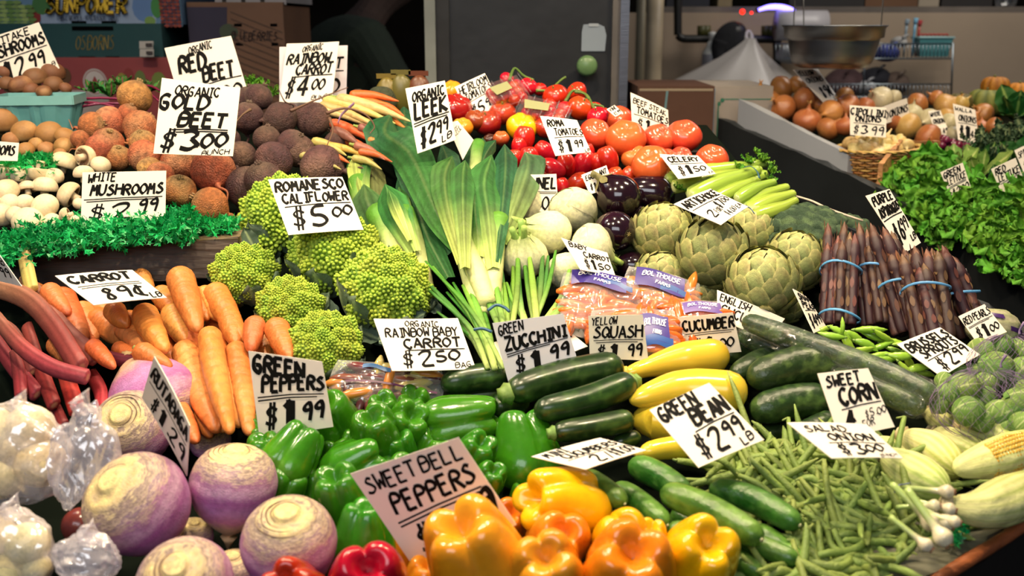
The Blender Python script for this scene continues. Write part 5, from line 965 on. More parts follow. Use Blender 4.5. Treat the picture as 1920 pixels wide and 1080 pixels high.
# ---- baby carrot bags
def pillow(name, label, cat, u, v, depth, wpx, hpx, ang, film_m, lab=None, ncar=24, cols=('d9702a',), seed=0, tilt=55, th=.32, group=None, thinglabel=None):
    s = depth / F; W = wpx * s / 2; Hh = hpx * s / 2; T = min(W, Hh) * th
    z = adir(90, tilt); x = math.cos(math.radians(ang)) * RIGHT + math.sin(math.radians(ang)) * UP; y = np.cross(z, x) if False else None
    z = z - (z @ x) * x; n = (math.sin(math.radians(tilt)) * -FWD + math.cos(math.radians(tilt)) * UP); n = n - (n @ x) * x; n /= np.linalg.norm(n); yy = np.cross(n, x)
    rot = np.stack([x, yy, n], 1); c = P(u, v, depth); rs = np.random.RandomState(seed)
    m = mat4(rot, c)
    def sheet(sg):
        g = 22; V = []
        for a in np.linspace(-1, 1, g):
            for b in np.linspace(-1, 1, g):
                k = max(0, (1 - abs(a) ** 3)) ** .5 * max(0, (1 - abs(b) ** 3)) ** .5
                V.append((a * W * (1 - .08 * b * b), b * Hh * (1 - .08 * a * a), sg * T * k))
        V = np.array(V); V[:, 2] += wob(V / W, 5, seed, 8) * T * .10 + wob(V / W, 14, seed + 3, 6) * T * .05
        return V
    A = sheet(1); B = sheet(-1); k = len(A); 
    f = gridfaces(22, 22, flip=True); f2 = [tuple(j + k for j in q) for q in gridfaces(22, 22)]
    parts = [('film', mesh1('film', MT[film_m], (np.vstack([A, B]), f + f2, 'ffffff')))]
    if lab:
        for (lx, ly, lw, lh, lc, txt, tc) in lab:
            g = []
            for a in np.linspace(0, 1, 9):
                for b in np.linspace(0, 1, 5):
                    X = (lx + (a - .5) * lw) * W; Y = (ly + (b - .5) * lh + .08 * math.sin(a * 5)) * Hh; kk = max(0, 1 - abs(X / W) ** 3) ** .5 * max(0, 1 - abs(Y / Hh) ** 3) ** .5; g.append((X, Y, T * kk + .003))
            g = np.array(g); parts.append(('printed_label', mesh1('printed_label', MT['plastic'], (g, gridfaces(9, 5, flip=True), lc)), None, 'purple printed label' if txt else None))
            if txt:
                qs = []; 
                for t_, x0, y0, x1, y1, h in txt: qs += layout([(t_, x0, y0, x1, y1, h, 1)], .022, lw * W / (lh * Hh))
                V = []; Fq = []
                for q in qs:
                    k0 = len(V)
                    for a, b in q:
                        X = (lx + (a - .5) * lw) * W; Y = (ly + (b - .5) * lh + .08 * math.sin(a * 5)) * Hh; kk = max(0, 1 - abs(X / W) ** 3) ** .5 * max(0, 1 - abs(Y / Hh) ** 3) ** .5; V.append((X, Y, T * kk + .0042))
                    Fq.append((k0, k0 + 1, k0 + 2, k0 + 3))
                parts.append(('printed_words', mesh1('printed_words', MT['card'], (np.array(V), Fq, 'ffffff'), smooth=False)))
    thing(name, label, cat, parts, m, group)
    if ncar:
        mb = MB()
        for i in range(ncar):
            a = rs.rand() * .6 - .3 + (1.57 if rs.rand() < .2 else 0); x0, y0 = rs.uniform(-.72, .72) * W, rs.uniform(-.72, .72) * Hh; L = .022 + .008 * rs.rand(); z0 = rs.uniform(-.4, .45) * T * (1 - max(abs(x0 / W), abs(y0 / Hh)) ** 2); r = .0065 + .0018 * rs.rand()
            d = np.array([math.cos(a), math.sin(a), 0]) * L; mb.add(*sweep([np.array([x0, y0, z0]) - d, np.array([x0, y0, z0]) + d * 0 + [0, 0, .001], np.array([x0, y0, z0]) + d], [r * .25, r * .9, r, r, r * .85, r * .25], 8, n=9, col=cols[i % len(cols)]))
        o = link('baby_carrots', mb.mesh('baby_carrots', MT['gloss']), None, m); o['kind'] = 'stuff'; o['label'] = thinglabel or 'small peeled carrots inside ' + label.split(',')[0][:60]; o['category'] = 'carrots'
PU = '3a2a86'
words_ = [('BOLTHOUSE', .12, .5, .9, .62, .26), ('FARMS', .4, .2, .7, .24, .16)]
pillow('carrot_bag', 'clear bag of orange baby carrots below the baby carrot card', 'bag', 1125, 575, 1.47, 160, 150, -8, 'film', [(-.1, .62, 1.3, .52, PU, words_, 0), (.35, .50, .7, .16, '3a62a0', None, 0)], 62, seed=1, group='baby carrot bags', thinglabel='orange baby carrots filling the bag below the baby carrot card')
pillow('carrot_bag', 'clear bag of orange baby carrots under the bottom artichoke', 'bag', 1240, 552, 1.50, 150, 100, -14, 'film', [(-.12, .35, 1.25, .9, PU, words_, 0), (.3, .05, .8, .24, '3a62a0', None, 0)], 40, seed=2, group='baby carrot bags', thinglabel='orange baby carrots filling the bag under the bottom artichoke')
pillow('carrot_bag', 'clear bag of orange baby carrots behind the cucumber card', 'bag', 1300, 600, 1.45, 120, 84, 4, 'film', [(.3, .42, 1.2, .6, '6a50a0', words_, 0)], 32, seed=3, group='baby carrot bags', thinglabel='orange baby carrots filling the bag behind the cucumber card')
pillow('carrot_bag', 'clear bag of orange baby carrots behind the yellow squash card', 'bag', 1190, 622, 1.42, 170, 104, 0, 'film', [(.42, -.05, .62, 1.1, PU, words_, 0), (.5, -.6, .6, .4, '2f5aa0', None, 0)], 50, seed=4, group='baby carrot bags', thinglabel='orange baby carrots filling the bag behind the yellow squash card')
pillow('rainbow_carrot_bag', 'clear bag of mixed purple and orange baby carrots with a purple stripe', 'bag', 725, 722, 1.36, 215, 90, -6, 'film', [(.1, -.15, 1.6, .09, '5a2050', None, 0), (-.2, .6, .5, .2, '3a6aa0', None, 0)], 54, ('6a3038', 'c9743a', '7a4038', 'c9b070', '4a242c'), seed=5, tilt=60, thinglabel='purple, cream and orange baby carrots filling the stripe-printed bag')
# ---- orange carrots
CR = [((335, 512), (372, 622), 44), ((400, 542), (455, 640), 42), ((320, 580), (355, 650), 40), ((268, 580), (312, 660), 42), ((238, 592), (262, 648), 36), ((175, 592), (262, 650), 44), ((210, 575), (240, 612), 34), ((112, 552), (160, 640), 44), ((150, 575), (180, 640), 36), ((380, 545), (410, 600), 34), ((428, 590), (445, 650), 36), ((480, 602), (500, 680), 44), ((515, 606), (545, 675), 40), ((300, 545), (330, 590), 34), ((345, 650), (408, 810), 46), ((392, 622), (432, 812), 40), ((442, 650), (468, 815), 40), ((340, 590), (358, 640), 30), ((258, 655), (322, 690), 34), ((215, 650), (262, 668), 24), ((410, 640), (420, 700), 30), ((365, 545), (390, 600), 30), ((262, 512), (285, 545), 30), ((60, 540), (110, 620), 36), ((90, 540), (130, 590), 32), ((470, 640), (500, 740), 36), ((520, 640), (545, 720), 30), ((170, 645), (215, 690), 28), ((385, 700), (420, 810), 34), ((360, 730), (395, 820), 36), ((480, 600), (470, 660), 34), ((225, 612), (300, 675), 30), ((130, 600), (190, 665), 34), ((290, 690), (330, 760), 36), ((180, 560), (200, 600), 34), ((290, 620), (330, 690), 38), ((420, 690), (450, 800), 40), ((350, 620), (380, 700), 36), ((250, 600), (280, 640), 34), ((490, 700), (520, 800), 36), ((330, 760), (370, 830), 36), ((400, 600), (440, 680), 36), ((100, 640), (150, 690), 34)]
for i, (a, b, w_) in enumerate(CR):
    m_ = ((a[0] * .6 + b[0] * .4) + rnd(-3, 3), a[1] * .55 + b[1] * .45)
    ex = (lambda p, w: endcap('8a9a58', L=.5, r=.22, ribs=4)(p, w)) if i in (5, 14, 15, 16, 18, 20) else None
    tube_thing('carrot', [a, m_, b], w_ * 1.22, lambda V, t, an: mixc('d07638', 'dc9250', sm(wob(V * 20, 2, i), -.5, 1)) * (1 - .2 * sm(np.sin(t * 75 + 2 * np.sin(an * 2 + i) + i), .75, 1))[:, None], 'carrot', 'stout orange carrot', 'carrot', 'orange carrots in the heap', (.98, 1, .95, .85, .64, .38), 18, 56, dd=[-.03, 0, .03][i % 3] - .01 + (.04 if i in (9, 13, 17, 21, 22, 25, 26, 28, 29) or i > 32 else 0), extra=ex, fn=lambda A, t: 1 + .012 * np.sin(t * 90 + 2 * np.sin(A + i)) + .02 * np.sin(t * 17 + i), round_end=.8)
# ---- rhubarb
RH = [([(-20, 535), (50, 560), (100, 610), (152, 692)], 42, '9c4a42', '9a7a58'), ([(45, 520), (85, 575), (130, 630), (182, 672)], 36, '94564a', 'a07c5a'), ([(-20, 580), (40, 650), (100, 690), (165, 708)], 30, '9a3c38', '947454'), ([(50, 610), (72, 680), (102, 760)], 28, '8a2e2a', '9a4a40'), ([(25, 660), (36, 700), (40, 742)], 28, '942e30', '8a4a44'), ([(118, 690), (132, 730), (145, 770)], 34, 'b03028', 'a8483c'), ([(150, 640), (210, 672), (310, 684)], 24, '702034', '8a4458'), ([(40, 448), (48, 490), (60, 545)], 27, 'b9a560', 'b98a70'), ([(-20, 620), (20, 680), (70, 740)], 30, '8f3430', '7a3a34'), ([(170, 700), (190, 740), (185, 800)], 30, 'a8302a', 'b04438'), ([(60, 700), (90, 740), (120, 800)], 26, '7a2422', '8a3a34'), ([(-10, 600), (30, 630), (60, 700)], 26, '84423c', '8a5a4a')]
for i, (p_, w_, c1, c2) in enumerate(RH):
    tube_thing('rhubarb_stalk', p_, w_, lambda V, t, a: mixc(c1, c2, sm(1 - t, .3, 1)) * (1 + .22 * np.cos(a * 8 + 2 * t))[..., None] * (.82 + .25 * sm(wob(V * 18, 2, i), -.6, .8))[..., None] * (1 - sm(t, .93, .97) * .5)[..., None] + lin('c9a070') * (sm(t, .93, .97) * .6)[..., None], 'matte', 'pale beige upright cut stalk' if i == 7 else 'red ribbed rhubarb stalk', 'rhubarb', 'rhubarb stalks', (.9, 1, 1.05, 1), 18, 22, dd=[-.05, -.03, -.07, .0, .0, -.0, -.01, -.06, .01, .02, .03, .0][i], fn=lambda A, t: 1 + .05 * np.cos(A * 7), sy=.6, round_end=.25)
# ---- rutabagas
for i, (u, v, r, a, t, dd) in enumerate([(292, 752, 92, -50, 20, .05), (250, 806, 76, 95, 58, .03), (263, 950, 98, 118, 42, -.05), (437, 915, 84, 82, 12, -.02), (543, 1025, 94, 88, 30, -.03), (350, 1100, 94, 92, 48, -.02), (362, 1010, 38, 80, 20, .08), (395, 830, 40, 85, 40, .12), (440, 1080, 50, 90, 20, .08)]):
    put('rutabaga', ('ru', i % 4), lambda: rutabaga(i % 4), ['purple rutabaga showing its pale underside', 'rutabaga with yellow leaf crown facing up', 'large rutabaga with broad yellow cut crown', 'upright rutabaga with tapered pale bottom', 'rutabaga with ringed tan crown', 'pale pinkish rutabaga cut by the frame bottom', 'small pale rutabaga wedged in the gap', 'small rutabaga with yellow speckled top', 'shaded small rutabaga'][i], 'rutabaga', 'rutabagas', u, v, r * .97, a, t, i * 50, dd=dd)
# ---- plastic bags at the corner
def baggy(label, u, v, depth, rx, ry, rz, seed, inner=None, sub=5, op='bag', amp=.12):
    s = depth / F; V, Fc = ico(sub, 1); n1 = wob(V, 3, seed); n2 = np.abs(wob(V, 7, seed + 1)); n3 = np.abs(wob(V, 15, seed + 5)); V = V * (1 + amp * n1 - amp * .9 * n2 + amp * .4 * n3)[:, None] * np.array([rx, ry, rz]) * s
    rot = np.stack([RIGHT, UP, -FWD], 1); parts = [('film', mesh1('film', MT[op], (V, Fc, 'ffffff')))]
    thing('plastic_bag', label, 'bag', parts + [('tie_knot', mesh1('tie_knot', MT[op], sweep([(0, ry * s * .9, 0), (.004, ry * s * 1.02, .004), (.0, ry * s * 1.14, .006)], [.012, .006, .014], 10, n=8, col='ffffff')))], mat4(rot, P(u, v, depth)), 'plastic bags at the corner of the stand')
    if inner:
        for k, (du, dv, r) in enumerate(inner):
            put('peeled_turnip', ('pt', k % 3), lambda: [(None, mesh1('peeled_turnip', MT['matte'], (lambda q: (q[0] * (1 + .08 * wob(q[0], 2, k))[:, None], q[1], mixc('f0e0aa', 'e0c888', sm(wob(q[0], 3, k), 0, 1))))(ico(3, 1))))], 'pale cream peeled turnip chunk inside a plastic bag', 'turnip', 'peeled turnips in the plastic bags', u + du, v + dv, r, 90, 20, k * 50, depth=depth)
baggy('glossy plastic bag of pale cream chunks beside the rhubarb ends', 35, 850, 1.12, 100, 95, 60, 3, [(-50, -40, 48), (20, -50, 44), (40, 20, 46), (-30, 40, 48), (-5, -5, 40)])
baggy('glossy plastic bag of pale cream chunks cut by the frame corner', 20, 1030, 1.02, 82, 80, 50, 8, [(-30, -20, 44), (30, -10, 42), (0, 40, 44), (45, 35, 30)])
baggy('empty crumpled clear plastic bag standing beside the big rutabaga', 152, 852, 1.10, 58, 98, 34, 12, None, 5, 'bag', .22)
baggy('crumpled clear plastic bag top below the big rutabaga', 165, 1050, 1.0, 70, 52, 40, 21, None, 5, 'bag', .2)
put('radish', ('rd', 0), lambda: [(None, mesh1('radish', MT['gloss'], ico(3, 1) + ('8a3a3a',)))], 'dull red radish under the clear bag by the big rutabaga', 'radish', 'radishes', 150, 985, 34, 90, 20, dd=.05)
# ---- bell peppers
GP = [(612, 790, 64, 95, 50), (505, 815, 40, 120, 40), (552, 850, 52, 60, -25), (498, 855, 40, 100, 20), (672, 872, 56, 30, -10), (705, 812, 52, 95, 45), (762, 800, 50, 60, 50), (776, 762, 38, 90, 50), (720, 770, 34, 90, 40), (864, 790, 52, 10, 5), (985, 842, 66, 100, -15), (640, 935, 58, 100, 30), (684, 1000, 56, 85, -10), (745, 842, 40, 90, -40), (890, 852, 42, 60, 40), (915, 900, 36, 60, 40), (580, 925, 52, 90, 20), (560, 812, 36, 60, 30), (810, 850, 46, 70, 30), (985, 935, 34, 90, 20), (530, 920, 46, 60, 20), (840, 900, 46, 60, 20), (800, 950, 44, 90, 20), (760, 900, 44, 90, 20), (640, 850, 40, 100, 30)]
for i, (u, v, r, a, t) in enumerate(GP):
    put('bell_pepper', ('gp', i % 5), lambda: bellpepper(i % 5, '367812', '5c9c1e'), 'shiny green bell pepper', 'pepper', 'green bell peppers', u, v, r * 1.06, a + 180, -abs(t) * 1.0 if i not in (2, 10) else 15, i * 37, dd=[0, .02, -.02][i % 3] + (.05 if i in (16, 17, 18, 19, 20, 21, 22, 23, 24) else 0), sq=(1.05, 1.05, 1.25) if i == 9 else None)
for i, (u, v, r, a, t) in enumerate([(1050, 945, 74, 160, 35), (1168, 1008, 58, 95, 55), (1312, 1045, 76, 80, 50), (1220, 1010, 34, 90, 30)]):
    put('bell_pepper', ('yp', i % 3), lambda: bellpepper(i % 3 + 11, 'ecb60a', 'f5cc18'), 'bright yellow bell pepper', 'pepper', 'yellow bell peppers', u, v, r * 1.06, a + 180, -abs(t) * 1.1, i * 57, dd=-.05)
for i, (u, v, r, a, t, dd) in enumerate([(892, 1050, 98, 110, 30, -.06), (956, 978, 44, 90, 50, .03), (1050, 1015, 62, 80, 55, -.02), (1025, 1070, 74, 95, 50, -.07), (1178, 1075, 92, 88, 45, -.06), (735, 1025, 44, 80, 20, .05), (800, 1100, 50, 80, 20, .04)]):
    put('bell_pepper', ('op', i % 3), lambda: bellpepper(i % 3 + 31, 'e08414', 'eda02c'), 'orange bell pepper', 'pepper', 'orange bell peppers', u, v, r * 1.06, a + 180, -abs(t) * 1.1, i * 57, dd=dd)
for i, (u, v, r, a, t) in enumerate([(690, 1090, 76, 80, 50), (548, 1110, 66, 95, 50)]):
    put('bell_pepper', ('rp', i % 3), lambda: bellpepper(i % 3 + 51, 'a80c08', 'c01a10'), 'glossy red bell pepper', 'pepper', 'red bell peppers', u, v, r * 1.06, a + 180, -abs(t) * 1.1, i * 57, dd=-.04)
# ---- zucchini, squash, cucumbers
zc = lambda V, t, a: mixc('1c3413', '3a5a22', sm(np.sin(a * 9) + wob(V * 30, 2, 3), .3, 1.6))
for i, (a, b, w_, br, dd, l, e) in enumerate([((950, 738), (1168, 686), 64, -6, -.06, 'dark green zucchini, topmost of its heap', 0), ((1002, 772), (1188, 716), 56, 8, -.07, 'dark green zucchini curving up to a star-shaped stem end', 1), ((1036, 812), (1188, 786), 46, 2, -.05, 'short dark zucchini at the bottom of its heap', 0), ((826, 722), (950, 704), 54, -3, -.02, 'zucchini with a blunt end beside the rainbow carrot bag', None), ((915, 770), (990, 748), 50, 0, .01, 'shadowed zucchini with a pale stem end', 0), ((845, 748), (940, 738), 42, 0, .03, 'nearly black zucchini under the blunt-ended one', None), ((1150, 832), (1200, 818), 30, 0, -.01, 'tip of a zucchini behind the mini cucumbers card', None)]):
    m_ = ((a[0] + b[0]) / 2, (a[1] + b[1]) / 2 + br)
    tube_thing('zucchini', [a, m_, b], w_, zc, 'zuc', l, 'zucchini', 'dark green zucchini', (.78, .96, 1, 1, .96), 20, 24, dd=dd, extra=None if e is None else endcap('7a9a4a', L=.42, r=.42, at=e), label=l, fn=lambda A, t: 1 + .025 * np.cos(A * 5))
for i, (p_, w_, pr, l, dd) in enumerate([([(1170, 702), (1260, 678), (1366, 664)], 68, (.42, .5, .75, 1, 1.0, .95), 'long smooth yellow squash just under the CUCUMBER card', -.03), ([(1180, 752), (1280, 730), (1402, 736)], 78, (.4, .65, .9, 1, 1, .98), 'bulbous yellow squash touching the GREEN BEAN card', -.05), ([(1186, 790), (1222, 788), (1300, 800)], 74, (.7, .95, 1, 1), 'yellow squash hidden mostly behind the GREEN BEAN card', .0), ([(1200, 850), (1240, 842), (1300, 836)], 44, (.7, .9, 1, 1), 'small crooked yellow squash tip under the MINI CUCUMBERS card edge', -.02)]):
    tube_thing('yellow_squash', p_, w_, lambda V, t, a: mixc('e0c23a', 'cfae2c', sm(wob(V * 25, 2, i), 0, 1)), 'pepper', l, 'squash', 'yellow squash', pr, 24, 26, dd=dd, label=l, extra=endcap('c9b040', L=.5, r=.3) if i in (0, 3) else None)
cc = lambda V, t, a: mixc('22381a', '4a6428', sm(wob(V * 22, 2, 5), -.2, 1.2) + .3 * sm(np.abs(t - .5), .35, .5))
for i, (a, b, w_, br, dd) in enumerate([((1352, 672), (1445, 640), 44, -3, .01), ((1372, 706), (1508, 648), 48, -6, -.02), ((1404, 712), (1592, 682), 72, -12, -.06), ((1408, 772), (1560, 748), 66, -6, -.02), ((1490, 822), (1570, 786), 50, 0, .0), ((1400, 690), (1500, 660), 50, 0, .03), ((1500, 645), (1585, 660), 40, 0, .02), ((1418, 820), (1500, 800), 44, 0, .05), ((1590, 790), (1620, 760), 44, 0, .03)]):
    tube_thing('cucumber', [a, ((a[0] + b[0]) / 2, (a[1] + b[1]) / 2 + br), b], w_, cc, 'cuc', 'dark green field cucumber', 'cucumber', 'field cucumbers', (.75, .95, 1, 1, .85), 20, 24, dd=dd, fn=lambda A, t: 1 + .02 * np.cos(A * 4) + .012 * np.sin(t * 40 + A * 3), extra=endcap('8a9a5a', L=.08, r=.12, at=-1))
def wrapx(p, w):
    V, Fc, C = sweep([p[0] - (p[2] - p[0]) * .8, *p[::3], p[-1] + (p[-1] - p[-3]) * .9], [w * .35] + [w * 1.07] * 6 + [w * .3], 16, n=30, col='ffffff', fn=lambda A, t: 1 + .03 * np.sin(A * 7 + t * 30) + .02 * np.sin(t * 60))
    return [('plastic_wrap', MB().add(V, Fc, C).mesh('plastic_wrap', MT['wrap']), None, 'shiny clear shrink wrap')]
for i, (p_, w_, dd, l) in enumerate([([(1392, 600), (1500, 640), (1640, 692), (1756, 744)], 46, -.09, 'longest plastic-wrapped english cucumber lying across the snap peas edge'), ([(1560, 700), (1650, 730), (1735, 768)], 50, -.06, 'wrapped english cucumber ending beside the corn husk tips'), ([(1385, 625), (1440, 650), (1530, 680)], 40, -.03, 'wrapped english cucumber under the longest one')]):
    tube_thing('english_cucumber', p_, w_, cc, 'cuc', l, 'cucumber', 'wrapped english cucumbers', (.8, 1, 1, 1, .8), 20, 30, dd=dd, extra=wrapx, label=l, fn=lambda A, t: 1 + .03 * np.cos(A * 5))
mc = lambda V, t, a: mixc('2a5a18', '5f8a34', sm(np.sin(a * 2 + .6), .1, 1) * .7 + .25 * sm(wob(V * 30, 3, 8), 0, 1))
for i, (a, b, w_, br, dd) in enumerate([((1090, 890), (1172, 945), 44, -2, -.06), ((1152, 912), (1252, 985), 46, -4, -.04), ((1180, 868), (1292, 930), 52, -6, -.03), ((1240, 920), (1428, 1012), 58, -8, -.07), ((1330, 912), (1500, 985), 52, -10, -.06), ((1250, 992), (1498, 1052), 44, -14, -.03), ((1295, 1040), (1430, 1075), 44, -14, -.01), ((1410, 990), (1506, 1060), 44, -2, -.02), ((1070, 890), (1130, 940), 40, 0, .0), ((1150, 975), (1190, 1000), 30, 0, .03), ((1260, 960), (1330, 1000), 40, 0, .02), ((1400, 1040), (1460, 1090), 40, 0, .02)]):
    tube_thing('mini_cucumber', [a, ((a[0] + b[0]) / 2, (a[1] + b[1]) / 2 + br), b], w_, mc, 'cuc', 'glossy small green cucumber', 'cucumber', 'mini cucumbers', (.8, 1, 1, .95, .8), 18, 24, dd=dd, fn=lambda A, t: 1 + .02 * np.cos(A * 5), extra=endcap('b9b88a', L=.06, r=.12, at=-1))
# ---- green beans
def beanmesh(seed):
    rs = np.random.RandomState(seed); k = rs.normal(size=4) * (1.2 + 1.1 * (seed % 3)); L = 1
    pts = [(-.5, .14 * k[0], 0), (-.25, .03 * k[0], .04 * k[1]), (0, -.04 * k[0], 0), (.25, .02 * k[3], 0), (.46, .14 * k[3], .02), (.54, .2 * k[3] + .02, .03)]
    return [(None, mesh1('green_bean', MT['matte'], sweep(pts, [.026, .038, .042, .040, .042, .039, .032, .008], 8, n=20, col=lambda V, t, a: mixc('7c9244', '9cae5c', sm(t, .9, 1) + .3 * sm(1 - t, .9, 1)), fn=lambda A, t: 1 + .06 * np.sin(t * 38)))), ('stem_end', mesh1('stem_end', MT['matte'], sweep([pts[0], (-.55, .12 * k[0], .01)], [.016, .01], 6, n=3, col='8a9a50')))]
POLY = [(1240, 852), (1330, 868), (1440, 830), (1560, 848), (1690, 872), (1728, 905), (1722, 960), (1722, 1010), (1680, 1050), (1630, 1085), (1400, 1110), (1500, 1030), (1520, 980), (1400, 905), (1300, 880)]
def inpoly(x, y, p):
    c = False; j = len(p) - 1
    for i in range(len(p)):
        if (p[i][1] > y) != (p[j][1] > y) and x < (p[j][0] - p[i][0]) * (y - p[i][1]) / (p[j][1] - p[i][1]) + p[i][0]: c = not c
        j = i
    return c
nb = 0
while nb < 285:
    u, v = R.uniform(1230, 1765), R.uniform(825, 1110)
    if not inpoly(u, v, POLY) or (1470 < u < 1700 and v < 872 and u < 1660) or (u < 1350 and v < 892): continue
    lay = nb % 4; ba_ = math.radians(R.choice([R.gauss(0, 25), R.gauss(-25, 22), R.gauss(90, 50), R.gauss(28, 20), R.gauss(165, 25)])); z = math.cos(ba_) * RIGHT + math.sin(ba_) * np.array([0, .96, .28]) + R.gauss(0, .10) * np.array([0, -.28, .96]); z /= np.linalg.norm(z); d = D(v) + [.03, .012, .0, -.015][lay]
    L = R.uniform(.08, .115); n_ = P(u, v, d); x = z; y = np.cross(np.array([0, -.28, .96]), x); y /= np.linalg.norm(y); zz = np.cross(x, y); s_ = R.uniform(-.6, .6)
    rot = np.stack([x, y * math.cos(s_) + zz * math.sin(s_), zz * math.cos(s_) - y * math.sin(s_)], 1)
    thing('green_bean', 'slender curved green bean in the tangled heap under the salad onion card', 'bean', cached(('bean', nb % 11), lambda: beanmesh(nb % 11)), mat4(rot, n_, (L, L * 1.1, L * 1.1)), 'green beans in the tangled heap'); nb += 1
# ---- snap peas
def peamesh(seed):
    rs = np.random.RandomState(seed)
    V, Fc, C = revolve([(0, -1), (.04, -.98), (.14, -.8), (.28, -.4), (.32, 0), (.28, .4), (.14, .8), (.04, .97), (0, 1.05)], 12, n=20, col='94bc3c', fn=lambda r, z, A: (r * (1 + .08 * np.cos(z * 16)), z), vf=lambda V, t, a: np.stack([V[:, 0] * .7, V[:, 1] + .14 * V[:, 2] ** 2, V[:, 2]], 1))
    return [(None, mesh1('snap_pea', MT['gloss'], (V, Fc, C))), ('calyx', mesh1('calyx', MT['matte'], revolve([(0, -1.12), (.03, -1.1), (.08, -.98), (.10, -.9), (.0, -.92)], 8, col='8aa850', vf=lambda V, t, a: V + np.array([0, .14, 0]))))]
PZ = [(1630, 618, 28, 0), (1575, 622, 22, -30), (1600, 632, 26, -30), (1560, 630, 24, 170), (1640, 632, 26, -20), (1590, 645, 24, -60), (1610, 660, 26, 10), (1650, 650, 24, 20), (1670, 640, 20, 0), (1625, 645, 22, -25), (1648, 668, 28, 10), (1680, 658, 22, -20), (1690, 668, 24, 0), (1660, 675, 20, 0), (1705, 680, 24, -60), (1700, 695, 24, -50), (1720, 690, 22, 10), (1735, 700, 18, -10), (1580, 612, 16, 90), (1668, 690, 16, 0), (1545, 618, 16, 20), (1655, 630, 20, -30), (1690, 645, 18, 0), (1620, 675, 18, -40), (1720, 710, 16, -30), (1570, 650, 20, -30), (1600, 668, 22, -20), (1640, 690, 22, -25), (1680, 705, 22, -20)]
for i, (u, v, r, a) in enumerate(PZ):
    put('snap_pea', ('sn', i % 3), lambda: peamesh(i % 3), 'plump bright snap pea', 'pea', 'snap peas', u, v, r * 1.15, a, 0, i * 50, dd=-.05 + .02 * (i % 3) - .02)
# ---- corn
def husk(V, t, a): return mixc('dcdb98', 'a8b858', sm(t * .8 + .25 * np.sin(a * 16) + .1 * np.sin(a * 7 + 3 * t), .1, 1)) * (1 - .14 * sm(np.sin(a * 31 + 2 * t), .3, 1))[:, None]
def kern(p, w):
    mb = MB(); ax = p[-1] - p[0]; L = np.linalg.norm(ax); ax /= L; s = np.cross(ax, -FWD); s /= np.linalg.norm(s); q = np.cross(s, ax)
    for i in range(20):
        for j in range(12):
            th = -.75 + j * .2 - .3; c = p[0] + ax * L * (.30 + .6 * i / 20) + (math.sin(th) * s + math.cos(th) * q * math.copysign(1, -(q @ FWD))) * w * (1.06 - .3 * (i / 20) ** 3) * np.interp(.3 + .6 * i / 20, [0, .2, .5, .8, 1], [.5, .75, 1, .95, .7])
            V, Fc = ico(1, w * .155); mb.add(V + c, Fc, mixc('c9982c', 'e0b850', R.random()))
    return [('kernels', mb.mesh('kernels', MT['gloss']), None, 'rows of exposed yellow kernels')]
CO = [([(1655, 850), (1700, 880), (1780, 925)], 76, -.04, 0), ([(1690, 815), (1750, 845), (1800, 890)], 70, -.02, 0), ([(1745, 810), (1790, 832), (1850, 860)], 60, .0, 0), ([(1795, 796), (1850, 810), (1920, 842)], 62, -.02, 0), ([(1670, 890), (1720, 920), (1790, 950)], 56, .0, 0), ([(1790, 880), (1870, 858), (1960, 826)], 76, -.07, 1), ([(1775, 948), (1850, 952), (1960, 905)], 88, -.08, 0), ([(1735, 770), (1765, 790), (1800, 820)], 50, .02, 0), ([(1880, 895), (1920, 885), (1960, 870)], 50, -.04, 0), ([(1640, 825), (1690, 850), (1740, 880)], 50, .02, 0)]
for i, (p_, w_, dd, k) in enumerate(CO):
    tube_thing('corn_ear', p_, w_, husk, 'leaf', 'ear of corn peeled open to its kernels' if k else 'pale green husked ear of corn', 'corn', 'ears of sweet corn', (.38, .72, .95, 1, .85, .42), 64, 24, dd=dd, extra=kern if k else endcap('c9b98a', L=.25, r=.35, ribs=6), fn=lambda A, t: 1 + .07 * np.abs(np.sin(A * 2.5 + t * 1.2)) ** .6 + .012 * np.sin(A * 31), round_end=.5)
# ---- salad onions
SO = [(1776, 922, 14, -10), (1752, 948, 12, 0), (1780, 955, 13, -20), (1744, 980, 17, -60), (1774, 980, 16, -40), (1768, 1008, 19, -70), (1736, 1022, 14, -50), (1790, 978, 12, -20)]
for i, (u, v, r, a) in enumerate(SO):
    def mk():
        b = revolve([(0, -.95), (.5, -.85), (.95, -.3), (1, .1), (.8, .6), (.5, 1.1), (.4, 2.2), (.38, 5.5), (0, 5.6)], 14, n=22, col=lambda V, t, a_: mixc('d2c8aa', 'a8c070', sm(V[:, 2], .8, 3)))
        m = MB(); 
        for k in range(10): m.add(*sweep([(.3 * math.cos(k), .3 * math.sin(k), -.85), (.45 * math.cos(k), .45 * math.sin(k), -1.15)], [.14, .03], 5, n=3, col='8a6040'))
        m.add(*revolve([(0, -1.0), (.4, -.95), (.45, -.85), (0, -.8)], 10, col='8a6040')); return [(None, mesh1('salad_onion', MT['gloss'], b)), ('root_tuft', m.mesh('root_tuft', MT['matte']))]
    put('salad_onion', 'so', mk, 'small white salad onion bulb', 'onion', 'salad onions in a banded bunch', u, v, r, 180 + a + 10, -30, 0, dd=-.11 - .01 * (i % 2))
band('rubber_band', [(1680, 922), (1684, 910), (1696, 908), (1704, 906)], 1.4, '7a86a8', 'pale blue rubber band around the salad onion stems', dd=-.09)
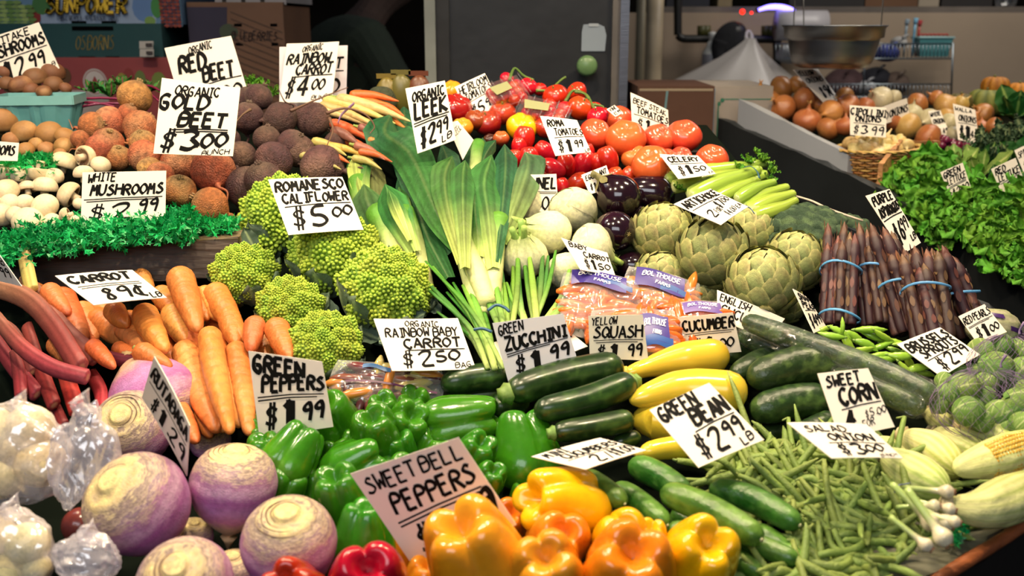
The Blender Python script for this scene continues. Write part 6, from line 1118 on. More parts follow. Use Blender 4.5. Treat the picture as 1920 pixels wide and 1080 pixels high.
# ---- brussels sprouts in nets
SB = [(1840, 660, 27, 0), (1876, 648, 24, 0), (1906, 658, 24, 0), (1868, 692, 34, 0), (1918, 694, 26, 0), (1896, 716, 24, 0), (1776, 738, 22, 1), (1808, 728, 30, 1), (1848, 746, 22, 1), (1815, 772, 30, 1), (1875, 778, 30, 1), (1786, 762, 16, 1), (1908, 758, 32, 1), (1842, 790, 22, 1), (1890, 805, 26, 1), (1918, 796, 26, 1), (1770, 715, 18, 1), (1800, 700, 18, 1), (1926, 735, 24, 1), (1760, 760, 18, 1), (1850, 720, 24, 1), (1935, 660, 24, 0), (1940, 780, 24, 1), (1825, 700, 20, 1)]
for i, (u, v, r, k) in enumerate(SB):
    put('brussels_sprout', ('bs', i % 3), lambda: sprout(i % 3), 'green brussels sprout in net', 'sprout', 'brussels sprouts in the net bags', u, v, r * .95, [200, 90, 20, 150, 60][i % 5], [20, 40, 0, 30][i % 4], i * 77, dd=-.06 + .02 * (i % 3) + (-.02 if k else 0))
def net(label, u, v, depth, rx, ry, rz, seed, col, n=26, mat='net', rr=.00026, ang=0):
    s = depth / F; mb = MB(); rot = np.stack([RIGHT, UP, -FWD], 1)
    def pt(a, b):
        th = math.acos(max(-1, min(1, b))); q = np.array([math.sin(th) * math.cos(a), math.cos(th), math.sin(th) * math.sin(a)]); k = 1 + .05 * math.sin(3 * a + seed) + .04 * math.sin(7 * a + 5 * b + seed)
        return q * np.array([rx, ry, rz]) * s * k
    for d in (1, -1):
        for i in range(n): mb.add(*sweep([pt(i / n * 6.283 + d * t * 1.3, -.96 + 1.92 * t) for t in np.linspace(0, 1, 15)], [rr], 3, col=col, caps=False))
    thing('net_bag', label, 'net bag', [('mesh_net', mb.mesh('mesh_net', MT[mat])), ('bag_tie', mesh1('bag_tie', MT[mat], sweep([pt(0, .97), pt(0, .97) + [.0, .006, 0], pt(0, .97) + [.004, .016, .004]], [.002, .001, .002], 8, n=6, col=col)))], mat4(rot, P(u, v, depth)), 'net bags of brussels sprouts')
net('purple net bag of brussels sprouts below the red pearls card', 1892, 685, 1.30, 80, 58, 45, 1, '8a749c')
net('purple net bag of brussels sprouts above the corn', 1850, 760, 1.24, 104, 68, 50, 2, '8a749c')
# pale sack with purple labels
def sack():
    V, Fc = ico(4, 1); n = wob(V, 12, 4); V2 = V * (1 + .05 * n)[:, None]
    ps = [(None, mesh1('pearl_onion_sack', MT['matte'], (V2, Fc, mixc('a8a284', '8f9468', sm(n, -.3, .8)))))]
    for k, (a0, b0, w_, h_) in enumerate(((.9, -.1, .35, .22), (1.9, .75, .5, .25))):
        g = []
        for i in range(8):
            for j in range(4):
                th = a0 + (i / 7 - .5) * w_ * 2; ph = b0 + (j / 3 - .5) * h_ + (i / 7 - .5) * .25; g.append((1.07 * math.cos(ph) * math.cos(th), 1.07 * math.sin(ph), 1.07 * math.cos(ph) * math.sin(th)))
        ps.append(('printed_label', mesh1('printed_label', MT['plastic'], (np.array(g), gridfaces(8, 4), '3f2060')), None, 'purple printed band'))
    return ps
thing('pearl_onion_sack', 'pale rounded sack with purple printed bands behind the red pearls card', 'sack', sack(), mat4(np.stack([RIGHT, UP, -FWD], 1), P(1862, 615, 1.44), np.array([50, 36, 34]) * 1.44 / F))
# ---- plastic garnish
def garnish(path, n, wpx, seed, label, dd=-.03):
    rs = np.random.RandomState(seed); mb = MB(); T0 = []
    for i in range(n):
        t = rs.rand(); k = t * (len(path) - 1); j = min(int(k), len(path) - 2); f = k - j; u = path[j][0] * (1 - f) + path[j + 1][0] * f; v = path[j][1] * (1 - f) + path[j + 1][1] * f
        v += rs.normal() * wpx * .38; u += rs.normal() * 3; c = P(u, v, D(v) + dd + .02 * rs.normal()); col = mixc('0c8a42', '22bc66', rs.rand())
        for b in range(5):
            d = adir(rs.uniform(0, 360), rs.uniform(-20, 60)); s = np.cross(d, rs.normal(size=3)); s /= np.linalg.norm(s); L = .010 + .009 * rs.rand(); w_ = .0026
            mb.add([c, c + d * L * .5 + s * w_, c + d * L, c + d * L * .5 - s * w_], [(0, 1, 2, 3)], col)
            e = c + d * L * .5
            for q in (1, -1): mb.add([e, e + (d * .4 + s * q) * L * .35, e + d * L * .2], [(0, 1, 2)], col)
    o = link('plastic_garnish', mb.mesh('plastic_garnish', MT['turf'], False)); o['kind'] = 'stuff'; o['label'] = label; o['category'] = 'garnish'
garnish([(-20, 468), (100, 450), (200, 432), (300, 424), (362, 418)], 2300, 30, 1, 'bright green plastic garnish strip draped over the ledge', -.05)
garnish([(350, 428), (440, 424)], 260, 12, 2, 'short darker run of garnish behind the romanesco', .0)
garnish([(-20, 312), (60, 308), (100, 306)], 420, 18, 3, 'green plastic garnish strip between the two mushroom heaps', .0)
garnish([(1780, 1010), (1800, 985)], 60, 10, 4, 'scrap of green garnish by the wooden edge', .0)
# ================= the far stand =================
ON = [(1422, 181, 24, 0), (1465, 166, 25, 0), (1495, 160, 19, 0), (1467, 204, 27, 0), (1507, 187, 26, 0), (1513, 226, 27, 0), (1557, 211, 25, 0), (1552, 242, 23, 0), (1588, 200, 25, 0), (1583, 182, 20, 0), (1585, 238, 21, 0), (1622, 202, 20, 0), (1672, 222, 25, 0), (1702, 237, 27, 1), (1740, 260, 28, 0), (1734, 285, 24, 0), (1720, 195, 22, 0), (1774, 200, 26, 1), (1650, 188, 26, 2), (1674, 186, 19, 2), (1710, 212, 20, 2), (1742, 226, 24, 2), (1802, 195, 17, 1), (1842, 214, 22, 0), (1864, 237, 19, 0), (1840, 240, 17, 0), (1780, 230, 18, 2), (1790, 252, 17, 2), (1755, 184, 16, 0), (1530, 170, 18, 0), (1618, 225, 20, 0), (1775, 222, 20, 1), (1820, 222, 18, 0), (1800, 216, 17, 1), (1445, 190, 20, 0), (1540, 195, 20, 0)]
for i, (u, v, r, k) in enumerate(ON):
    c = [('9a5428', 'c98a4c'), ('b98c40', 'd6b870'), ('b8ac86', 'd6cca8')][k]
    put('onion', ('on', i % 3, k), lambda: onion(90 + i % 3, *c), ['copper-brown onion', 'golden yellow onion', 'papery white onion'][k], 'onion', ['brown onions', 'golden onions', 'white onions'][k], u, v, r, [90, 200, 40, 150, -30][i % 5], [40, 10, 30][i % 3], i * 70, depth=D2(v) + .03 * ((i * 3) % 2))
for i in range(26):
    a = i * 2.4; q = math.sqrt(i / 26); u = 1648 + 58 * q * math.cos(a); v = 272 - 4 * (1 - q) + 14 * q * math.sin(a)
    put('cipollini_onion', ('ci', i % 2), lambda: onion(95 + i % 2, 'd9b468', 'ecdaa0', .6), 'small flat yellow cipollini onion heaped in the wicker basket', 'onion', 'cipollini onions in the wicker basket', u, v, 15, R.uniform(0, 360), R.uniform(0, 60), i * 40, depth=2.42 - .035 * math.sin(a) * q, px=False)
for i in range(30):
    u = 1792 + R.uniform(-28, 28); v = 274 + (u - 1792) * .35 + R.uniform(-8, 8)
    thing('red_pearl_onion', 'tiny red pearl onion in the heap below the white onions', 'onion', cached('rpo', lambda: [(None, mesh1('red_pearl_onion', MT['gloss'], revolve([(0, -.9), (.7, -.6), (1, 0), (.7, .6), (.15, 1), (0, 1.3)], 12, n=10, col='6a1c38')))]), mat4(frame(adir(R.uniform(0, 360), 20)), P(u, v, 2.46 + R.uniform(-.02, .02)), .0105), 'red pearl onions')
# wicker basket
def wicker():
    ps = []; n = 28; rz = np.linspace(-1, .95, 13)
    rad = lambda z: .74 + .13 * (z + 1)
    for i in range(n):
        a = i / n * 2 * PI; ps.append(('stake', cached(('stake'), lambda: mesh1('stake', MT['wicker'], sweep([(rad(-1), 0, -1), (rad(0), 0, 0), (rad(.95), 0, .95)], [.025], 5, n=5, col='a8783c'))), Matrix.Rotation(a, 4, 'Z')))
    for k, z in enumerate(rz):
        pts = [((rad(z) + .035 * (1 if (j + k) % 2 else -1)) * math.cos(j / n * 2 * PI), (rad(z) + .035 * (1 if (j + k) % 2 else -1)) * math.sin(j / n * 2 * PI), z) for j in range(n + 1)]
        ps.append(('woven_row', mesh1('woven_row', MT['wicker'], sweep(pts, [.07], 5, n=n * 3, col=['b98a4c', 'a87438', 'c79a5a'][k % 3], sx=.5))))
    for k in range(2): ps.append(('rim_braid', mesh1('rim_braid', MT['wicker'], sweep([((1.02 + .03 * math.sin(j * 1.9 + k * PI)) * math.cos(j / 48 * 2 * PI), (1.02 + .03 * math.sin(j * 1.9 + k * PI)) * math.sin(j / 48 * 2 * PI), 1.0 + .06 * math.cos(j * 1.9 + k * PI)) for j in range(49)], [.06], 6, col='c9a05c'))))
    ps.append(('bottom', mesh1('bottom', MT['wicker'], revolve([(0, -1.02), (.74, -1.02), (.74, -.96), (0, -.96)], 28, col='8a6030'))))
    return ps
s_ = 76 * 2.38 / F
thing('wicker_basket', 'round honey-brown wicker basket full of cipollini onions', 'basket', wicker(), mat4(frame([-.05, .0, 1]), P(1646, 306, 2.42), (s_, s_, s_ * .40)))
for q in range(1):
    b0 = P(1652, 350, 2.26); b1 = P(1690, 300, 2.42); b2 = P(1760, 300, 2.45)
    thing('wooden_crate', 'low tan wooden crate edge between the wicker basket and the green lettuce', 'crate', [('front_board', mesh1('front_board', MT['wood'], board(b0, b1, (0, 0, .05), .01, 'a87a48'), smooth=False)), ('end_board', mesh1('end_board', MT['wood'], board(b1, b2, (0, 0, .045), .01, '9a6c40', seed=2), smooth=False))])
# leafy heads
LT = [('lettuce', 'curly green leaf lettuce head', 'lettuce', [(1740, 345, 70, 2.26), (1700, 350, 44, 2.24), (1760, 400, 62, 2.12), (1800, 430, 62, 2.06), (1860, 400, 66, 2.08), (1900, 420, 60, 2.0), (1860, 460, 62, 1.98), (1905, 480, 56, 1.92), (1930, 380, 50, 2.08), (1820, 390, 50, 2.12), (1720, 385, 40, 2.2), (1765, 440, 34, 2.05), (1920, 520, 44, 1.88)], 13, 'green leaf lettuce heads'),
      ('romaine', 'pale crinkled romaine head', 'lettuce', [(1790, 315, 44, 2.34), (1835, 320, 46, 2.32), (1800, 345, 40, 2.26)], 10, 'romaine heads'),
      ('collard', 'smooth dark green collard bunch', 'collard greens', [(1905, 205, 52, 2.62), (1850, 300, 36, 2.4), (1905, 295, 40, 2.38), (1880, 340, 34, 2.25)], 7, 'collard greens'),
      ('kale', 'dark blue-green curly kale bunch', 'kale', [(1840, 270, 38, 2.44), (1885, 260, 42, 2.45), (1915, 250, 34, 2.48), (1865, 290, 30, 2.4)], 11, 'curly kale bunches')]
for kind, desc, cat, L_, n, g in LT:
    for i, (u, v, r, d) in enumerate(L_):
        leafclump({'lettuce': 'leaf_lettuce', 'romaine': 'romaine_lettuce', 'collard': 'collard_greens', 'kale': 'curly_kale'}[kind], i % 3, desc, cat, u, v, r * 1.1, d, kind, n, 100 + 20 * (i % 3), 38, g, px=(u, v))
for i, (u, v, r, c, l) in enumerate([(1866, 162, 26, ('b8741c', '9c5a12'), 'small orange ribbed pumpkin'), (1912, 172, 24, ('c8741c', 'a8641a'), 'rounder orange pumpkin at the frame edge'), (1850, 192, 36, ('8a8a3c', '5f6a30'), 'mottled yellow-green winter squash'), (1800, 192, 24, ('5a5a28', '6a5a28'), 'dull olive winter squash'), (1880, 196, 22, ('a8842c', '7a7a30'), 'yellow-streaked gourd')]):
    put('pumpkin', ('pk', i), lambda: pumpkin(i, *c), l, 'pumpkin', 'pumpkins and winter squash', u, v, r, 90, 15, i * 30, depth=2.86)
# ================= background =================
BK = 'background'
def flat(u0, v0, u1, v1, d): return [P(u0, v1, d), P(u1, v1, d), P(u1, v0, d), P(u0, v0, d)]
def vbox(name, u0, v0, u1, v1, d, depth, col, mat='board', label=None):
    """upright box whose front face spans those picture points at distance d"""
    x0, x1 = P(u0, v0, d)[0], P(u1, v0, d)[0]; y = P((u0 + u1) / 2, v0, d)[1]; k0 = (y) / 1.0
    def zat(v):
        r = FWD - (v - 540) / F * UP; return H + r[2] * (y / r[1])
    x0, x1 = (u0 - 960) / F * y / (FWD[1] - (v0 - 540) / F * UP[1]), (u1 - 960) / F * y / (FWD[1] - (v0 - 540) / F * UP[1])
    return x0, x1, y, zat(v0), zat(v1)
def carton(label, u0, v0, u1, v1, d, dep, col, deco=None, slots=(), texts=()):
    x0, x1, y, zt, zb = vbox('', u0, v0, u1, v1, d, dep, col); t = .006; W = x1 - x0; Hh = zt - zb; ps = []
    for nm, b in (('front_panel', (x0, x1, y, y + t, zb, zt)), ('side_panel', (x0, x0 + t, y + t, y + dep, zb, zt)), ('side_panel', (x1 - t, x1, y + t, y + dep, zb, zt)), ('bottom_panel', (x0, x1, y + t, y + dep, zb, zb + t)), ('top_flap', (x0, x1, y, y + dep, zt, zt + t))):
        ps.append((nm, mesh1(nm, MT['board'], boxm(*b) + (col,), smooth=False)))
    fx = lambda a: x0 + a * W; fz = lambda b: zb + b * Hh
    for s in slots: ps.append(('hand_hole', mesh1('hand_hole', MT['void'], boxm(fx(s[0]), fx(s[1]), y - .0015, y, fz(s[2]), fz(s[3])) + ('050505',), smooth=False)))
    if deco:
        for kk, (c_, pts) in enumerate(deco):
            q = [(fx(a), y - .0008 - kk * .00012, fz(b)) for a, b in pts]; ps.append(('printed_art', mesh1('printed_art', MT['board'], (np.array(q), [tuple(range(len(q)))], c_), smooth=False)))
    for tk, (s, a0, b0, a1, h, c_, pen) in enumerate(texts):
        qs = layout([(s, a0, b0, a1, b0, h, pen)], .03, W / Hh); V = []; Fq = []
        for q in qs:
            k = len(V); V += [(fx(a), y - .0012 - len(deco or ()) * .00012 - tk * .0008, fz(b)) for a, b in q]; Fq.append((k, k + 1, k + 2, k + 3))
        ps.append(('printed_words', mesh1('printed_words', MT['board'], (np.array(V), Fq, c_), smooth=False)))
    thing('produce_carton', label, 'carton', ps, None, 'stacked produce cartons')
def blob(cx, cy, rx, ry, n=12): return [(cx + rx * math.cos(a), cy + ry * math.sin(a)) for a in np.linspace(0, 6.283, n + 1)[:-1]]
gr = []
for i in range(34): gr.append((['6f8a4a', '8aa05a', '5a7a3a'][i % 3], blob(.02 + .035 * (i % 6) + .01 * (i // 6 % 2), .06 + .09 * (i // 6), .024, .045, 8)))
rd = [(['7a2c20', '8a3a2a', '5a1c18'][i % 3], blob(.90 + .022 * (i % 5), .02 + .075 * (i // 5), .012, .035, 8)) for i in range(45)]
carton('printed carton lettered SUNPOWER with grapes and sky, topmost of the stack', -20, -40, 335, 50, 2.9, .4, '5a7a96', [('8a9ab0', [(.25, 0), (.86, 0), (.88, 1), (.25, 1)]), ('5a7aa4', blob(.8, .4, .06, .3)), ('7a2418', blob(.215, .22, .035, .2)), ('3a6a34', blob(.26, .45, .05, .2)), ('3a7a3a', blob(.87, .4, .03, .22)), ('6a8a44', blob(.83, .12, .03, .1))] + gr + rd, [(.41, .49, 0, .12), (.57, .65, 0, .12)], [('SUNPOWER', .29, .29, .71, .34, '4a3210', 1.7), ('SUNPOWER', .29, .30, .71, .33, 'e0b830', 1.0), ('TABLE GRAPES / RAISINS DE TABLE', .34, .14, .67, .09, '3a4a64', .5)])
carton('dark teal carton lettered OSBORNS in thin gold script', -20, 48, 302, 112, 2.9, .4, '0f3c3e', None, [(.48, .72, .86, .98), (.5, .6, .0, .1), (.66, .74, .0, .1)], [('OSBORNS', .49, .3, .71, .42, '8a7434', .45)])
carton('red and white carton with a round emblem, lowest visible in the stack', -20, 112, 330, 260, 2.9, .4, '8a3a3a', [('9a8f8a', [(.3, 0), (.62, 0), (.62, .62), (.3, .62)]), ('b0a8a4', blob(.555, .72, .065, .17, 24)), ('8a4a44', blob(.555, .72, .058, .15, 24)), ('b9b0ab', blob(.555, .72, .054, .14, 24)), ('8a3a34', [(.555, .64), (.572, .72), (.555, .80), (.538, .72)]), ('5a6a34', blob(.80, .75, .03, .12)), ('7a2a28', blob(.74, .78, .03, .12)), ('8a7a30', blob(.70, .72, .028, .12)), ('6a7a34', blob(.9, .72, .04, .13)), ('5a3a20', blob(.4, .8, .03, .1))])
for i, (u, v, a) in enumerate(((279, 84, 12), (280, 99, 9))):
    p = flat(u - 13, v - 7, u + 13, v + 7, 2.885); thing('paper_tag', 'small pale sticker on the teal carton, ' + ('upper' if i == 0 else 'lower') + ' of two', 'sticker', [(None, mesh1('paper_tag', MT['card'], slab(np.array(p) + np.array([0, -.02, 0]) , .001) + ('9a948c',), smooth=False)), ('printed_words', mesh1('printed_words', MT['ink'], slab(np.array([P(u - 6, v + 3, 2.86), P(u + 6, v + 3, 2.86), P(u + 6, v - 3, 2.86), P(u - 6, v - 3, 2.86)]) , .0005) + ('3a3434',), smooth=False))], None, 'stickers on the teal carton')
carton('brown carton lettered Blueberries with diagonal ribs', 350, 8, 530, 260, 2.95, .4, '6a4a34', [('2a2438', [(.0, .3), (.34, .3), (.42, .98), (0, .98)]), ('3a4430', blob(.42, .8, .1, .06))] + [('4a3222', [(.45 + .0 * i, .95 - .05 * i), (.98, .80 - .05 * i), (.98, .79 - .05 * i), (.45, .94 - .05 * i)]) for i in range(14)], [(.48, .56, .84, .86), (.48, .56, .70, .72), (.86, .93, .84, .86), (.86, .93, .70, .72)], [('BLUEBERRIES', .44, .74, .92, .06, '2c1c18', .22)])
carton('white and dark striped carton top resting on the brown carton', 400, -40, 534, 9, 2.95, .4, '8a8688', [('15130f', [(.1 + .27 * i, 0), (.16 + .27 * i, 0), (.16 + .27 * i, 1), (.1 + .27 * i, 1)]) for i in range(3)])
# doorway frame, steel door
def slabbox(name, kind, u0, u1, d, dep, col, mat, z0=0, z1=2.6):
    x0 = (u0 - 960) / F * d * 1.0; x1 = (u1 - 960) / F * d; y = d / cp * .93; return wbox(name, mat, x0, x1, y, y + dep, z0, z1, col)
dz = 2.75
def ux(u, v, y): r = FWD + (u - 960) / F * RIGHT - (v - 540) / F * UP; return r[0] * y / r[1]
Y = 2.75
dd_ = link('door_1', None); dd_['kind'] = 'structure'
def dpart(name, u0, u1, y0, y1, z0, z1, col, mat='paint', label=None, parent=dd_):
    o = link(name, mesh1(name, MT[mat], boxm(ux(u0, 90, Y), ux(u1, 90, Y), y0, y1, z0, z1) + (col,), smooth=False), parent)
    if label: o['label'] = label
    return o
dpart('door_panel', 843, 1146, Y, Y + .05, 0, 2.4, '1a1c20', 'paint')
dpart('door_edge', 818, 843, Y - .01, Y + .05, 0, 2.4, '211f1c')
dpart('door_frame', 798, 818, Y - .02, Y + .05, 0, 2.4, '8c9088')
dpart('door_frame', 1146, 1160, Y - .02, Y + .06, 0, 2.4, '5f5a56')
dpart('door_frame', 1160, 1176, Y - .03, Y + .06, 0, 2.4, '8a8e98', 'metal')
kz = lambda v, y: H + (lambda r: r[2] * y / r[1])(FWD - (v - 540) / F * UP)
o = link('door_handle', mesh1('door_handle', MT['plastic'], *[revolve([(0, 0), (.012, .0), (.012, .03), (.026, .035), (.027, .055), (.02, .062), (0, .064)], 20, col='6a8a5a', vf=lambda V, t, a: np.stack([V[:, 0] + ux(1098, 122, Y), Y - V[:, 2], V[:, 1] + kz(122, Y)], 1))]), dd_); o['label'] = 'round green door knob'
thing('paper_notice', 'torn white paper stuck on the dark steel door', 'notice', [(None, mesh1('paper_notice', MT['card'], (np.array([(ux(u, v, Y - .004), Y - .004, kz(v, Y - .004)) for u, v in ((1090, 96), (1134, 96), (1137, 66), (1133, 50), (1120, 44), (1094, 46), (1091, 60))]), [tuple(range(7))], '8f9aa6'), smooth=False)), ('tape', mesh1('tape', MT['plastic'], (np.array([(ux(u, v, Y - .006), Y - .006, kz(v, Y - .006)) for u, v in ((1104, 50), (1122, 50), (1122, 44), (1104, 44))]), [(0, 1, 2, 3)], 'a9b0b8'), smooth=False))])
# steel shelving and pipe between door and wall
def pole(name, u, v0, v1, y, r, col, mat, label, cat, parts=()):
    x = ux(u, 90, y); thing(name, label, cat, [('tube', mesh1('tube', MT[mat], sweep([(x, y, kz(v1, y)), (x, y, kz(v0, y))], [r], 14, n=4, col=col))), ('collar', mesh1('collar', MT[mat], sweep([(x, y, kz(v1, y) + .02), (x, y, kz(v1, y) + .05)], [r * 1.25], 14, n=3, col=col)))] + list(parts))
pole('standpipe', 1226, -60, 420, 4.3, .035, 'b9a688', 'paint', 'cream painted vertical pipe at the end of the back wall', 'pipe')
pole('standpipe', 1200, -60, 420, 4.4, .02, '8a8068', 'paint', 'slim cream vertical pipe behind the thicker one', 'pipe')
Yw = 4.5
def X(u, v): return ux(u, v, Yw)
def Pw(u, v, off=.0): return np.array([ux(u, v, Yw - off), Yw - off, kz(v, Yw - off)])
thing('conduit', 'dark pipe bending along the back wall', 'pipe', [('tube', mesh1('tube', MT['paint'], sweep([Pw(1271, -40, .05), Pw(1271, 55, .05), Pw(1272, 66, .05), Pw(1280, 72, .05), Pw(1300, 73, .05), Pw(1450, 74, .05), Pw(1456, 80, .05), Pw(1457, 160, .05)], [.017], 10, n=50, col='16150f'))), ('valve', mesh1('valve', MT['paint'], *[(lambda q: (q[0] * [1, 1, .8] + Pw(1375, 60, .09), q[1], '1f1c18'))(ico(3, .055))]))] + [('bracket', mesh1('bracket', MT['paint'], sweep([Pw(u, 48, .04), Pw(u, 66, .04)], [.02], 8, n=3, col='4a4a1c'))) for u in (1316, 1324, 1436, 1446)])
thing('jacket', 'black jacket hanging from the dark pipe', 'jacket', [('body', mesh1('body', MT['cloth'], (lambda q: (q[0] * [.9, .35, 1.25] * (1 + .12 * wob(q[0], 3, 2))[:, None] * .085 + Pw(1366, 90, .12), q[1], '0d0d12'))(ico(3, 1)))), ('sleeve', mesh1('sleeve', MT['cloth'], sweep([Pw(1352, 76, .13), Pw(1346, 95, .13), Pw(1350, 122, .13)], [.035, .03, .028], 10, n=8, col='0d0d12')))])
def hangbag():
    n, m = 14, 22; V = []
    for i in range(n):
        t = i / (n - 1); w_ = .02 + .30 * t ** 1.2
        for j in range(m):
            a = j / m * 2 * PI; k = 1 + .14 * math.sin(a * 6 + 2 * t) + .06 * math.sin(a * 11); V.append(Pw(1408, 72, .15) + np.array([w_ * .95 * math.cos(a) * k - .07 * t, w_ * .35 * math.sin(a) * k, -.22 * t]))
    return (np.array(V), gridfaces(n, m, True, True), 'a09a94')
thing('hanging_bag', 'pale grey plastic bag hanging from the dark pipe', 'bag', [('bag_body', mesh1('bag_body', MT['plastic'], hangbag())), ('handle_loop', mesh1('handle_loop', MT['plastic'], sweep([Pw(1402, 82, .15), Pw(1398, 66, .12), Pw(1404, 58, .1), Pw(1409, 68, .12), Pw(1408, 84, .15)], [.012, .006, .012], 8, n=16, col='b0aaa6')))])
thing('spray_bottle', 'whitish bottle hanging on the back wall', 'bottle', [('bottle_body', mesh1('bottle_body', MT['plastic'], revolve([(0, 0), (.038, .003), (.04, .01), (.04, .08), (.026, .1), (.018, .125), (0, .127)], 20, col='a9a9a4', vf=lambda V, t, a: V + Pw(1333, 134, .1)))), ('cap', mesh1('cap', MT['plastic'], revolve([(0, .12), (.014, .12), (.016, .15), (.02, .16), (0, .165)], 14, col='c0c0bc', vf=lambda V, t, a: V + Pw(1333, 134, .1)))), ('label', mesh1('label', MT['plastic'], revolve([(.0405, .02), (.041, .022), (.041, .07), (.0405, .072)], 20, col='7a7a80', vf=lambda V, t, a: V + Pw(1333, 134, .1))))])
# counter boxes in front of the wall
carton('brown open carton behind the beefsteak tomatoes', 1196, 166, 1340, 280, 2.62, .3, '4a2c1c', [('5a7a80', [(.33, .3), (.36, .3), (.40, .98), (.37, .98)]), ('8a7a66', [(.02, .96), (.98, .96), (.98, 1), (.02, 1)])])
carton('white carton with green corner scrollwork beside the far stand', 1336, 166, 1450, 300, 2.72, .3, '958c84', [('2a6a54', [(.2, .86), (1, .86), (1, .845), (.2, .845)]), ('2a6a54', [(.1, 0), (.12, 0), (.12, .76), (.1, .76)]), ('2a6a54', blob(.17, .84, .035, .03)), ('2a6a54', blob(.12, .79, .03, .03)), ('6a7a8a', [(0, 0), (.05, 0), (.05, 1), (0, 1)])])
# shelf above the wall, things on it
shelf = wbox('trim_2', MT['paint'], ux(1238, 20, 4.55), 4.6, 4.55, 5.0, 1.64, 1.665, '6a6056')
Ys = 4.65
for l, u0, u1, v0, c in (('dark blue storage box on the wall top', 1250, 1330, -40, '15161f'), ('tan cardboard box on the wall top', 1346, 1372, -60, '7a6a4a'), ('black crate on the wall top beside the neon tube', 1480, 1620, -60, '16120f'), ('brown cardboard box on the wall top', 1622, 1720, -60, '5a3a20'), ('pale striped carton on the wall top', 1722, 1760, -60, '8a7f6c'), ('dark covered box at the far end of the wall top', 1765, 1860, -60, '1a1512')):
    x0, x1 = ux(u0, 10, Ys), ux(u1, 10, Ys); thing('storage_box', l, 'box', [('box_body', mesh1('box_body', MT['board'], boxm(x0, x1, Ys, Ys + .25, 1.667, 1.84) + (c,), smooth=False)), ('lid', mesh1('lid', MT['board'], boxm(x0 - .006, x1 + .006, Ys - .006, Ys + .256, 1.84, 1.86) + (c,), smooth=False))], None, 'boxes on the wall top')
thing('water_bottle', 'clear bottle standing on the wall top', 'bottle', [('bottle_body', mesh1('bottle_body', MT['shell'], revolve([(0, 0), (.04, .0), (.045, .02), (.045, .12), (.03, .15), (.014, .17), (0, .172)], 18, col='dfe6ff', vf=lambda V, t, a: V + np.array([ux(1884, 20, 4.62), 4.62, 1.667])))), ('cap', mesh1('cap', MT['plastic'], revolve([(0, .17), (.016, .17), (.016, .19), (0, .19)], 12, col='c0c0c0', vf=lambda V, t, a: V + np.array([ux(1884, 20, 4.62), 4.62, 1.667]))))])
neon = [Pw(1421, 19, .12), Pw(1440, 13.5, .12), Pw(1462, 13, .12), Pw(1480, 17, .12), Pw(1489, 21, .12)]
thing('neon_sign', 'glowing violet-blue neon arc above the back wall', 'neon sign', [('glass_tube', mesh1('glass_tube', MT['neon'], sweep(neon, [.006, .011, .011, .008], 8, n=20, col='ffffff'))), ('end_cap', mesh1('end_cap', MT['plastic'], sweep([neon[-1], Pw(1492, 23, .12)], [.01], 8, n=3, col='2a1a3a'))), ('end_cap', mesh1('end_cap', MT['plastic'], sweep([neon[0], Pw(1417, 20, .12)], [.01], 8, n=3, col='2a1a3a')))])
for i, (u, v, r) in enumerate(((1392, 22, .011), (1409, 24, .006))): thing('indicator_light', ['larger', 'smaller'][i] + ' red glowing indicator above the hanging bag', 'indicator light', [(None, mesh1('indicator_light', MT['red'], (lambda q: (q[0] + Pw(u, v, .06), q[1], 'ff2010'))(ico(2, r)))), ('holder', mesh1('holder', MT['plastic'], sweep([Pw(u, v, .05), Pw(u, v, .0)], [r * .8], 8, n=3, col='1a1210')))], None, 'red indicator lights')
thing('paper_roll', 'large white paper roll end on the back wall behind the steel bowl', 'paper roll', [('roll', mesh1('roll', MT['card'], sweep([Pw(1455, 48, .12), Pw(1548, 48, .12)], [.062], 28, n=4, col='a8a4a6'))), ('core', mesh1('core', MT['card'], sweep([Pw(1450, 48, .12), Pw(1553, 48, .12)], [.016], 16, n=4, col='6a5a4a')))])
# hanging scale bowl
yb = 2.75; bx = ux(1562, 80, yb); bz = kz(50, yb); kb = .135
bowl = revolve([(0, -.106), (.60 * kb, -.106), (.70 * kb, -.101), (.77 * kb, -.088), (.81 * kb, -.068), (.86 * kb, -.036), (.87 * kb, -.03), (.94 * kb, -.027), (.955 * kb, -.003), (1.0 * kb, .002), (1.0 * kb, .004), (.94 * kb, .003), (.93 * kb, -.018), (.84 * kb, -.024), (.7 * kb, -.085), (0, -.088)], 64, col='9ca2ac', vf=lambda V, t, a: V + np.array([bx, yb, bz]))
ps = [('bowl', mesh1('bowl', MT['metal'], bowl))]
for u in (1488, 1501, 1650):
    ps.append(('hanger_rod', mesh1('hanger_rod', MT['metal'], sweep([(ux(u if u != 1650 else 1652, 52, yb), yb - (.03 if u == 1501 else 0), bz), (ux(u, 0, yb) + (.006 if u == 1650 else 0), yb, bz + .16)], [.0018], 8, n=3, col='b0aaa0'))))
hz = bz + .16
ps.append(('top_ring', mesh1('top_ring', MT['metal'], sweep([(bx + .12 * math.cos(a), yb + .12 * math.sin(a), hz) for a in np.linspace(0, 6.283, 30)], [.003], 6, col='b0aaa0'))))
ps.append(('dial_case', mesh1('dial_case', MT['metal'], revolve([(0, .0), (.09, .0), (.1, .01), (.1, .05), (0, .05)], 30, col='9a958c', vf=lambda V, t, a: np.stack([V[:, 0] + bx, V[:, 2] + yb - .03, V[:, 1] + hz + .2], 1)))))
ps.append(('hook_rod', mesh1('hook_rod', MT['metal'], sweep([(bx, yb, hz + .3), (bx, yb, 3.2)], [.004], 6, n=3, col='8a857c'))))
for a in (0, 2.09, 4.19): ps.append(('chain', mesh1('chain', MT['metal'], sweep([(bx + .12 * math.cos(a), yb + .12 * math.sin(a), hz), (bx, yb, hz + .11)], [.0015], 5, n=3, col='8a857c'))))
